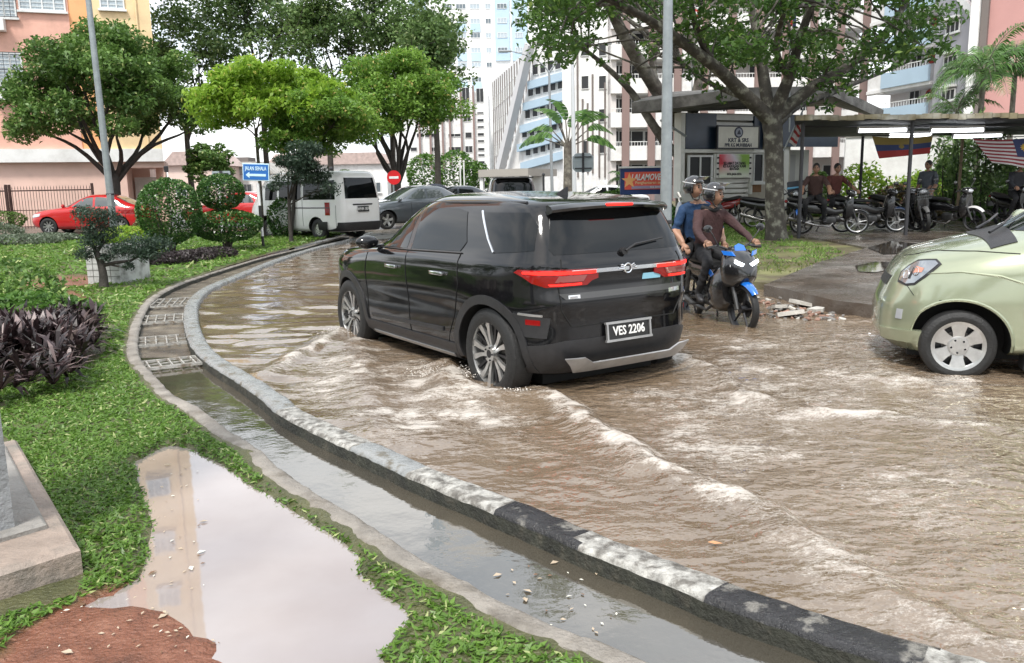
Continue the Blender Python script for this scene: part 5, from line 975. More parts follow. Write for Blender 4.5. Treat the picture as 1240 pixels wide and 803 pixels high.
# ---------------------------------------------------------------- simpler cars further off
def far_car(name, label, loc, rz, S, col, wb, wr, side, rear=None, front=None, wheel='multi', tail=None, head=None, arch=.36, track=.7, nr=5, nf=4, gl=None, plate_=None, group=None, tailm=None, W=1.7):
    gl = gl or glass; C = Car(name, label, loc, rz, S, col, wb, wr, nr=nr, nf=nf, arch=arch, track=track, tw=.18, group=group, NP=56, bulge=.015)
    C.wheels(make_wheel(wheel))
    for sg in (1, -1):
        for p in side: C.panel('window', p, 'side', gl, sgn=sg, step=.09)
        if tail: C.panel('tail_lamp', tail, 'cyl', tailm or red_lens, off=.012, cx=(.2,.25), sgn=sg, step=.09)
        if head: C.panel('headlamp', [(180-a, z) for a, z in head], 'cyl', lamp_glass, off=.012, cx=(wb+.05,.3), sgn=sg, step=.09)
        l, n = C.hit((wb-.55, 2*sg, 1.02), (0, -sg, 0))
        if l: mb = MB(); mb.ball((wb-.5, l.y+sg*.12, 1.04), (.06, .1, .07), 0, 10, 6); mb.build('side_mirror', [col], C.e, auto=60)
        xs = sorted({q for p in side for q in (min(a[0] for a in p), max(a[0] for a in p))})
        C.line([(xs[0]-.02,1.0),(xs[0],.4)], 'side', .006, seam, sg); C.line([(xs[-1]-.1,.95),(xs[-1]-.12,.35)], 'side', .006, seam, sg)
    if rear: C.panel('rear_window', rear, 'rear', gl, step=.09)
    if front: C.panel('windscreen', front, 'front', gl, step=.09)
    return C
# white van, rear three-quarter
van_p = paint('white_van_paint', (.82, .82, .81), 0, .03, .05)
S = [(.25,-.95,3.0,.72),(.32,-1.02,3.3,.80),(.45,-1.05,3.4,.835),(.8,-1.055,3.38,.845),(1.0,-1.05,3.28,.845),(1.15,-1.04,3.15,.84),(1.4,-1.00,2.95,.825),(1.65,-.955,2.74,.795),(1.80,-.92,2.58,.76),(1.90,-.87,2.4,.70),(1.945,-.78,2.2,.60),(1.965,-.55,1.9,.42),(1.975,0,1.4,.15)]
pr = G(383, 290, .05); pos = Vector((pr.x+.55, pr.y+.6, .02))
C3 = far_car('white_van', 'white passenger van parked beyond the lawn, seen from its rear corner', pos, R(143), S, van_p, 2.25, .31, [[(2.30,1.16),(1.72,1.16),(1.72,1.68),(2.30,1.62)], [(1.62,1.16),(.62,1.16),(.62,1.70),(1.62,1.70)], [(.52,1.16),(-.80,1.16),(-.76,1.70),(.52,1.70)]], [(-.62,1.18),(.62,1.18),(.56,1.76),(-.56,1.76)], [(-.7,1.2),(.7,1.2),(.6,1.75),(-.6,1.75)], 'steel', tail=[(36,.72),(44,.72),(44,1.08),(36,1.08)], nr=9, nf=5, track=.70)
plate(C3, 'WNH 1874', 0, .88, .42, .16, frame=None)
C3.panel('plate_recess', [(-.36,.99),(.36,.99),(.38,1.03),(-.38,1.03)], 'rear', blk_plastic, off=.02); C3.panel('rear_bumper', [(-.78,.30),(.78,.30),(.78,.52),(-.78,.52)], 'rear', blk_plastic, off=.05, skirt=.07)
for sg in (1, -1): C3.line([(-.6,.93),(1.6,.93)], 'side', .018, blk_plastic, sg, 'slide_rail', .004, parent=C3.e); C3.panel('bumper_corner', [(40,.32),(62,.32),(62,.54),(40,.54)], 'cyl', blk_plastic, off=.04, cx=(.2,.25), sgn=sg); C3.line([(.57,1.75),(.57,.4)], 'side', .007, seam, sg)
for y in (-.33, 0, .33):
    mb = MB(); mb.ball((-.72, y, 1.33), (.08, .15, .13), 0, 10, 7); mb.build('headrest', mat('seat_grey', (.4, .4, .4), .8), C3.e)
# dark crossover facing left behind the van
S = [(.2,-.5,3.0,.72),(.3,-.72,3.35,.83),(.5,-.78,3.42,.87),(.72,-.80,3.38,.88),(.85,-.78,3.22,.87),(.93,-.74,3.0,.86),(.99,-.70,2.6,.84),(1.03,-.66,2.3,.82),(1.15,-.50,2.0,.77),(1.30,-.2,1.68,.71),(1.42,.05,1.42,.65),(1.49,.3,1.2,.56),(1.52,.5,1.0,.3)]
p = G(468, 277, .05); dkg = paint('dark_grey_paint', (.10, .115, .13), .5, .05, .1)
C4 = far_car('dark_crossover', 'dark grey crossover facing left, bonnet beside the white van', (p.x+1.75, p.y+1.7, .04), R(217), S, dkg, 2.62, .33, [[(1.78,1.05),(1.02,1.06),(1.02,1.40),(1.30,1.38)], [(.94,1.07),(.25,1.10),(.35,1.34),(.94,1.40)]], [(-.55,1.08),(.55,1.08),(.45,1.35),(-.45,1.35)], [(-.72,1.04),(.72,1.04),(.58,1.44),(-.58,1.44)], 'star', tail=[(20,.85),(48,.85),(48,.95),(20,.95)], head=[(15,.72),(60,.76),(66,.84),(15,.80)], gl=glass_lt)
C4.panel('grille', [(-.5,.45),(.5,.45),(.6,.62),(-.6,.62)], 'front', blk_plastic, off=.01)
p = A(531, 246, 36)
far_car('dark_car', 'dark car mostly hidden behind the crossover and the umbrella', (p.x+1.6, p.y, .03), R(200), S, mat('blue_black_paint', (.02, .025, .035), .25, .3, coat=1), 2.62, .33, [[(1.78,1.05),(1.02,1.06),(1.02,1.40),(1.30,1.38)], [(.94,1.07),(.25,1.10),(.35,1.34),(.94,1.40)]], None, [(-.72,1.04),(.72,1.04),(.58,1.44),(-.58,1.44)])
# red saloon, seen side on behind the lawn
S = [(.2,-.75,2.9,.72),(.3,-.92,3.30,.82),(.5,-.98,3.38,.85),(.7,-.98,3.34,.855),(.82,-.97,3.18,.85),(.90,-.94,2.9,.84),(.96,-.88,2.45,.82),(1.0,-.75,2.15,.80),(1.12,-.35,1.88,.76),(1.28,.0,1.55,.70),(1.38,.25,1.28,.63),(1.43,.45,1.1,.5),(1.45,.6,.95,.2)]
redp = paint('red_paint', (.50, .018, .02), .1, .05, .08); tailm_ = red_lens
a_, b_ = G(152, 278, .3), G(70, 277, .3)
C5 = far_car('red_saloon', 'bright red saloon parked in front of the spiked iron fence', (-14.45, 31.6, .02), R(182), S, redp, 2.6, .31, [[(1.70,1.0),(.92,1.0),(.92,1.34),(1.25,1.32)], [(.84,1.0),(.18,1.0),(.35,1.31),(.84,1.35)], [(.10,1.01),(-.25,1.03),(.05,1.18),(.25,1.28)]], [(-.6,1.03),(.6,1.03),(.5,1.33),(-.5,1.33)], [(-.7,1.0),(.7,1.0),(.58,1.36),(-.58,1.36)], 'multi', tail=[(30,.72),(62,.74),(62,.86),(30,.88)], head=[(15,.62),(62,.68),(66,.78),(15,.74)], gl=glass_lt)
p = A(286, 262, 34.5)
C6 = far_car('red_hatchback', 'red hatchback with pale windows, half hidden behind the double-ball bush', (p.x+1.25, p.y, .02), R(176), S, redp, 2.6, .31, [[(1.70,1.0),(.92,1.0),(.92,1.34),(1.25,1.32)], [(.84,1.0),(.18,1.0),(.35,1.31),(.84,1.35)]], [(-.6,1.03),(.6,1.03),(.5,1.33),(-.5,1.33)], [(-.7,1.0),(.7,1.0),(.58,1.36),(-.58,1.36)], 'multi', tail=[(30,.72),(62,.74),(62,.86),(30,.88)], gl=glass_lt)
# dark SUV whose roof shows above the black one
S = [(.25,-.8,3.1,.78),(.4,-.92,3.5,.90),(.7,-.95,3.52,.92),(.95,-.93,3.3,.91),(1.05,-.9,2.6,.89),(1.12,-.88,2.2,.86),(1.4,-.78,1.85,.80),(1.6,-.7,1.5,.74),(1.70,-.62,1.3,.68),(1.75,-.45,1.0,.55),(1.77,0,.7,.2)]
p = A(620, 250, 29)
C7 = far_car('dark_suv', 'dark SUV whose roof and rear glass show above the black compact SUV', (p.x, p.y, .02), R(94), S, mat('dark_grey_suv_paint', (.03, .03, .032), .25, .3, coat=1), 2.75, .36, [[(1.8,1.12),(1.0,1.12),(1.0,1.58),(1.4,1.58)], [(.9,1.12),(0,1.13),(.1,1.58),(.9,1.6)]], [(-.66,1.12),(.66,1.12),(.58,1.60),(-.58,1.60)], None, 'star', tail=[(14,.9),(40,.9),(40,1.1),(14,1.1)], arch=.4, track=.8)
mb = MB(); mb.box((-.68, 0, 1.73), (.30, 1.36, .045), bev=.02); mb.build('spoiler', blk_plastic, C7.e)
for i, (px, Y, rz_, lb) in enumerate([(722, 36, 178, 'white car parked behind the hedge left of the red and blue board'), (590, 40, 170, 'silver-white car half hidden left of the dark SUV')]):
    p = A(px, 250, Y); Sx = [(.2,-.75,2.9,.72),(.3,-.92,3.30,.82),(.5,-.98,3.38,.85),(.7,-.98,3.34,.855),(.82,-.97,3.18,.85),(.90,-.94,2.9,.84),(.96,-.88,2.45,.82),(1.0,-.75,2.15,.80),(1.12,-.35,1.88,.76),(1.28,.0,1.55,.70),(1.38,.25,1.28,.63),(1.43,.45,1.1,.5),(1.45,.6,.95,.2)]
    far_car('white_car', lb, (p.x+1.3, p.y, .02), R(rz_), Sx, van_p, 2.6, .31, [[(1.70,1.0),(.92,1.0),(.92,1.34),(1.25,1.32)], [(.84,1.0),(.18,1.0),(.35,1.31),(.84,1.35)]], [(-.6,1.03),(.6,1.03),(.5,1.33),(-.5,1.33)], [(-.7,1.0),(.7,1.0),(.58,1.36),(-.58,1.36)])
# ================================================================ buildings
def wallm(name, c, **k): return mat(name, c, .75, var=.07, vs=.35, bump=.15, bs=8, **k)
w_white = wallm('painted_white_wall', (.80, .80, .79), dirt=.3); w_blue = wallm('pale_blue_panel', (.42, .55, .66)); w_pink = wallm('pink_wall', (.74, .42, .33), dirt=.28); w_orange = wallm('orange_wall', (.80, .42, .20), dirt=.25)
w_cream = wallm('cream_wall', (.80, .60, .35), dirt=.25); w_grey = wallm('grey_wall', (.33, .33, .36)); w_brick = wallm('brown_pink_column', (.25, .175, .16)); w_rose = wallm('rose_wall', (.52, .28, .26)); w_fin = wallm('dark_fin', (.17, .145, .135))
w_dark = mat('dark_opening', (.03, .032, .035), .6); g_win = mat('window_glass', (.10, .13, .15), .08, spec=1, coat=.6); g_pale = mat('pale_louvre_glass', (.38, .44, .48), .2, var=.3, vs=9, spec=.8)
fr_w = mat('window_frame_white', (.72, .73, .72), .5); steel = mat('galvanised_steel', (.30, .33, .34), .45, .55, var=.15, vs=6); steel_dk = mat('dark_steel', (.05, .05, .055), .5, .4); conc_l = mat('pale_concrete', (.42, .41, .38), .7, var=.2, vs=1.2, bump=.4, bs=25, col2=(.25, .235, .20), c2s=1.1, c2t=.58)
class Bld:
    """local frame: x along facade (to the right), y depth away from viewer, z up"""
    def __init__(s, name, label, p, q, cat='building', z=0., group=None):
        d = Vector((q[0]-p[0], q[1]-p[1])); s.w = d.length; s.e = empty(name, (p[0], p[1], z), math.atan2(d.y, d.x), label, cat, group); s.pr = {}
    def part(s, name, mb, m, **k): return mb.build(name, m, s.e, **k)
    def window(s, x, z, w, h_, y=-.0, n=2, kind='glass', depth=.1, sill=True):
        key = (w, h_, n, kind)
        if key not in s.pr and key not in Bld.cache:
            mb = MB(); t = min(.07, w*.06)
            for a, b in ((-w/2, -w/2+t), (w/2-t, w/2)): mb.b2(a, b, -.05, .03, 0, h_)
            mb.b2(-w/2+t, w/2-t, -.05, .03, 0, t); mb.b2(-w/2+t, w/2-t, -.05, .03, h_-t, h_)
            for k in range(1, n): mb.b2(-w/2+w*k/n-t*.4, -w/2+w*k/n+t*.4, -.045, .025, t, h_-t)
            if kind == 'louvre':
                for k in range(1, int(h_/.16)): mb.b2(-w/2+t, w/2-t, -.035, -.022, h_*k/int(h_/.16), h_*k/int(h_/.16)+.02)
            if sill: mb.b2(-w/2-.08, w/2+.08, -.14, .0, -.09, 0)
            Bld.cache[key] = (mb.mesh('window'), None); me = Bld.cache[key][0]; me.materials.append(fr_w); g = MB(); g.b2(-w/2+t*.9, w/2-t*.9, -.004, .012, t*.9, h_-t*.9); gm = g.mesh('pane'); gm.materials.append({'glass': g_win, 'pale': g_pale, 'louvre': g_pale, 'dark': w_dark}[kind]); Bld.cache[key] = (me, gm)
        me, gm = Bld.cache[key]; o = bpy.data.objects.new('window', me); COL.objects.link(o); o.parent = s.e; o.location = (x, y, z); p = bpy.data.objects.new('pane', gm); COL.objects.link(p); p.parent = o; return o
Bld.cache = {}
# --- pink / orange / cream block on the left: facade runs to its right corner at px 203
pR = A(203, 250, 41.); pL = A(-260, 250, 36.); d = (Vector(pL[:2])-Vector(pR[:2])); Wd = d.length
B1 = Bld('apartment_block', 'pink, orange and cream apartment block at the left with louvred windows', pL, pR)
W1 = B1.w; Hh = 30.
def xpx(px, B, Yapprox=40.):                                  # pixel column -> local x on the facade plane
    o = Vector(B.e.location[:2]); a = B.e.rotation_euler.z; u = Vector((math.cos(a), math.sin(a))); r_ = ray(px, 150); rr = Vector((r_.x, r_.y)); det = u.x*(-rr.y)+rr.x*u.y; return (o.x*rr.y-o.y*rr.x)/(rr.x*u.y-rr.y*u.x)*1.
def xz(px, py, B):
    x = xpx(px, B); a = B.e.rotation_euler.z; P_ = Vector(B.e.location)+Vector((math.cos(a), math.sin(a), 0))*x; r_ = ray(px, py); t = P_.y/r_.y if abs(r_.y) > 1e-6 else 0; return x, CH+r_.z*t-B.e.location.z
xa, _ = xz(97, 20, B1); xb, _ = xz(111, 20, B1); xc, _ = xz(147, 230, B1); xd, zt = xz(195, 203, B1)
def slab(mb, x0, x1, y0, y1, z0, z1, k=-.36): mb.prism([(x0, y0), (x1, y0), (x1+k*(y1-y0), y1), (x0, y1)], (0, 0, z0), (1, 0, 0), (0, 1, 0), (0, 0, 1), z1-z0)
mb = MB(); mb.b2(0, xa, .0, 10, 3.0, Hh); B1.part('pink_wall', mb, w_pink); mb = MB(); mb.b2(xa, xb+.3, .05, 9, 3.0, Hh); B1.part('orange_wall', mb, w_orange)
mb = MB(); slab(mb, xb+.3, W1, -.12, 9, 3.0, Hh); mb.b2(0, 1, .3, 1, Hh, Hh+1); B1.part('cream_wall', mb, w_cream)
_, zb = xz(150, 187, B1); mb = MB(); slab(mb, 0, W1+.02, -.25, 8.9, zb-.35, zb+.25); B1.part('ledge', mb, w_white)
mb = MB(); mb.b2(0, xc, .1, 8.8, -.3, zb-.33); slab(mb, xd, W1, -.1, 1.2, -.3, zb-.33); mb.b2(xc, xd, -.06, 2.9, zt, zb-.33); mb.b2(xc+.001, xd-.9, 3., 8.8, -.3, zb-.34); B1.part('ground_floor_wall', mb, wallm('pale_pink_wall', (.78, .54, .46), dirt=.15))
mb = MB(); mb.b2(xc+.1, xd-.1, 2.8, 3.0, -.2, zt-.4); B1.part('inner_wall', mb, w_white)
_, z1 = xz(10, 105, B1); fl = 3.0
for k in range(-1, 8):
    z = z1+fl*k
    if z < zb+.3: continue
    for px, w_, h_, kd in ((6, 2.0, 1.5, 'louvre'), (150, 1.05, .95, 'louvre'), (67, 1.9, 1.25, 'louvre'), (-60, 2.0, 1.5, 'louvre'), (-130, 2., 1.5, 'louvre')):
        if px == 67 and k < 1: continue
        x, _ = xz(px, 60, B1); dz_ = {6: 0, 150: .55, 67: .35}.get(px, 0); B1.window(x, z+dz_, w_, h_, y=-.14 if px > 111 else -.02, n=4 if w_ > 1.5 else 3, kind=kd)
x, _ = xz(8, 95, B1)
for k in range(0, 7): mb = MB(); mb.b2(x-.35, x+.45, -.55, -.05, z1+fl*k-.62, z1+fl*k-.10); mb.build('air_conditioner', fr_w, B1.e)
mb = MB()
for k in range(0, 7):
    for q in range(9): mb.box((x-1+q*.25, -.42, z1+fl*k+.7), (.02, .02, 1.5))
    for h_ in (-.02, .7, 1.45): mb.box((x, -.42, z1+fl*k+h_), (2.1, .03, .03))
mb.build('window_grille', steel_dk, B1.e)
x, z = xz(143, 225, B1); mb = MB(); mb.tube([(W1-.6, -.16, 3.5), (W1-.6, -.16, Hh)], .05, 6); mb.build('drain_pipe', w_cream, B1.e)
mb = MB(); x2, z2 = xz(202, 205, B1); mb.box((W1+.1, -.3, z2), (.2, .2, .3), bev=.03); mb.box((W1+.1, -.3, z2-.5), (.22, .2, .25), bev=.03); mb.build('wall_lamp', steel_dk, B1.e)
# --- iron fence in front of it
def fence(name, label, p, q, h_, post, m, z=.02, step=.13, diag=0):
    B = Bld(name, label, p, q, 'fence', z); W_ = B.w; mb = MB(); n = int(W_/step)
    for k in range(n+1):
        x = k*W_/n; mb.tube([(x, 0, 0), (x+diag, 0, h_*.9)], .011, 4); mb.lathe([(.018, 0), (.0001, .14)], (x+diag, 0, h_*.9), (0, 0, 1), 4)
    B.part('bars', mb, m); mb = MB(); mb.tube([(0, 0, h_*.86), (W_, 0, h_*.86)], .03, 6); mb.tube([(0, 0, h_*.42), (W_, 0, h_*.42)], .018, 6); mb.tube([(0, 0, .1), (W_, 0, .1)], .018, 6); B.part('rails', mb, m)
    for x in post: mb = MB(); mb.box((x, 0, h_/2), (.09, .09, h_)); B.part('post', mb, m)
    return B
p0 = A(14, 256, 37); p1 = A(115, 256, 37); iron = mat('rusty_iron', (.075, .04, .035), .6, .4, var=.3, vs=6)
fence('iron_fence', 'tall spiked rusty iron fence in front of the pink block', p0, p1, 1.95, (.02, (Vector(p1)-Vector(p0)).length-.02), iron)
p0 = A(-70, 256, 36.5); p1 = A(11, 256, 36.7); fence('iron_gate', 'dark iron gate at the left edge beside the spiked fence', p0, p1, 1.95, (.02, (Vector(p1)-Vector(p0)).length-.02), mat('iron_dark', (.05, .025, .022), .6, .3), step=.09)
# --- high-rise
Yt = 168.
B2 = Bld('high_rise', 'tall white and pale blue high-rise rising between the crowns', A(505, 240, Yt), A(652, 240, Yt), z=0)
W2 = B2.w; Ht = 75; bluex = [(510, 520), (602, 619), (622, 640)]
mb = MB(); mb.b2(0, W2, 0, 22, 0, Ht); B2.part('wall', mb, w_white); mb = MB()
for a_, b_ in bluex: xa, z_ = xz(a_, 70, B2); xb_, _ = xz(b_, 70, B2); mb.b2(xa, xb_, -.35, .1, z_-.6, Ht)
mb.b2(0, W2*.03, -.6, 0, 12, Ht); B2.part('blue_bay', mb, w_blue)
cols_ = [(547, 9, 1), (562, 11.5, 1), (578.5, 11.5, 1), (594, 6.5, 0), (610.5, 11.5, 2), (630, 9, 2), (514, 8, 2)]
rows = [-18, -1, 6.3, 24, 41.5, 59.3, 77, 95, 113]; wbl = MB(); cnt = 0
for r_i, py in enumerate(rows):
    for px, wpx, kd in cols_:
        if kd == 2 and py > 62: continue
        if kd == 0 and py > 80: continue
        if py == -1: continue
        x, z = xz(px, py, B2); w_ = wpx*.167; B2.window(x, z-.7, round(w_, 2), .95, y=-.42 if kd == 2 else -.06, n=3 if w_ > 1.4 else 2, kind='pale' if (r_i+int(px)) % 3 else 'glass', sill=False)
        if kd == 1 and r_i % 2 == 1: wbl.b2(x-w_/2, x+w_/2, -.22, .05, z-2.3, z-.75)
B2.part('spandrel_panel', wbl, w_blue)
# lower podium with dark openings and brown columns
B2b = Bld('podium_block', 'white lower block with slim brown columns and dark openings before the high-rise', A(480, 240, 150), A(594, 240, 150)); mb = MB(); _, zt2 = xz(560, 112, B2b); mb.b2(0, B2b.w, 0, 14, 0, zt2); B2b.part('wall', mb, w_white); mb = MB()
for px, t_, b_ in [(545,104,200),(559,102,200),(574,104,205),(536,120,205),(521,150,205),(508,150,200),(529,170,235)]: x, z = xz(px, t_, B2b); _, z0_ = xz(px, b_, B2b); mb.b2(x-.17, x+.17, -.7, -.4, z0_, z)
B2b.part('column', mb, w_brick); 
for px, py, wpx, hpx in [(565,116,9,18),(582,116,9,16),(566,144,9,7),(545,144,9,6),(582,137,8,2.6),(582,146,8,4),(582,154,8,3),(582,163,8,4),(582,171,8,3),(582,181,8,4),(582,188,8,3),(582,197,8,4),(550,164,15,4),(567,164,8,7),(520,164,12,5),(550,181,15,6),(567,181,9,8),(524,181,10,5),(508,164,8,5),(500,181,8,5)]:
    x, z = xz(px, py+hpx/2, B2b); B2b.window(x, z, round(wpx*.15, 2), round(hpx*.15, 2), y=-.05, n=1 if wpx < 9 else 2, kind='dark', sill=False)
# --- long stepped block receding (fins)
pN = A(664, 240, 96); pF = A(599, 240, 150)
B3 = Bld('finned_block', 'long white block with dark vertical fins seen at a steep angle', pF, pN); _, za = xz(659, 45, B3); _, zb_ = xz(600, 95, B3); mb = MB()
mb.prism([(0, 0), (B3.w, 0), (B3.w, za), (0, zb_)], (0, 0, 0), (1, 0, 0), (0, 0, 1), (0, 1, 0), 14); B3.part('wall', mb, w_white)
for k in range(20):
    x = B3.w*(k+.5)/20; mb = MB(); zt3 = zb_+(za-zb_)*x/B3.w; mb.b2(x-.13, x+.13, -.12, -.02, 1.5, zt3-.3); B3.part('fin', mb, w_fin)
for k in range(20):
    for j in range(4):
        x = B3.w*(k+1)/20; z = 3+j*(zb_-4)/4
        if x < B3.w-.5 and k*4+j < 100: B3.window(x, z, 1.1, 1.9, y=-.05, n=2, kind='dark' if (k+j) % 2 else 'pale', sill=False)
# --- sloped stair beam and blue-white balcony face
pN2 = A(736, 240, 76); pF2 = A(613, 240, 90)
B4 = Bld('stair_block', 'white and pale blue block with a long sloping stair beam', pF2, pN2); _, zt4 = xz(735, -10, B4); _, zl4 = xz(640, 60, B4); mb = MB(); P0 = xz(615, 205, B4); P1 = xz(654, 55, B4); mb.prism([(0, 0), (B4.w, 0), (B4.w, zt4), (P1[0]+3, P1[1]+6), (P1[0], P1[1]), (0, P0[1])], (0, 0, 0), (1, 0, 0), (0, 0, 1), (0, 1, 0), 12); B4.part('wall', mb, w_white)
mb = MB(); P0 = xz(615, 205, B4); P1 = xz(654, 55, B4); mb.tube([(P0[0], -1.1, P0[1]), (P1[0], -1.1, P1[1])], .55, 4); B4.part('sloping_beam', mb, mat('beam_grey', (.55, .55, .56), .7))
for py0, px0 in [(196, 640), (174, 636), (151, 640), (124, 644), (98, 650)]:
    mb = MB()
    for k in range(3):
        xA, zA = xz(px0+k*10-2, py0+3-k*2.5, B4); xB, _ = xz(px0+k*10+8, py0, B4)
    xA, zA = xz(px0-6, py0+3, B4); xB, zB = xz(px0+52, py0-13, B4); mb.prism([(xA, zA-.6), (xB, zB-.6), (xB, zB+.15), (xA, zA+.15)], (0, -.5, 0), (1, 0, 0), (0, 0, 1), (0, 1, 0), .4); B4.part('balcony', mb, w_blue)
    for k in range(6):
        x, z = xz(px0+k*9, py0-7-k*2.2, B4); B4.window(x, z, 1.0, 1.05, y=-.06, n=1, kind='dark', sill=False)
B5 = Bld('fin_tower', 'white stair tower with dark slits beside the fan palm', A(682, 240, 74), A(739, 240, 72)); mb = MB(); _, zt5 = xz(700, -40, B5); mb.b2(0, B5.w, 0, 9, 0, zt5); B5.part('wall', mb, w_white)
for px, t_, b_ in [(700,60,215),(706,120,205),(712,125,210),(718,90,210),(726,140,215),(733,100,215),(694,150,215)]: x, z = xz(px, t_, B5); _, z0_ = xz(px, b_, B5); mb = MB(); mb.b2(x-.07, x+.07, -.12, -.02, z0_, z); B5.part('fin', mb, w_fin)
for py in (60, 100, 140, 178):
    for px in (709, 730): x, z = xz(px, py+8, B5); B5.window(x, z, .7, 1.1, y=-.05, n=1, kind='dark', sill=False)
# --- balcony block with brown-pink columns
Y6 = 71.
B6 = Bld('balcony_block', 'white apartment block with brown-pink columns and open balconies behind the leaning tree', A(739, 240, Y6), A(1046, 240, Y6+2)); mb = MB(); _, zt6 = xz(760, -60, B6); W6 = B6.w; mb.b2(0, .5, 0, 12, 0, zt6); mb.b2(0, W6, 2.2, 12, 0, zt6); B6.part('wall', mb, wallm('balcony_back_wall', (.66, .62, .60)))
slab_py = [-48, -5, 32, 73, 114, 154, 195]
for i, py in enumerate(slab_py[:-1]):
    _, za_ = xz(760, py+2, B6); _, zb2 = xz(760, py+23, B6); mb = MB(); mb.b2(.01, W6, -.3, -.05, zb2, zb2+1.25) if False else None
    _, zs = xz(760, slab_py[i]+40.5, B6)
    mb = MB(); mb.b2(.0, W6, -.35, 2.15, zs, zs+1.2); B6.part('balcony_parapet', mb, w_white)
    rl = MB(); 
    for k in range(int(W6/.25)): rl.b2(k*.25, k*.25+.035, -.3, -.26, zs+1.2, zs+1.5)
    rl.b2(0, W6, -.31, -.25, zs+1.5, zs+1.56); B6.part('railing', rl, fr_w)
for k, px in enumerate((756, 787, 818, 850, 882, 914, 946, 978, 1010, 1040)): x, _ = xz(px, 150, B6); mb = MB(); mb.b2(x-.3, x+.3, -.6, -.36, 0, zt6); B6.part('column', mb, w_brick)
for i, py in enumerate(slab_py):
    for k, px in enumerate((748, 764, 779, 796, 828, 860, 892, 924, 956, 988, 1020)): x, z = xz(px, py+36, B6); B6.window(x, z+.4, 1.15, 1.9, y=2.14, n=1, kind='dark', sill=False)
# --- light blue balcony wing
B7 = Bld('blue_balcony_wing', 'white wing with pale blue balcony fronts and wall-mounted red hose reels', A(1046, 240, 70), A(1121, 240, 63)); W7 = B7.w; mb = MB(); _, zt7 = xz(1080, -60, B7); mb.b2(0, W7, 2.0, 12, 0, zt7); B7.part('wall', mb, wallm('wing_wall', (.66, .64, .64)))
for i, py in enumerate((-36, 6, 49, 91, 133, 175)):
    x0_, z = xz(1070, py+17, B7); mb = MB(); mb.b2(x0_, W7, -.5, -.3, z, z+1.15); mb.b2(x0_, x0_+.15, -.3, 2, z, z+1.15); B7.part('blue_balcony', mb, w_blue)
    mb = MB(); mb.b2(0, x0_-.01, -.2, 0, z-.35, z+1.25); B7.part('white_balcony', mb, w_white); mb = MB(); mb.b2(0, W7, -.3, 2.0, z-.25, z); B7.part('slab', mb, w_white)
    rl = MB()
    for k in range(int((W7-x0_)/.3)): rl.b2(x0_+k*.3, x0_+k*.3+.03, -.42, -.38, z+1.15, z+1.5)
    rl.b2(x0_, W7, -.43, -.37, z+1.5, z+1.56); B7.part('railing', rl, fr_w); x, _ = xz(1098, py, B7)
    mb = MB(); mb.disc((x, 1.9, z+2.0), (0, 1, 0), .38, .16, 20); o = mb.build('hose_reel', mat('reel_red', (.35, .03, .02), .5), B7.e); mb = MB(); mb.disc((x, 1.8, z+2.0), (0, 1, 0), .2, .06, 16); mb.build('reel_hub', steel_dk, o)
    B7.window(xz(1080, 80, B7)[0], z+1.2, 1.2, 1.3, y=1.95, n=2, kind='dark', sill=False)
# --- grey gable wall and rose block at the right
B8 = Bld('grey_gable_block', 'grey gabled wall with small white-hooded windows, right of the blue balconies', A(1121, 240, 60), A(1176, 240, 55)); W8 = B8.w; mb = MB(); zR = xz(1174, 36, B8)[1]; zL = xz(1145, -8, B8)[1]; mb.prism([(0, 0), (W8, 0), (W8, zR), (W8*.4, zL), (0, zL+3)], (0, 0, 0), (1, 0, 0), (0, 0, 1), (0, 1, 0), 10); B8.part('wall', mb, w_grey)
mb = MB(); mb.prism([(W8*.36, zL-.1), (W8+.1, zR-.2), (W8+.1, zR+.5), (W8*.36, zL+.5)], (0, -.25, 0), (1, 0, 0), (0, 0, 1), (0, 1, 0), .24); B8.part('gable_coping', mb, w_white)
for py in (36, 77, 118, 160): x, z = xz(1147, py+4, B8); B8.window(x, z, 1.5, .75, y=-.06, n=3, kind='dark'); mb = MB(); mb.b2(x-.85, x+.85, -.5, -.03, z+.85, z+1.0); B8.part('window_hood', mb, fr_w)
B9 = Bld('rose_block', 'tall rose-pink block at the top right corner with a white edge pillar', A(1172, 240, 54), A(1330, 240, 49)); mb = MB(); mb.b2(0, B9.w, 0, 12, 0, 34); B9.part('wall', mb, w_rose); mb = MB(); x, _ = xz(1176, 20, B9); mb.b2(x-.35, x+.15, -.5, -.02, 0, 34); B9.part('pillar', mb, w_white); mb = MB(); mb.b2(x+.2, x+.6, -.3, -.02, 0, 34); B9.part('dark_strip', mb, w_fin)  # raised dark strip beside the white pillar
# --- low pale houses between the pink block and the bright tree
for i, (p_, q_, h1, m_, lb, Y_) in enumerate([(206, 262, 4.2, wallm('pale_pink_house', (.72, .56, .50)), 'low pale pink house right of the pink block', 82), (262, 330, 3.4, w_white, 'low white house behind the blue sign', 90), (330, 470, 4.5, w_white, 'low white building behind the white van', 98)]):
    B = Bld('low_house', lb, A(p_, 240, Y_), A(q_, 240, Y_)); mb = MB(); mb.b2(0, B.w, 0, 8, 0, h1); B.part('wall', mb, m_); mb = MB(); mb.prism([(-.5, h1), (B.w+.5, h1), (B.w-.8, h1+1.3), (.8, h1+1.3)], (0, -.4, 0), (1, 0, 0), (0, 0, 1), (0, 1, 0), 8.8); B.part('roof', mb, mat('roof_brown_pink', (.46, .36, .33), .7, var=.2) if i != 1 else conc_l)
    for k in range(int(B.w/2.2)): B.window(1.2+k*2.2, 1.2, 1.1, 1.2, y=-.06, n=2, kind='glass')
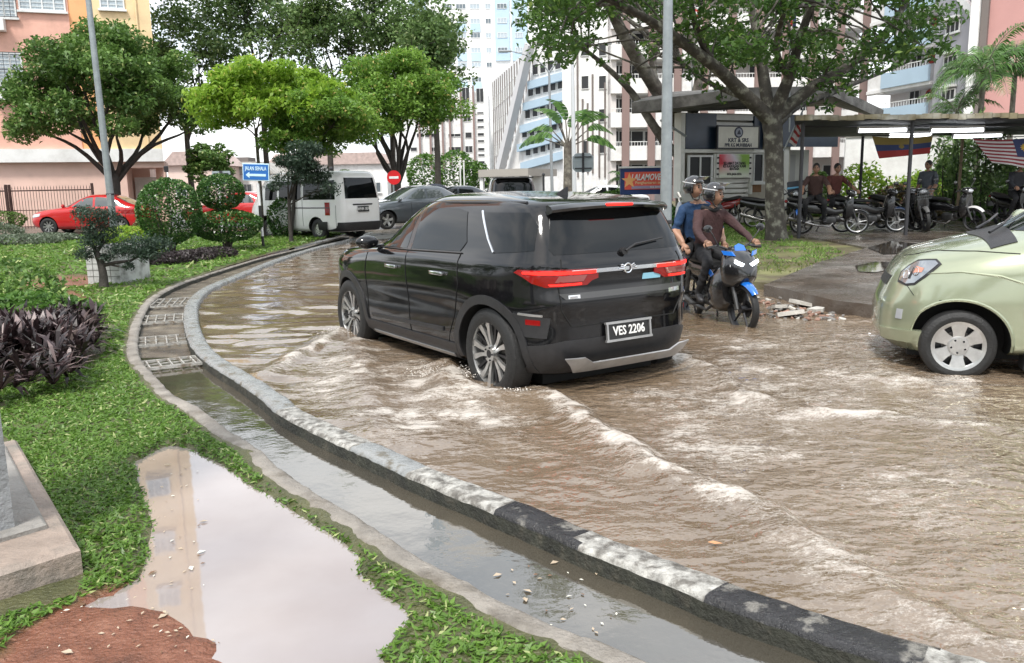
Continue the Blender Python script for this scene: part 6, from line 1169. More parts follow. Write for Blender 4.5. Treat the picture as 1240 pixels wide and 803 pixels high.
B = Bld('far_tower', 'small far pale block with a dark top left of the blue sign', A(291, 240, 150), A(303, 240, 150)); mb = MB(); zt_ = xz(297, 196, B)[1]; mb.b2(0, B.w, 0, 4, 0, zt_); B.part('wall', mb, wallm('far_rose', (.55, .42, .38))); mb = MB(); mb.b2(-.2, B.w+.2, -.2, 4.2, zt_, zt_+.8); B.part('roof', mb, w_fin)
# low grey canopy building right of the clipped trees
B = Bld('flat_canopy', 'long low grey flat canopy in front of the finned block', A(580, 240, 70), A(640, 240, 68)); mb = MB(); z_ = xz(610, 210, B)[1]; mb.b2(0, B.w, 0, 6, z_-.25, z_+.35); B.part('roof', mb, wallm('canopy_grey', (.36, .34, .31))); mb = MB()
for k in range(5): mb.b2(k*B.w/4.2, k*B.w/4.2+.3, .2, .5, 0, z_-.25)
B.part('column', mb, w_white); mb = MB(); mb.b2(0, B.w, 3, 3.2, 0, z_-.26); B.part('back_wall', mb, w_white)
# --- boundary white wall behind the shelter
B = Bld('boundary_wall', 'white boundary wall seen beneath the shelter roof on the right', A(1020, 260, 33), A(1420, 260, 31), 'wall', .1); mb = MB(); mb.b2(0, B.w, 0, .2, 0, 3.0); B.part('wall', mb, w_white); mb = MB(); mb.b2(0, B.w, -.05, .25, 3.0, 3.12); B.part('coping', mb, conc_l)
# ---------------------------------------------------------------- guard post
Yg = 26.
gL = A(826, 250, 25.2); gR = A(905, 250, 26.2)
GB = Bld('guard_post', 'small guard post with white louvred front, blue panel and slanted concrete roof', gL, A(964, 250, 27.0), z=.1); WG = GB.w
def gq(px, py): return xz(px, py, GB)
zr = gq(880, 136)[1]
wl = mat('guard_white_panel', (.74, .74, .70), .55, var=.06, dirt=.15); dnav = mat('navy_panel', (.018, .035, .065), .35, var=.2, vs=3); guard_dk = mat('guard_dark_gap', (.03, .03, .03), .7)
mb = MB(); mb.prism([(0, .35), (WG, .35), (WG+2.5, 3.2), (2.2, 3.2)], (0, 0, 0), (1, 0, 0), (0, 1, 0), (0, 0, 1), zr); GB.part('core_wall', mb, mat('guard_cream', (.50, .47, .40), .7, var=.1, dirt=.2))
def rect(name, x0, x1, y0p, y1p, m, y=0., t=.12): xa_, zb_ = gq(x0, y1p); xb_, _ = gq(x1, y1p); za_ = gq(x0, y0p)[1]; mb = MB(); mb.b2(xa_, xb_, y, y+t, zb_, za_); return GB.part(name, mb, m)
rect('navy_panel', 832, 869, 137, 180, dnav, .05); rect('navy_panel', 915, 926, 140, 182, dnav, .05); rect('cross_beam', 826, 930, 181, 185, wl, -.03, .36); rect('corner_post', 825, 830, 136, 240, wl, 0, .35); rect('corner_post', 951, 957, 136, 250, wl, .0, .35); rect('mid_post', 866, 869, 186, 235, wl, .02, .3); rect('mid_post', 911, 914, 186, 235, wl, .02, .3)
for k in range(5): rect('louvre', 869.5, 914.5, 138.5+k*9.3, 145+k*9.3, wl, .1, .1)
for k in range(9): rect('louvre', 869.5, 911, 186+k*6.2, 190.6+k*6.2, wl, .1, .1)
xw, zw = gq(849, 225); o = GB.window(xw, zw, round(gq(864, 225)[0]-gq(834, 225)[0], 2), round(gq(849, 188)[1]-zw, 2), y=.02, n=2, kind='dark'); xw, zw = gq(920, 220); GB.window(xw, zw, round(gq(926, 225)[0]-gq(914.5, 225)[0], 2), round(gq(920, 186)[1]-zw, 2), y=.02, n=1, kind='dark')
rect('lower_panel', 830, 866, 226, 245, wl, .08); rect('timber_panel', 914.5, 926, 221, 233, mat('timber_brown', (.22, .11, .05), .6, var=.3, vs=6), .06)
rect('porch_wall', 957, 1003, 180, 250, mat('porch_white', (.52, .52, .50), .7, dirt=.3), .8, .12); rect('door', 966, 984, 186, 250, mat('porch_door_grey', (.33, .33, .33), .6), .7, .07); rect('porch_fascia', 926, 1010, 139, 178, dnav, -.2, .1)
# roof: thick slab wedge, tilted
rt = MB(); c0 = A(765, 128, 23.0); c1 = A(884, 118, 24.2); c2 = A(964, 112, 26.5)
M_inv = GB.e.matrix_basis.copy(); bpy.context.view_layer.update(); Mi = GB.e.matrix_world.inverted()
def gl(px, py, Y): return Mi@A(px, py, Y)
top = [gl(765, 124, 23.3), gl(905, 106, 23.3), gl(1010, 104, 25.5), gl(1070, 133, 27), gl(1010, 118, 31.5), gl(800, 112, 31)]
th = Vector((0, 0, -.30)); n = len(top); rt.add([*top, *[t+th for t in top]], [tuple(range(n)), tuple(range(n, 2*n))[::-1]]+[(i, (i+1) % n, n+(i+1) % n, n+i) for i in range(n)]); GB.part('roof', rt, mat('roof_concrete_stained', (.17, .165, .155), .7, var=.35, vs=1.5, bump=.5, bs=20, col2=(.07, .065, .06), c2s=2)); 
mb = MB(); a_ = gl(785, 150, 24.6); mb.tube([(0.1, -.0, gq(826, 165)[1]), (-1.0, -.3, zr-.3)], .035, 6); GB.part('roof_strut', mb, steel)
# sign board with emblem and two lines
xa_, zb_ = gq(865, 180); xb_, _ = gq(915, 180); za_ = gq(865, 153)[1]; sb = empty('sign_board', (0, 0, 0)); sb.parent = GB.e; sb.location = ((xa_+xb_)/2, -.14, (za_+zb_)/2); mb = MB(); sw, sh = xb_-xa_, za_-zb_; mb.box((0, 0, 0), (sw, .06, sh)); mb.build('board', mat('board_cream', (.66, .64, .56), .5, var=.06, dirt=.2), sb)
mb = MB(); 
for z_ in (-sh/2, sh/2): mb.box((0, -.01, z_), (sw+.04, .08, .04))
for x_ in (-sw/2, sw/2): mb.box((x_, -.01, 0), (.04, .078, sh-.04))
mb.build('board_frame', steel_dk, sb); inkm = mat('sign_ink', (.03, .035, .06), .5)
mb = MB(); mb.disc((0, -.036, sh*.22), (0, 1, 0), .165, .012, 28); eo = mb.build('round_emblem', inkm, sb); mb = MB(); mb.disc((0, -.045, sh*.22), (0, 1, 0), .12, .012, 24); mb.build('emblem_ring', mat('emblem_grey', (.28, .3, .36), .5), eo); mb = MB(); mb.prism([(-.07, -.06), (.07, -.06), (.04, .02), (0, .08), (-.04, .02)], (0, -.06, sh*.22), (1, 0, 0), (0, 0, 1), (0, 1, 0), .008); mb.build('emblem_figure', inkm, eo)
text_obj('KRT & SRS', 'letters', .17, (0, -.034, -sh*.14), (PI/2, 0, 0), inkm, sb, .004, bold=.004); text_obj('PPR KG MUHIBBAH', 'letters', .15, (0, -.034, -sh*.36), (PI/2, 0, 0), inkm, sb, .004, bold=.003, sx=.80)
# red and green poster
xa_, zb_ = gq(868.5, 216); xb_, _ = gq(911, 216); za_ = gq(868.5, 186)[1]; pw, ph = xb_-xa_, za_-zb_; po = empty('poster', (0, 0, 0)); po.parent = GB.e; po.location = ((xa_+xb_)/2, -.02, (za_+zb_)/2)
m, nt, N, L, Pb = new_mat('poster_print'); tcn = N.new('ShaderNodeTexCoord'); sp = N.new('ShaderNodeSeparateXYZ'); L.new(tcn.outputs['Generated'], sp.inputs[0]); nz = N.new('ShaderNodeTexNoise'); nz.inputs['Scale'].default_value = 2.5; L.new(tcn.outputs['Generated'], nz.inputs[0])
ad = N.new('ShaderNodeMath'); ad.operation = 'MULTIPLY_ADD'; L.new(nz.outputs[0], ad.inputs[0]); ad.inputs[1].default_value = .5; L.new(sp.outputs[0], ad.inputs[2]); r1 = N.new('ShaderNodeValToRGB'); E_ = r1.color_ramp.elements; E_[0].color = (.62, .03, .05, 1); E_[0].position = .3; E_[1].color = (.25, .45, .06, 1); E_[1].position = 1.15 if False else 1.; e_ = E_.new(.55); e_.color = (.75, .35, .42, 1); e_ = E_.new(.75); e_.color = (.72, .66, .72, 1); L.new(ad.outputs[0], r1.inputs[0])
mxx = N.new('ShaderNodeMix'); mxx.data_type = 'RGBA'; r2 = N.new('ShaderNodeMapRange'); r2.inputs[1].default_value = .1; r2.inputs[2].default_value = .6; L.new(sp.outputs[2], r2.inputs[0]); L.new(r2.outputs[0], mxx.inputs[0]); mxx.inputs[6].default_value = (.74, .78, .66, 1); L.new(r1.outputs[0], mxx.inputs[7]); L.new(mxx.outputs[2], Pb.inputs['Base Color']); Pb.inputs['Roughness'].default_value = .45
mb = MB(); mb.box((0, 0, 0), (pw*.86, .02, ph*.94)); mb.build('print', m, po); mb = MB(); mb.box((0, .016, 0), (pw, .012, ph)); mb.build('backing', wl, po); ink2 = mat('poster_ink', (.02, .02, .02), .5)
for i, (t, z_, s_) in enumerate([('SELAMAT DATANG', .10, .115), ('KE KAWASAN KAMI', -.02, .115), ('SENTIASA', -.13, .10), ('KITA JAGA KITA', -.34, .09)]): text_obj(t, 'letters', s_, (0, -.013, z_*ph/1.0), (PI/2, 0, 0), ink2, po, .003, bold=.004, sx=.85)
mb = MB()
for k in range(4):
    for x_ in (-1, 1): mb.box((x_*pw*.46, -.0, ph*(-.33+.22*k)), (.07, .03, .05))
mb.build('clips', ink2, po)
# ---------------------------------------------------------------- motorcycle shelter with lit tubes
zt_ = A(1100, 146, 19.5).z
SH = empty('shelter', (9.5, 19.2, .14), R(0), 'long dark shelter roof on slim posts with four lit tubes beneath', 'shelter'); tarp = mat('dark_roof_underside', (.03, .035, .045), .6, var=.3, vs=1.2); edge_m = mat('roof_edge_stained', (.20, .17, .10), .6, var=.5, vs=1.3, col2=(.5, .5, .46), c2s=.8, c2t=.6)
x0s = A(962, 146, 19.2).x-9.5; x1s = 8.5; z0s = A(1000, 146, 19.2).z-.14; z1s = A(1230, 146, 19.2).z-.14
rt = MB(); prf = []; n = 24
for i in range(n+1):
    x = x0s+(x1s-x0s)*i/n; z = z0s+(z1s-z0s)*(x-x0s)/(x1s-x0s); w_ = .02*math.sin(i*1.7); rt.v += [(x, 0, z+w_), (x, 0, z+.10+w_), (x+2.2*max(0, 1-i/8), 6.2, z+.06), (x+2.2*max(0, 1-i/8), 6.2, z-.02)]
for i in range(n):
    b0 = 4*i
    for a1, a2 in ((0, 1), (1, 2), (2, 3), (3, 0)): rt.f.append([b0+a1, b0+a2, b0+4+a2, b0+4+a1]); rt.m.append(0)
rt.f += [[0, 1, 2, 3], [4*n+3, 4*n+2, 4*n+1, 4*n]]; rt.m += [0, 0]; rt.build('roof', tarp, SH)
mb = MB(); prev = None
for i in range(60):
    x = x0s+(x1s-x0s)*i/60; z = z0s+(z1s-z0s)*(x-x0s)/(x1s-x0s); mb.box((x+.1, -.05, z+.06+.012*math.sin(i*.9)), ((x1s-x0s)/60+.01, .09, .11+.02*math.sin(i*2.1)))
mb.build('roof_edge', edge_m, SH)
def sl(px, py, Y): p = A(px, py, Y); return Vector((p.x-9.5, p.y-19.2, p.z-.14))
for px, Y in ((1098, 19.4), (968, 19.6), (1330, 19.4), (1159, 25.4), (1040, 25.4), (1260, 25.4)):
    p = sl(px, 260, Y); zt3 = z0s+(z1s-z0s)*(p.x-x0s)/(x1s-x0s)-.02; mb = MB(); mb.tube([(p.x, p.y, -.1), (p.x, p.y, zt3)], .045, 8); mb.build('post', steel_dk if px != 1159 else mat('pillar_tan', (.35, .26, .18), .7), SH)
mb = MB()
for px0_, px1_, py, Y in ((965, 1400, 162, 21), (965, 1400, 168, 23.5)):
    a_ = sl(px0_, py-9, Y); b_ = sl(px1_, py-12, Y); mb.tube([a_, b_], .035, 6)
mb.build('purlin', steel_dk, SH)
m, nt, N, L, Pb = new_mat('lit_tube'); Pb.inputs['Emission Color'].default_value = (.92, .95, 1, 1); Pb.inputs['Emission Strength'].default_value = 3.2; Pb.inputs['Base Color'].default_value = (.8, .8, .8, 1); lit = m
for i, (xa_, xb_, py, Y, lb) in enumerate([(1040, 1097, 158, 20.6, 'lit tube lamp, upper left under the shelter roof'), (1128, 1190, 158, 20.6, 'lit tube lamp, upper right under the shelter roof'), (1077, 1127, 164, 22.2, 'lit tube lamp, lower left above the tricolour flag'), (1155, 1212, 165, 22.2, 'lit tube lamp, lower right above the striped flag')]):
    a_ = A(xa_, py, Y); b_ = A(xb_, py, Y); c_ = (a_+b_)/2; l_ = (b_-a_).length; t = empty('tube_lamp', c_, math.atan2(b_.y-a_.y, b_.x-a_.x), lb, 'lamp', 'lit tube lamps under the shelter'); mb = MB(); mb.tube([(-l_/2, 0, 0), (l_/2, 0, 0)], .045, 10); mb.build('tube', lit, t); mb = MB(); mb.box((0, 0, .075), (l_+.06, .08, .06)); mb.box((-l_/2-.02, 0, .02), (.03, .06, .1)); mb.box((l_/2+.02, 0, .02), (.03, .06, .1)); mb.build('fitting', fr_w, t)
# flags under the shelter
def cloth_flag(name, label, tl, tr, bl, br, Y, colf, mats, nx=40, nz=24, wave=.05, pole=None):
    P = [A(*q, Y) for q in (tl, tr, bl, br)]; mb = MB(); o_ = P[0]
    for j in range(nz+1):
        for i in range(nx+1):
            u, v_ = i/nx, j/nz; p = P[0].lerp(P[1], u).lerp(P[2].lerp(P[3], u), v_); p = p-o_+Vector((0, wave*math.sin(u*9+v_*2)*(.4+v_), -.05*math.sin(PI*u)*(1-v_))); mb.v.append(tuple(p))
    for j in range(nz):
        for i in range(nx): a_ = j*(nx+1)+i; mb.f.append([a_, a_+1, a_+nx+2, a_+nx+1]); mb.m.append(colf((i+.5)/nx, (j+.5)/nz))
    e = empty(name, o_, 0, label, 'flag'); o = mb.build('cloth', mats, e, True, recalc=False); md = o.modifiers.new('t', 'SOLIDIFY'); md.thickness = .006; 
    if pole: m2 = MB(); m2.tube(pole(P, o_), .018, 6); m2.build('pole', steel, e)
    else: m2 = MB(); m2.tube([Vector((0, 0, .01)), P[1]-o_+Vector((0, 0, .01))], .012, 5); m2.build('cord', steel_dk, e)
    return e
f_y, f_r, f_b, f_w = mat('flag_ochre', (.20, .15, .04), .8), mat('flag_red', (.30, .03, .03), .8), mat('flag_blue', (.03, .045, .12), .8), mat('flag_white', (.50, .48, .48), .8)
def tri(u, v_): 
    if (u-.45)**2*5+(v_-.48)**2 < .012: return 0
    return 0 if v_ < .38 else 2 if v_ < .66 else 1
cloth_flag('tricolour_flag', 'ochre, blue and red flag hanging under the shelter roof', (1056,165), (1130,164), (1066,192), (1124,186), 20.3, tri, [f_y, f_r, f_b, f_w])
def strp(u, v_):
    if u > .56 and v_ < .62:
        uu, vv = (u-.76)*2.0, (v_-.30)*1.5; r_ = math.hypot(uu, vv); a_ = math.atan2(vv, uu)
        if r_ < .17+.05*math.cos(a_*12): return 0
        if .22 < math.hypot(uu+.2, vv) < .33 and uu < -.1 and False: return 0
        return 2
    return 1 if int(v_*14) % 2 == 0 else 3
cloth_flag('striped_flag', 'red and white striped flag with a blue corner and yellow star, right', (1178,168), (1262,165), (1203,197), (1262,206), 20.2, strp, [mat('flag_yellow', (.6, .38, .03), .7), mat('flag_stripe_red', (.22, .03, .04), .8), f_b, f_w], nx=84, nz=56)
# flags on poles above the guard post and against the trunk
for i, (px, py, w_, h_, Y, lb, cf) in enumerate([(838,18,12,26,29,'small red and white flag on a pole above the guard post roof', lambda u, v: 1 if int(v*8) % 2 else 3), (956,8,9,46,22,'red, white and blue flag hanging limp between the tree limbs', lambda u, v: 1 if u < .4 else 3 if u < .6 else 2)]):
    cloth_flag('pole_flag', lb, (px, py-h_/2), (px+w_, py-h_/2+3), (px, py+h_/2), (px+w_*.8, py+h_/2+4), Y, cf, [f_y, mat('flag_bright_red', (.5, .04, .04), .7), f_b, mat('flag_bright_white', (.75, .75, .75), .7)], 12, 16, .03, pole=(lambda h2, px_, Y_: (lambda P, o_: [P[0]-o_+Vector((0, 0, .3)), A(px_, 112 if px_ < 900 else 160, Y_)-o_]))(h_, px, Y))
cloth_flag('leaning_flag', 'small striped flag on a stick leaning beside the thick trunk', (972,136), (975,146), (955,172), (963,178), 20.4, lambda u, v: 1 if int(v*9) % 2 else 3, [f_y, f_r, f_b, f_w], 8, 20, .02, pole=lambda P, o_: [P[0]-o_+Vector((.05, 0, .15)), P[2]-o_+Vector((-.25, 0, -.5))])
# ================================================================ street furniture
paint_w = mat('sign_white_paint', (.75, .76, .76), .4, var=.05, dirt=.1); paint_b = mat('pole_black_paint', (.02, .02, .02), .4); sign_blue = mat('sign_blue', (.02, .13, .42), .3, var=.06); sign_pale = mat('sign_pale_blue', (.55, .75, .85), .35); sign_red = mat('sign_red', (.62, .015, .02), .3)
def lamp_pole(label, px0, py0, px1, py1, Y, r0, r1, m=steel, arms=None, z0=.05, name='lamp_post', extra=1.15):
    b = A(px0, py0, Y); b.z = z0; t = A(px1, py1, Y); e = empty(name, b, 0, label, 'lamp post'); d = (t-b)*extra; mb = MB(); mb.tube([(0, 0, -.3), (0, 0, .0), *[d*k for k in (.2, .4, .6, .8, 1.)]], [r0]*2+[r0*(1-k)+r1*k for k in (.2, .4, .6, .8, 1.)], 12); mb.build('pole', m, e, auto=40)
    mb = MB(); mb.box((0, 0, .01), (r0*3.4, r0*3.4, .04), bev=.008)
    for sx in (-1, 1):
        for sy in (-1, 1): mb.lathe([(.018, 0), (.018, .05), (.0001, .06)], (sx*r0*1.35, sy*r0*1.35, .02), n=6)
    mb.build('base_plate', m, e)
    mb = MB(); mb.lathe([(r0*1.03, -.03), (r0*1.09, -.02), (r0*1.09, .02), (r0*1.03, .03)], d*.16, d, 16); mb.build('band', steel_dk, e); return e, b, d
e, b, d = lamp_pole('tall grey lamp post rising from the left lawn in front of the red saloon', 139, 285, 107, 0, 28.3, .125, .085)
mb = MB(); mb.box((.0, -.12, 1.2), (.14, .03, .4), bev=.01); mb.build('hatch', steel, e)
p = G(806, 326, .1); e, b, d = lamp_pole('thick grey steel post behind the two riders', 806, 300, 809, 0, p.y, .095, .068, z0=.1)
for (lab, px, pb, pt, Y, r0, ends, armh) in [('white double-armed street lamp, tallest, by the fan palm', 694, 232, 12, 38, .11, ((668, -14), (735, -16)), 0), ('slim double-armed street lamp whose curved arms end beside the finned block', 667, 228, 88, 48, .10, ((618, 62), (727, 53)), 1)]:
    bb = A(px+2, 240, Y); bb.z = .05; tp = A(px-2, pt, Y); e = empty('street_lamp', bb, 0, lab, 'street lamp', 'double-armed street lamps'); pm = mat('lamp_white_paint', (.62, .64, .66), .45, .2) if not armh else mat('lamp_grey_paint', (.30, .32, .34), .45, .2); mb = MB(); mb.tube([(0, 0, -.2), (tp-bb)*.5, tp-bb], [r0, r0*.8, r0*.6], 10); mb.build('pole', pm, e, auto=40)
    for (ex, ey) in ends:
        q = A(ex, ey, Y)-bb; s0 = tp-bb; c1 = s0+Vector(((q.x-s0.x)*.25, 0, (q.z-s0.z)*.75)); pts = [s0*(1-t)**2+c1*2*t*(1-t)+q*t*t for t in [k/8 for k in range(9)]]; mb = MB(); mb.tube(pts, [r0*.5*(1-.5*k/8) for k in range(9)], 7); o = mb.build('arm', pm, e, auto=40); mb = MB(); mb.box(q+Vector((.28*math.copysign(1, q.x-s0.x), 0, .0)), (.7, .22, .1), bev=.04); mb.build('lamp_head', pm, o)
# blue direction sign
p = G(319, 299, .1); e = empty('direction_sign', p, 0, 'blue street sign with a left arrow on a black and white banded pole', 'sign'); ht = A(319, 222, p.y).z-.1; zs = [0, .26, .62, 1.0, 1.38, ht]; cols_ = [paint_b, paint_w, paint_b, paint_w, paint_w]
tilt = Vector((-.02, 0, 1)); 
for i in range(5): mb = MB(); mb.tube([tilt*zs[i], tilt*zs[i+1]], .036, 10); mb.build('pole', [paint_b, paint_w, paint_b, paint_w, paint_w][i], e, auto=40)
c_ = A(310, 208.5, p.y-.06)-p; w_, h_ = (A(326, 208, p.y)-A(294, 208, p.y)).length, (A(310, 198, p.y)-A(310, 219, p.y)).length; bd = empty('panel'); bd.parent = e; bd.location = c_; bd.rotation_euler = (0, R(2.5), 0)
mb = MB(); mb.box((0, 0, 0), (w_, .03, h_), bev=.01); mb.build('sign_plate', sign_pale, bd); mb = MB(); mb.box((0, -.018, 0), (w_*.93, .008, h_*.88)); mb.build('blue_field', sign_blue, bd)
text_obj('JALAN SEHALA', 'letters', h_*.31, (0, -.025, h_*.20), (PI/2, 0, 0), sign_pale, bd, .003, bold=.003, sx=.60)
mb = MB(); aw, az = w_*.38, -h_*.17; mb.prism([(-aw, az), (-aw+.09, az-.075), (-aw+.09, az-.028), (aw, az-.028), (aw, az+.028), (-aw+.09, az+.028), (-aw+.09, az+.075)], (0, -.022, 0), (1, 0, 0), (0, 0, 1), (0, -1, 0), .006); mb.build('arrow', sign_pale, bd)
# sign backs
for px, py, Y, w_, h_, pyb, lab, nm in [(268, 215, 30, 22, 15, 262, 'back of a grey rectangular road sign left of the blue one', 'road_sign'), (706, 197, 33, 25, 22, 244, 'back of a grey eight-sided road sign on a white post', 'road_sign')]:
    c_ = A(px, py, Y); b = A(px, pyb, Y); b.z = .05; e = empty(nm, b, 0, lab, 'sign'); W_, H_ = w_*Y/1000, h_*Y/1000; mb = MB(); q = c_-b
    k = .18 if w_ > 23 else .05; poly = [(-W_/2+k*W_, -H_/2), (W_/2-k*W_, -H_/2), (W_/2, -H_/2+k*H_), (W_/2, H_/2-k*H_), (W_/2-k*W_, H_/2), (-W_/2+k*W_, H_/2), (-W_/2, H_/2-k*H_), (-W_/2, -H_/2+k*H_)]
    mb.prism(poly, (q.x, q.y, q.z), (1, 0, 0), (0, 0, 1), (0, 1, 0), .02); mb.build('sign_plate', mat('sign_back_grey', (.38, .43, .46), .4, .5, var=.1), e); mb = MB(); mb.box(q+Vector((0, -.03, 0)), (.09, .05, H_*1.05)); mb.box(q+Vector((0, -.035, H_*.3)), (W_*.8, .035, .04)); mb.box(q+Vector((0, -.035, -H_*.3)), (W_*.8, .035, .04)); mb.build('bracket', steel_dk, e); mb = MB(); mb.tube([(0, 0, -.2), (0, 0, q.z-H_*.45)], .045, 8); mb.build('post', paint_w, e)
# no entry
Y = 36; c_ = A(477, 215, Y); b = A(478, 262, Y); b.z = .05; e = empty('no_entry_sign', b, 0, 'round red no-entry sign with a white bar above the dark crossover', 'sign'); q = c_-b; mb = MB(); mb.disc(q, (0, 1, 0), .30, .02, 32); o = mb.build('disc', sign_red, e); mb = MB(); mb.box(q+Vector((0, -.014, 0)), (.40, .01, .10)); mb.build('white_bar', paint_w, o); mb = MB(); mb.tube([(0, .03, -.2), (0, .03, q.z+.1)], .035, 8); mb.build('post', steel, e)
# red and blue board
Y = 29; tl, tr, bl = A(751, 204, Y), A(812, 205, Y), A(751, 236, Y); W_, H_ = (tr-tl).length, (tl-bl).length; e = empty('advert_board', Vector(((tl.x+tr.x)/2, Y, .1)), 0, 'low blue board with a red banner reading LALAMOVE behind the hedge', 'board'); zc_ = (tl.z+bl.z)/2-.1
mb = MB(); mb.box((0, 0, zc_), (W_, .12, H_)); mb.build('board', mat('board_blue', (.012, .035, .14), .4, var=.15), e); mb = MB(); mb.box((0, 0, zc_+H_/2+.03), (W_+.1, .2, .06)); mb.build('top_rail', paint_w, e); mb = MB()
for s_ in (-1, 1): mb.box((s_*W_*.45, .02, (zc_-H_/2)/2), (.1, .1, max(.1, zc_-H_/2)+.1))
mb.build('leg', paint_w, e) if False else None
for s_ in (-1, 1): mb = MB(); mb.box((s_*W_*.45, .02, (zc_)/2), (.09, .08, zc_)); mb.build('leg', paint_w, e)
bn = empty('banner'); bn.parent = e; bn.location = (.06, -.075, zc_+.02); ban = mat('banner_red', (.70, .10, .07), .4, var=.08); mb = MB(); mb.box((0, 0, 0), (W_*.9, .015, H_*.66)); mb.build('banner_sheet', ban, bn)
text_obj('LALAMOVE', 'letters', H_*.33, (-.06, -.012, H_*.12), (PI/2, 0, 0), paint_w, bn, .003, bold=.008, shear=.3, sx=.68); text_obj('Penghantaran segera', 'letters', H_*.15, (.14, -.012, -H_*.08), (PI/2, 0, 0), mat('banner_cream', (.75, .6, .35), .5), bn, .003, bold=.002)
mb = MB(); mb.box((.1, -.01, -H_*.25), (W_*.74, .012, H_*.11)); mb.build('footer_strip', mat('banner_grey', (.32, .28, .42), .5), bn); text_obj('016 221 8300', 'letters', H_*.10, (.35, -.02, -H_*.25), (PI/2, 0, 0), paint_w, bn, .002, bold=.002)
mb = MB(); st = []
for k in range(10): a_ = PI/2+2*PI*k/10; r_ = .28 if k % 2 == 0 else .11; st.append((-W_*.36+r_*math.cos(a_), r_*math.sin(a_)))
mb.prism(st, (0, -.02, 0), (1, 0, 0), (0, 0, 1), (0, 1, 0), .01); mb.build('star', mat('star_gold', (.8, .42, .16), .4), bn)
# two thin white poles before the clipped trees and a dark one
for i, (px, pt, pb, Y, m_, lb) in enumerate([(557, 196, 228, 62, paint_w, 'thin white pole, left of the pair before the clipped trees'), (561.5, 196, 228, 62, paint_w, 'thin white pole, right of the pair before the clipped trees'), (529, 174, 222, 70, steel_dk, 'dark post in front of the clipped trees'), (658, 212, 236, 40, steel_dk, 'short dark lamp standard near the slim street lamp'), (401, 205, 262, 32, steel_dk, 'thin dark pole behind the white van')]):
    t = A(px, pt, Y); b = Vector((t.x, t.y, .02)); e = empty('pole', b, 0, lb, 'pole'); mb = MB(); mb.tube([(0, 0, -.2), (0, 0, t.z)], .055, 7); mb.build('shaft', m_, e); mb = MB(); mb.ball((0, 0, t.z), .08, 0, 8, 6); mb.build('cap', m_, e)
# ---- concrete column on a stepped plinth, lower left
P1 = G(97, 662, .13); P2 = G(20, 531, .13); P3 = G(0, 693, .13); dr = (P3-P1).normalized(); cm_ = mat('weathered_plinth', (.27, .255, .235), .6, var=.3, vs=3, bump=.7, bs=30, col2=(.13, .13, .12), c2s=2.6, c2t=.54, c2w=.06, rvar=.2); e = empty('concrete_column', (P1.x, P1.y, 0), 0, 'square concrete column on a stepped weathered plinth at the left edge', 'column'); O = Vector((P1.x, P1.y, 0))
def L3(p): q = Vector(p)-O; return (q.x, q.y)
back = (P2-P1); q4 = [L3(P1), L3(P1+back*1.0), L3(P1+back*1.0+dr*1.5), L3(P1+dr*1.5)]
def solid(mb, poly, z0, z1, b=.02):
    c = Vector((sum(p[0] for p in poly)/len(poly), sum(p[1] for p in poly)/len(poly))); n = len(poly); ins_ = [tuple(Vector(p).lerp(c, b/max(.1, (Vector(p)-c).length))) for p in poly]
    vs = [(*p, z0) for p in poly]+[(*p, z1-b*.6) for p in poly]+[(*p, z1) for p in ins_]; fs = [tuple(range(n))[::-1], tuple(range(2*n, 3*n))]+[(k*n+i, k*n+(i+1) % n, (k+1)*n+(i+1) % n, (k+1)*n+i) for k in (0, 1) for i in range(n)]; mb.add(vs, fs)
mb = MB(); solid(mb, q4, -.1, .13, .025); mb.build('plinth', mat('plinth_pink_concrete', (.34, .27, .225), .6, var=.3, vs=4, bump=.7, bs=35, col2=(.16, .15, .13), c2s=3, c2t=.55), e)
bi = [L3(P1+back*a_+dr*b_) for a_, b_ in ((.16, .07), (.93, .07), (.93, 1.4), (.16, 1.4))]; mb = MB(); solid(mb, bi, .12, .155, .015); mb.build('plinth_step', cm_, e)
C0 = G(18, 638, .155); k0 = Vector((C0.x, C0.y)); bi = [L3((*k0, 0)), L3(Vector((*k0, 0))+back.normalized()*.46), L3(Vector((*k0, 0))+back.normalized()*.46+dr*.5), L3(Vector((*k0, 0))+dr*.5)]; mb = MB(); solid(mb, bi, .15, 2.9, .02); mb.build('column_shaft', mat('column_grey', (.33, .34, .35), .65, var=.25, vs=2.5, bump=.7, bs=40, col2=(.2, .2, .2), c2s=3), e)
# ---- planters
tile = mat('white_tile_stained', (.50, .51, .50), .35, var=.2, vs=4, col2=(.20, .20, .19), c2s=6, c2t=.6)
def planter(label, a, b, top, depth, mats, kind):
    P_, Q_ = G(*a, .05), G(*b, .05); w_ = (Q_-P_).length; h_ = A(a[0], top, P_.y).z-.03; e = empty('planter', P_, math.atan2(Q_.y-P_.y, Q_.x-P_.x), label, 'planter'); mb = MB(); t = .05
    mb.b2(0, w_, 0, t, -.05, h_); mb.b2(0, w_, depth-t, depth, -.05, h_); mb.b2(0, t, t, depth-t, -.05, h_); mb.b2(w_-t, w_, t, depth-t, -.05, h_); mb.build('box', mats[0], e); mb = MB(); mb.b2(t, w_-t, t, depth-t, .0, h_-.06); mb.build('soil', mat('dark_soil', (.04, .03, .022), .8, bump=1), e)
    if kind: mb = MB(); mb.b2(.06, w_-.06, -.012, -.001, .08, h_-.05); mb.build('orange_face', mats[1], e)
    else:
        mb = MB()
        for k in range(1, int(w_/.1)): mb.b2(k*.1, k*.1+.008, -.003, .0, 0, h_)
        for k in range(1, int(h_/.1)): mb.b2(0, w_, -.0035, -.0005, k*.1, k*.1+.008)
        mb.build('grout', mat('grout_dark', (.12, .12, .11), .7), e)
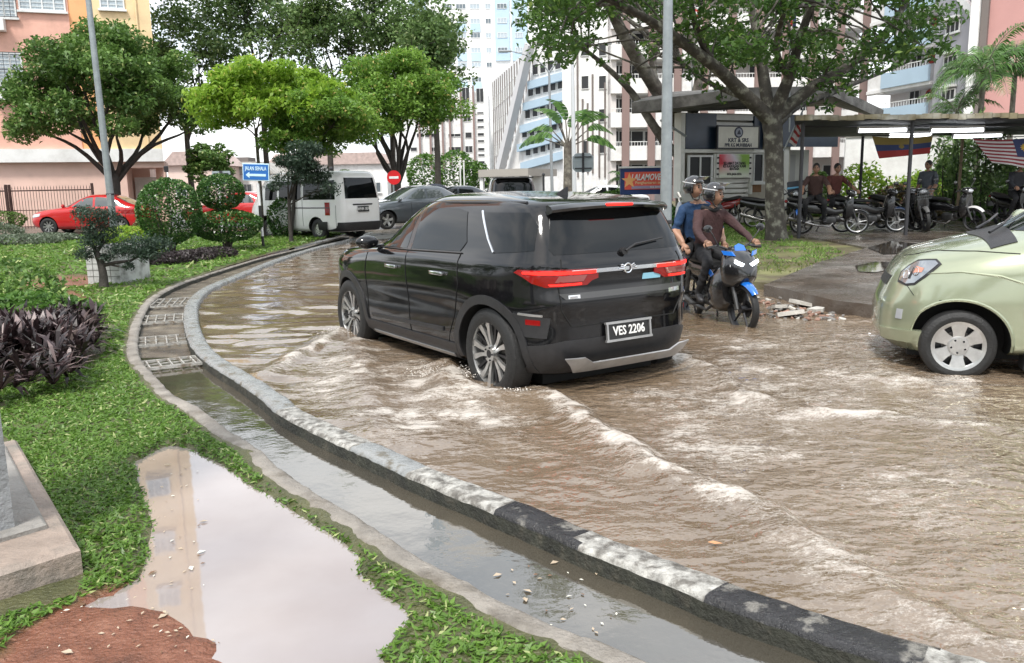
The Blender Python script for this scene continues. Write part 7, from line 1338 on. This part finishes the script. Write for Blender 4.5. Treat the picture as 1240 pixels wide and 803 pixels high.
planter('white tiled planter behind the bonsai', (107, 343), (146, 343), 300, .8, [tile], 0); planter('small planter with an orange face and white edges beside the tiled one', (148, 332), (172, 331), 311, .35, [mat('planter_white', (.58, .57, .50), .5, dirt=.3), mat('planter_orange', (.52, .25, .09), .5, var=.15, dirt=.2)], 1)
# ---- rubble where the verge kerb is broken
rub = [mat('rubble_pale', (.50, .48, .44), .6, var=.2, bump=.6), mat('rubble_brown', (.26, .15, .11), .6, var=.3, bump=.6), mat('rubble_grey', (.17, .16, .15), .6, var=.3, bump=.6)]; lbs = ['pale broken slab nearest the water at the verge edge', 'pale tilted slab left of the rubble', 'pale slab at the top of the rubble', 'pale chip right of the big slabs']
mb = MB()
for k in range(190):
    p = G(random.uniform(915, 1022), random.uniform(360, 386), .02); s_ = random.uniform(.015, .055); rt_ = Euler((random.uniform(-.5, .5), random.uniform(-.5, .5), random.uniform(0, 3))).to_matrix(); mb.box((p.x, p.y, random.uniform(-.01, .025)), (s_*1.5, s_, s_*.5), rot=rt_, mi=random.choice([1, 1, 2, 2, 0]), bev=.006)
tag(mb.build('rubble', rub), 'scattered brown and grey rubble at the broken verge edge', 'rubble', kind='stuff')
for k, (px, py, s_) in enumerate([(957, 378, .16), (944, 370, .12), (972, 366, .15), (990, 374, .10)]):
    p = G(px, py, .05); e_ = MB(); e_.prism([(-s_, -s_*.6), (s_*.7, -s_*.8), (s_, s_*.3), (.1*s_, s_*.7), (-s_*.8, s_*.4)], (0, 0, 0), (1, 0, 0), (0, 1, 0), (0, 0, 1), .04); o = e_.build('broken_slab', rub[0]); o.location = (p.x, p.y, .02); o.rotation_euler = (random.uniform(-.2, .2), random.uniform(-.2, .2), k*1.3); tag(o, lbs[k], 'slab', 'broken slabs at the verge edge')
for k, (px, py, s_, lb) in enumerate([(283, 289, .38, 'pale flat stone beside the double-ball topiary'), (262, 284, .22, 'grey stone between the two topiary bushes')]):
    p = G(px, py, .1); mb = MB(); mb.ball((0, 0, 0), (s_, s_*.6, .09), 0, 10, 6); o = mb.build('stone', rub[0], None, True); o.location = (p.x, p.y, .12); tag(o, lb, 'stone')
# fallen leaf on the water, orange chip
for k, (px, py, m_, lb) in enumerate([(866, 660, mat('leaf_orange', (.5, .25, .12), .5), 'small orange-brown leaf floating near the kerb'), (1135, 799, mat('leaf_orange', (.5, .25, .12)), 'orange leaf at the bottom right on the kerb side water')]):
    p = G(px, py, .012); mb = MB(); mb.add([(-.03, 0, 0), (-.01, .012, .004), (.03, .002, .003), (0, -.013, .002)], [(0, 1, 2, 3)]); o = mb.build('fallen_leaf', m_); o.location = (p.x, p.y, .02); o.rotation_euler = (0, 0, -.4); tag(o, lb, 'leaf')
# ================================================================ motorcycles and people
m, nt, N, L, Pb = new_mat('lit_headlamp'); Pb.inputs['Emission Color'].default_value = (.85, .95, 1, 1); Pb.inputs['Emission Strength'].default_value = 4.; head_lit = m
blue_p = mat('moto_blue', (.01, .14, .55), .2, .1, coat=1); moto_b = mat('moto_black', (.012, .012, .013), .2, coat=.8); vinyl = mat('seat_vinyl', (.015, .015, .015), .5, bump=.2); engine_m = mat('engine_grey', (.09, .09, .09), .4, .7, var=.3, vs=15); moto_w = mat('moto_white', (.6, .6, .6), .3, coat=.6); exh = mat('exhaust_steel', (.35, .34, .33), .25, .9)
def moto(name, label, loc, rz, c1, c2, sport=False, lit=False, box=None, basket=False, group=None, steer=0, lean=0, spoke_light=False):
    e = empty(name, loc, rz, label, 'motorcycle', group); e.rotation_euler = (lean, 0, rz); WB = 1.26; r = .285
    def wheel(x, par):
        w = empty('wheel'); w.parent = par; w.location = (x, 0, r); mb = MB(); mb.lathe([(r-.05, -.03), (r-.035, -.045), (r-.01, -.035), (r, 0), (r-.01, .035), (r-.035, .045), (r-.05, .03)], (0, 0, 0), (0, 1, 0), 32); mb.build('tyre', rubber, w, auto=50); mb = MB(); mb.lathe([(r-.05, -.03), (r-.065, -.02), (r-.065, .02), (r-.05, .03)], (0, 0, 0), (0, 1, 0), 32)
        for k in range(5):
            a = 2*PI*k/5; mb.tube([(.03*math.cos(a), 0, .03*math.sin(a)), ((r-.06)*math.cos(a+.15), 0, (r-.06)*math.sin(a+.15))], [.018, .011], 5)
        mb.disc((0, 0, 0), (0, 1, 0), .045, .09, 14); mb.disc((0, .05, 0), (0, 1, 0), .10, .006, 20); mb.build('rim', alloy if spoke_light else alloy_dk, w, auto=40); return w
    wheel(0, e); fr = empty('front_fork'); fr.parent = e; fr.location = (WB-.02, 0, 0); fr.rotation_euler = (0, 0, steer); w = wheel(.02, fr); o = MB()
    for s in (-1, 1): o.tube([(.02, s*.075, r), (-.19, s*.085, .80)], [.022, .026], 8)
    o.box((-.19, 0, .80), (.06, .2, .04), bev=.01); o.build('fork_tube', engine_m, fr)
    mb = MB()   # front fender: arc shell
    def fender(mb, cx, cz, rr, a0, a1, w_, n=12, th=.012):
        vs = []; fs = []
        for i in range(n+1):
            a = R(a0+(a1-a0)*i/n); k = 1-.35*abs(2*i/n-1)**2
            for y, dr_ in ((-w_*k, -.03), (-w_*.7*k, 0), (0, .012), (w_*.7*k, 0), (w_*k, -.03)): vs.append((cx+(rr+dr_)*math.cos(a), y, cz+(rr+dr_)*math.sin(a)))
        for i in range(n):
            for j in range(4): fs.append((i*5+j, i*5+j+1, (i+1)*5+j+1, (i+1)*5+j))
        mb.add(vs, fs)
    fender(mb, .02, r, r+.04, 38, 140, .06); mb.build('front_fender', c2, fr, True)
    mb = MB(); mb.tube([(-.20, -.34, .99), (-.235, -.2, 1.01), (-.22, -.06, .96), (-.22, .06, .96), (-.235, .2, 1.01), (-.20, .34, .99)], .014, 8); hb = mb.build('handlebar', engine_m, fr); mb = MB()
    for s in (-1, 1): mb.tube([(-.20, s*.36, .985), (-.225, s*.25, 1.0)], .021, 8); mb.tube([(-.14, s*.33, .985), (-.19, s*.2, 1.0)], .008, 5)
    mb.build('grip', vinyl, hb)
    for s in (-1, 1):
        mb = MB(); mb.tube([(-.22, s*.2, 1.01), (-.19, s*.3, 1.15), (-.2, s*.33, 1.19)], .007, 5); mb.ball((-.21, s*.35, 1.21), (.015, .06, .045), 0, 12, 8); mb.build('mirror', moto_b, fr)
    # body shells as lofted sections  (x, z_low, z_high, halfwidth)
    def loft(secs, m, nm, par=e, n=14, sub=1):
        vs = []; fs = []
        for x, z0, z1, hw, sh in secs:
            for k in range(n): a = 2*PI*k/n; c_, s_ = math.cos(a), math.sin(a); vs.append((x+sh*(s_), hw*math.copysign(abs(c_)**.8, c_), (z0+z1)/2+(z1-z0)/2*math.copysign(abs(s_)**.75, s_)))
        for i in range(len(secs)-1):
            for k in range(n): fs.append((i*n+k, i*n+(k+1) % n, (i+1)*n+(k+1) % n, (i+1)*n+k))
        fs += [tuple(range(n)), tuple((len(secs)-1)*n+k for k in range(n))]; mb = MB(); mb.add(vs, fs); return mb.build(nm, m, par, auto=50)
    if sport:
        loft([(1.37,.66,.70,.03,0),(1.31,.60,.84,.13,0),(1.22,.54,.93,.20,0),(1.12,.50,.99,.22,0),(1.02,.50,1.0,.18,0),(.92,.56,.95,.10,0)], c1, 'front_cowl'); loft([(1.10,.32,.75,.19,0),(.98,.22,.80,.24,0),(.82,.20,.74,.22,0),(.66,.26,.60,.16,0),(.52,.32,.52,.12,0)], c1, 'side_fairing')
        loft([(.90,.55,.72,.08,0),(.70,.55,.74,.09,0),(.50,.52,.76,.10,0),(.2,.55,.77,.12,0),(-.15,.62,.82,.10,0),(-.38,.72,.86,.05,0)], c1, 'body_shell')
        for s in (-1, 1):
            hl = MB(); hl.prism([(0, 0), (.13, .06), (.14, .03), (.09, .0), (.02, -.035)], (1.305, s*.012, .80), (0, s, 0), (-.25, 0, 1), (1, 0, .25), .018); hl.build('headlamp', head_lit, e)
            st = MB(); st.prism([(0, 0), (.16, .10), (.16, .075), (.02, -.035)], (1.285, s*.03, .70), (-.35, s*.9, 0), (-.15, 0, 1), (1, 0, .2), .03); st.build('white_stripe', moto_w, e)
            st = MB(); st.prism([(0, 0), (.18, .12), (.22, .07), (.06, -.05)], (1.0, s*.193, .60), (-1, 0, 0), (0, 0, 1), (0, s, 0), .006); st.build('blue_panel', c2, e)
        for s in (-1, 1): wg = MB(); wg.prism([(0, 0), (.14, .01), (.17, .06), (.04, .05)], (1.24, s*.10, .90), (-.55, s*.65, 0), (-.2, 0, 1), (0, s, .1), .02); wg.build('blue_winglet', c2, e)
        sc_ = MB(); sc_.prism([(-.07, 0), (.07, 0), (.06, .07), (0, .10), (-.06, .07)], (1.16, 0, .95), (0, 1, 0), (-.55, 0, .8), (1, 0, .5), .012); sc_.build('windshield', c2, e)
    else:
        loft([(1.14,.42,.94,.13,0),(1.06,.34,.95,.17,0),(.98,.32,.88,.17,0),(.93,.40,.70,.10,0)], c1, 'leg_shield'); loft([(.98,.50,.62,.06,0),(.75,.46,.60,.07,0),(.50,.48,.72,.09,0),(.2,.50,.75,.12,0),(-.15,.58,.80,.10,0),(-.36,.68,.82,.05,0)], c1, 'body_shell')
        loft([(1.20,.92,.98,.05,0),(1.14,.88,1.05,.12,0),(1.05,.92,1.06,.15,0),(.98,.96,1.03,.08,0)], c1, 'handlebar_cowl'); hl = MB(); hl.ball((1.17, 0, .97), (.045, .085, .055), 0, 14, 8); hl.build('headlamp', head_lit if lit else lamp_glass, e, True)
    loft([(.62,.74,.78,.08,0),(.45,.74,.82,.13,0),(.2,.75,.83,.14,0),(0,.77,.87,.13,0),(-.25,.80,.90,.10,0),(-.36,.84,.89,.05,0)], vinyl, 'seat')
    mb = MB(); mb.box((.62, 0, .34), (.34, .20, .20), bev=.05); mb.lathe([(.06, 0), (.09, .03), (.09, .16), (.06, .18)], (.70, 0, .36), (1, 0, .15), 14); mb.disc((.50, .12, .32), (0, 1, 0), .10, .05, 20); mb.build('engine', engine_m, e, auto=50)
    mb = MB(); mb.tube([(.74, -.06, .30), (.62, -.13, .20), (.3, -.15, .24), (.1, -.16, .30)], [.02, .02, .028, .045], 8); mb.tube([(.1, -.16, .30), (-.32, -.165, .42)], [.05, .055], 12); mb.build('exhaust', exh if not sport else engine_m, e, auto=50)
    mb = MB(); 
    for s in (-1, 1): mb.tube([(0, s*.07, r), (.52, s*.09, .34)], .022, 6); mb.tube([(.02, s*.10, .30), (.10, s*.11, .64)], .03, 8)
    mb.tube([(.52, -.32, .27), (.52, .32, .27)], .014, 6); mb.tube([(.1, -.26, .36), (.1, .26, .36)], .012, 6); mb.tube([(.46, .10, .25), (.36, .17, .03)], .012, 6); mb.build('swingarm', engine_m, e)
    mb = MB(); fender(mb, 0, r, r+.06, 60, 175, .06); mb.build('rear_fender', moto_b, e, True); mb = MB(); mb.ball((-.38, 0, .80), (.04, .08, .04), 0, 12, 6); mb.build('tail_lamp', red_lens, e, True); mb = MB(); mb.box((-.42, 0, .60), (.008, .18, .13)); mb.build('rear_plate', blk_plate, e)
    if box: mb = MB(); mb.box((-.42, 0, 1.10), (.42, .44, .38), bev=.04); mb.build('carry_box', box, e, auto=40); mb = MB(); mb.box((-.42, 0, 1.12), (.43, .45, .05), bev=.01); mb.build('box_band', mat('box_band_blue', (.12, .35, .55), .4), e)
    if basket:
        mb = MB()
        for k in range(9): y = -.16+.04*k; mb.tube([(1.24, y, .80), (1.36, y*1.1, 1.0)], .004, 4)
        for h_ in (.80, .87, .94, 1.0): q = (h_-.8)*.6; mb.tube([(1.20+q, -.17, h_), (1.26+q, -.17, h_), (1.26+q, .17, h_), (1.20+q, .17, h_)], .004, 4)
        mb.build('basket', steel, e)
    return e
# ---- people
skin = mat('skin', (.36, .20, .13), .5, var=.06); skin_d = mat('skin_tan', (.30, .165, .105), .5); hair = mat('black_hair', (.012, .010, .009), .5, bump=.5, bs=120)
def cloth(name, c, **k): return mat(name, c, .8, var=.22, vs=9, bump=.5, bs=28, **k)
def person(name, label, loc, rz, J, mats, hair_on=True, head=None, faceyaw=0, hands='grip', group=None, lean=0):
    """J: joints dict (local, x forward).  Body grown as one skin surface, head with a face joined to it"""
    e_pts = ['pelvis','waist','chest','neck']; bones = [('pelvis','waist',0),('waist','chest',0),('chest','neck',0),('neck','head0',3)]
    rad = dict(pelvis=(.155,.12), waist=(.145,.11), chest=(.175,.125), neck=(.055,.055), head0=(.05,.05))
    for s in 'lr': bones += [('chest','sh'+s,0),('sh'+s,'el'+s,1),('el'+s,'wr'+s,2),('pelvis','hip'+s,4),('hip'+s,'kn'+s,4),('kn'+s,'an'+s,5),('an'+s,'to'+s,6)]; rad.update({'sh'+s:(.078,.078),'el'+s:(.052,.052),'wr'+s:(.033,.033),'hip'+s:(.098,.098),'kn'+s:(.068,.068),'an'+s:(.045,.05),'to'+s:(.036,.048)})
    names = ['pelvis']+[b[1] for b in bones if b[1] != 'pelvis']; names = list(dict.fromkeys(names)); V = [Vector(J[n]) for n in names]; E_ = [(names.index(a), names.index(b)) for a, b, _ in bones]
    me = bpy.data.meshes.new('s'); me.from_pydata(V, E_, []); o = bpy.data.objects.new('s', me); COL.objects.link(o); o.modifiers.new('k', 'SKIN'); 
    for i, n in enumerate(names): me.skin_vertices[0].data[i].radius = rad[n]
    me.skin_vertices[0].data[0].use_root = True; sb = o.modifiers.new('u', 'SUBSURF'); sb.levels = 2; sb.render_levels = 2; dg = bpy.context.evaluated_depsgraph_get(); dg.update(); m2 = bpy.data.meshes.new_from_object(o.evaluated_get(dg)); bpy.data.objects.remove(o)
    bm = bmesh.new(); bm.from_mesh(m2); bpy.data.meshes.remove(m2)
    segs = [(Vector(J[a]), Vector(J[b]), k, a, b) for a, b, k in bones]
    for v in bm.verts:   # cloth folds
        p = v.co; v.co = p+v.normal*(.009*math.sin(p.x*38+p.z*31+3*math.sin(p.y*14))*math.sin(p.y*29+p.z*23+1)+.005*math.sin(p.z*70+p.x*40))
    for f in bm.faces:
        c = f.calc_center_median(); best = 9; kk = 0
        for a, b, k, an, bn in segs:
            d = b-a; t = max(0, min(1, (c-a).dot(d)/max(1e-9, d.length_squared))); q = (c-(a+d*t)).length
            if q < best: best = q; kk = k
        f.material_index = kk; f.smooth = True
    H = Vector(J['head']); hc = Matrix.Rotation(faceyaw, 3, 'Z'); mb = MB()
    mb.ball((0, 0, 0), (.098, .076, .120), 7, 20, 14); hv = mb.v
    for i, (x, y, z) in enumerate(hv):
        if z < -.03: x, y = x*(1+.25*(z+.03)/.1)+.01, y*(1+.45*(z+.03)/.1)
        hv[i] = (x, y, z)
    mb.add([(.090, -.012, .02), (.090, .012, .02), (.120, 0, -.022), (.094, -.018, -.032), (.094, .018, -.032)], [(0, 1, 2), (0, 2, 3), (1, 4, 2), (2, 4, 3)], 7)
    for s in (-1, 1): mb.ball((.084, s*.032, .012), (.016, .015, .010), 9, 8, 6); mb.ball((.088, s*.033, .034), (.012, .022, .006), 8, 8, 5); mb.ball((-.005, s*.078, -.005), (.022, .012, .034), 7, 8, 6)
    mb.ball((.086, 0, -.058), (.012, .026, .007), 10, 8, 5)
    if hair_on: mb.ball((-.014, 0, .028), (.102, .086, .108), 8, 16, 10)
    mb.v = [tuple(hc@Vector(q)+H) for q in mb.v]
    # hands with five fingers
    for s, sg in (('l', 1), ('r', -1)):
        w = Vector(J['wr'+s]); el = Vector(J['el'+s]); d = Vector(J.get('hd'+s, w+(w-el))) - w; d = d.normalized() if d.length > 1e-6 else (w-el).normalized(); dn = Vector(J.get('pn'+s, (0, 0, -1))).normalized(); sd2 = d.cross(dn).normalized(); dn = sd2.cross(d).normalized(); k0 = len(mb.v)
        mb.tube([w-d*.02, w+d*.02, w+d*.05, w+d*.085], [.028, .034, .040, .034], 10, 7)
        curl = {'grip': 1.05, 'rest': .45, 'hang': .3}[hands]
        for i, (off_, ln_) in enumerate(((-.030, .068), (-.010, .078), (.010, .074), (.029, .060))):
            b0 = w+d*.075+sd2*off_; a1 = curl*.6; p1 = b0+(d*math.cos(a1)+dn*math.sin(a1))*ln_*.45; a2 = curl*1.5; p2 = p1+(d*math.cos(a2)+dn*math.sin(a2))*ln_*.32; a3 = curl*2.3; p3 = p2+(d*math.cos(a3)+dn*math.sin(a3))*ln_*.26; mb.tube([b0-d*.02, b0, p1, p2, p3], [.010, .010, .009, .008, .006], 6, 7)
        b0 = w+d*.025+sd2*.028*sg; mb.tube([b0, b0+(d*.6+sd2*sg*.7+dn*.3).normalized()*.035, b0+(d*.9+sd2*sg*.4+dn*.6).normalized()*.065], [.013, .011, .008], 6, 7)
    t2 = mb.mesh('h'); b2 = bmesh.new(); b2.from_mesh(t2)
    for f in b2.faces: f.smooth = True
    b2.to_mesh(t2); b2.free(); bm.from_mesh(t2); bpy.data.meshes.remove(t2); me = bpy.data.meshes.new('person'); bm.to_mesh(me); bm.free()
    o = link(name, me, mats, None); o.location = loc; o.rotation_euler = (lean, 0, rz); tag(o, label, 'person', group); return o
def helmet(par, H, yaw, m1, m2, visor_up=True):
    Mx = Matrix.Rotation(yaw, 3, 'Z'); h = empty('helmet'); h.parent = par; h.location = H; h.rotation_euler = (0, 0, yaw); mb = MB(); n, mm = 28, 18; vs = []; fs = []
    for i in range(mm+1):
        t = PI*.70*i/mm
        for k in range(n): a = 2*PI*k/n; vs.append((.142*math.sin(t)*math.cos(a)-.012, .122*math.sin(t)*math.sin(a), .142*math.cos(t)+.022))
    for i in range(mm):
        for k in range(n):
            a = 2*PI*(k+.5)/n; t = PI*.70*(i+.5)/mm; front = math.cos(a) > .45 and t > PI*.40
            if not front: fs.append((i*n+k, (i+1)*n+k, (i+1)*n+(k+1) % n, i*n+(k+1) % n))
    mb.add(vs, fs); o = mb.build('shell', m1, h, True); md = o.modifiers.new('s', 'SOLIDIFY'); md.thickness = .022; md.offset = -1
    for zz, w_ in ((.045, .010),):
        mb = MB(); pts = []
        for k in range(17): a = R(50+260*k/16); t = math.acos(max(-1, min(1, zz/.142))); pts.append((.146*math.sin(t)*math.cos(a)-.012, .126*math.sin(t)*math.sin(a), .146*math.cos(t)+.022-.02*math.cos(a)))
        mb.tube(pts, w_*.7, 5); mb.build('stripe', m2, h, True)
    mb = MB(); vs = []; 
    for i in range(7):
        for k in range(13):
            a = R(-62+124*k/12)
            if visor_up: t = R(38); r_ = .15+.16*i/6; vs.append((.10+(.055+.13*i/6)*math.cos(a)-.03, (.125+.01*i/6)*math.sin(a), .105+.035*i/6+.02*math.sin(i/6*PI)))
            else: z_ = .07-.15*i/6; rr = .158*math.cos(z_*1.5); vs.append((rr*math.cos(a)-.01, rr*.87*math.sin(a), z_+.02))
    fs = [(i*13+k, i*13+k+1, (i+1)*13+k+1, (i+1)*13+k) for i in range(6) for k in range(12)]; mb.add(vs, fs); mb.build('visor', mat('visor_smoke', (.26, .28, .30), .08, .1, spec=1, coat=1), h, True)
    mb = MB()
    for s in (-1, 1): mb.tube([(.0, s*.105, -.04), (.03, s*.07, -.13), (.035, 0, -.15)], .008, 5)
    mb.build('chin_strap', vinyl, h); return h
fb, rb = G(899, 402, -.06), G(828, 380, -.06); rzb = math.atan2(fb.y-rb.y, fb.x-rb.x); bo = Vector((fb.x, fb.y, 0))-Vector((math.cos(rzb), math.sin(rzb), 0))*1.26*.86; bo.z = -.075; SC = .86
mo = moto('motorcycle', 'blue and black sport moped with a lit headlamp carrying two riders', bo, rzb, moto_b, blue_p, True, steer=.05); mo.scale = (SC,)*3
base = dict(pelvis=(.36,0,.90), waist=(.38,0,1.05), chest=(.45,0,1.30), neck=(.49,0,1.42), head0=(.51,0,1.48), head=(.53,0,1.585), shl=(.45,.17,1.35), shr=(.45,-.17,1.35), ell=(.66,.30,1.15), elr=(.66,-.30,1.15), wrl=(.93,.305,1.045), wrr=(.93,-.305,1.045), hdl=(1.1,.32,1.0), hdr=(1.1,-.32,1.0), hipl=(.40,.09,.87), hipr=(.40,-.09,.87), knl=(.80,.21,.80), knr=(.80,-.21,.80), anl=(.56,.22,.38), anr=(.56,-.22,.38), tol=(.74,.24,.31), tor=(.74,-.24,.31))
jac = cloth('maroon_jacket', (.045, .018, .018)); trk_ = cloth('black_trousers', (.014, .014, .016)); shoe = mat('dark_shoe', (.025, .025, .028), .5); lip = mat('lips', (.28, .10, .08), .5); eye = mat('dark_eye', (.01, .008, .007), .15)
mt1 = [jac, jac, jac, skin_d, trk_, trk_, shoe, skin_d, hair, eye, lip]
r1 = person('person', 'front rider in maroon jacket and black helmet with raised visor', bo, rzb, base, mt1, False, faceyaw=R(38))
helm_b = mat('helmet_black', (.015, .015, .017), .12, coat=1); helm_w = mat('helmet_white_stripe', (.5, .5, .5), .25, coat=1)
r1.scale = (SC,)*3; helmet(r1, Vector(base['head']), R(38), helm_b, helm_w)
mb = MB(); mb.tube([(.44, -.13, 1.44), (.50, -.06, 1.42), (.535, 0, 1.41), (.50, .06, 1.42), (.44, .13, 1.44)], .03, 8); mb.build('collar', trk_, r1, True)
b2_ = {k: Vector(v)+Vector((-.40, 0, .07)) for k, v in base.items()}; b2_.update(ell=Vector((.16,-.0,1.13))+Vector((0,.30,0)), elr=(.05,-.29,1.15), wrl=(.32,.24,1.0), wrr=(.26,-.27,.97), hdl=(.45,.2,.93), hdr=(.40,-.24,.88), knl=(.33,.29,.83), knr=(.33,-.29,.83), anl=(.14,.28,.45), anr=(.14,-.28,.45), tol=(.31,.30,.39), tor=(.31,-.30,.39))
b2_['head'] = Vector(b2_['head'])+Vector((.0, -.07, .015)); tee = cloth('blue_tshirt', (.010, .040, .105)); shoe2 = mat('pale_shoe', (.45, .44, .42), .5)
r2 = person('person', 'passenger in a blue short-sleeved shirt sitting behind the maroon-jacketed rider', bo, rzb, b2_, [tee, tee, skin, skin, trk_, trk_, shoe2, skin, hair, eye, lip], False, faceyaw=R(30), hands='rest')
r2.scale = (SC,)*3; helmet(r2, Vector(b2_['head']), R(30), helm_b, helm_w)
mb = MB(); mb.tube([(.00, -.21, .98), (-.03, -.215, 1.2), (-.02, -.20, 1.42), (-.03, -.19, 1.50)], [.045, .05, .045, .02], 12); mb.tube([(-.03, -.19, 1.50), (-.06, -.20, 1.58), (-.02, -.22, 1.62), (.01, -.20, 1.56)], .012, 6, 1)
sl_ = mb.build('umbrella', [cloth('grey_umbrella_cloth', (.20, .22, .25)), mat('umbrella_handle', (.62, .60, .55), .4)], None, auto=50); sl_.location = bo; sl_.rotation_euler = (0, 0, rzb); sl_.scale = (SC,)*3; tag(sl_, 'rolled grey umbrella with a pale hooked handle slung at the passenger side', 'umbrella')
# ---- parked motorcycles under the shelter: one prototype copied, then recoloured by material slots
grp = 'motorcycles parked under the shelter'
def gx(px, py, z=.17): return G(px, py, z)
specs = [(968,282,-1.9,moto_b,blue_p,dict(box=mat('dark_box', (.02, .022, .03), .4)),'dark motorcycle with a carry box banded blue, beside the thick trunk'),
 (1003,283,-.25,moto_b,moto_b,dict(spoke_light=True),'black motorcycle side on with its front wheel right, under the seated pair'),
 (1052,281,-.15,moto_b,mat('moto_navy', (.012, .03, .08), .2, coat=1),dict(spoke_light=True),'dark navy motorcycle side on with a bright spoked wheel in the middle of the shelter'),
 (1088,278,-1.3,moto_b,moto_b,dict(),'black motorcycle facing the road left of the slim front post'),
 (1112,279,-1.75,moto_b,mat('moto_grey', (.15, .15, .15), .3),dict(basket=True),'dark motorcycle with a wire basket right of the slim front post'),
 (1150,279,-1.1,moto_b,moto_w,dict(),'black motorcycle with a pale front mudguard beside the standing man'),
 (1228,276,-1.6,moto_b,moto_b,dict(),'black motorcycle half out of frame at the right edge of the driveway')]
for i, (px, py, rz_, a_, b_, kw, lb) in enumerate(specs):
    p = gx(px, py); c0 = Vector((p.x, p.y, .16+.02*min(1, max(0, (p.y-19)/6)))); moto('motorcycle', lb, c0-Vector((math.cos(rz_), math.sin(rz_), 0))*.63, rz_, a_, b_, group=grp, lean=R(6), **kw)
red_m = mat('moto_red', (.30, .02, .02), .25, coat=.8)
for i, (px, py, rz_, a_, b_, lb) in enumerate([(890,272,-2.5,red_m,moto_b,'red and black motorcycle parked before the guard post louvres'), (912,275,-.5,moto_b,moto_w,'black motorcycle parked between the guard post and the thick trunk'), (868,268,-2.8,moto_b,blue_p,'dark motorcycle parked at the guard post window, behind the riders')]):
    p = gx(px, py); moto('motorcycle', lb, Vector((p.x, p.y, .15)), rz_, a_, b_, group='motorcycles parked at the guard post', lean=R(7), spoke_light=True)
stand = dict(pelvis=(0,0,.93), waist=(0,0,1.08), chest=(0,0,1.30), neck=(.01,0,1.47), head0=(.015,0,1.52), head=(.025,0,1.62), shl=(0,.19,1.40), shr=(0,-.19,1.40), ell=(.02,.24,1.13), elr=(.02,-.24,1.13), wrl=(.14,.22,.92), wrr=(.14,-.22,.92), hipl=(0,.09,.88), hipr=(0,-.09,.88), knl=(.03,.10,.48), knr=(.0,-.10,.48), anl=(0,.11,.09), anr=(-.03,-.11,.09), tol=(.15,.13,.03), tor=(.12,-.13,.03))
gshirt = cloth('slate_shirt', (.075, .085, .10)); p = gx(1127, 277); person('person', 'standing man in slate grey shirt and dark hair among the parked motorcycles', (p.x, p.y+.3, .16), R(-150), stand, [gshirt, gshirt, skin_d, skin_d, cloth('grey_jeans', (.14, .14, .15)), bpy.data.materials['grey_jeans'], shoe, skin_d, hair, eye, lip], hands='hang')
dsh = cloth('dark_brown_shirt', (.06, .03, .025)); dsh2 = cloth('red_brown_shirt', (.10, .028, .022))
for i, (px, py, rz_, m_, lb) in enumerate([(985, 283, -1.9, dsh, 'seated person with dark hair on the motorcycle nearest the thick trunk'), (1008, 281, -1.5, dsh2, 'seated person in reddish brown shirt, right of the other seated one')]):
    p = gx(px, py); person('person', lb, Vector((p.x, p.y, .14))-Vector((math.cos(rz_), math.sin(rz_), 0))*.4, rz_, base, [m_, m_, skin_d, skin_d, trk_, trk_, shoe, skin_d, hair, eye, lip], hands='grip')
p = gx(1233, 277); person('person', 'person in dark clothes on the motorcycle at the right edge of the driveway', Vector((p.x, p.y, .15))-Vector((math.cos(-1.6), math.sin(-1.6), 0))*.63, -1.6, base, [cloth('charcoal_jacket', (.04, .042, .05))]*3+[skin_d, trk_, trk_, shoe, skin_d, hair, eye, lip])
# person in pink with umbrella
p = A(529, 240, 33.5); pk = cloth('pink_top', (.65, .04, .12)); pr_ = person('person', 'person in a bright pink top under a dark umbrella near the crossover', (p.x, p.y, -.22), R(100), stand, [pk]*3+[skin, trk_, trk_, shoe, skin, hair, eye, lip], hands='hang')
mb = MB(); n = 16; vs = []; fs = []
for i in range(6):
    for k in range(n): a = 2*PI*k/n; r_ = .52*math.sin(R(80)*i/5)/math.sin(R(80)); vs.append((r_*math.cos(a)*(1-.05*(k % 2)*i/5), r_*math.sin(a)*(1-.05*(k % 2)*i/5), .26*math.cos(R(80)*i/5)))
fs = [(i*n+k, i*n+(k+1) % n, (i+1)*n+(k+1) % n, (i+1)*n+k) for i in range(5) for k in range(n)]; mb.add(vs, fs); ue = empty('umbrella', (p.x-.08, p.y, 1.38), 0, 'open dark umbrella held over the person in pink', 'umbrella'); o = mb.build('canopy', cloth('umbrella_navy', (.02, .025, .04)), ue, True); md = o.modifiers.new('s', 'SOLIDIFY'); md.thickness = .005; mb = MB(); mb.tube([(0, 0, .32), (0, 0, -.45)], .01, 6); mb.tube([(0, 0, -.45), (.03, 0, -.5), (.06, 0, -.46)], .012, 6); mb.build('shaft', steel_dk, ue)
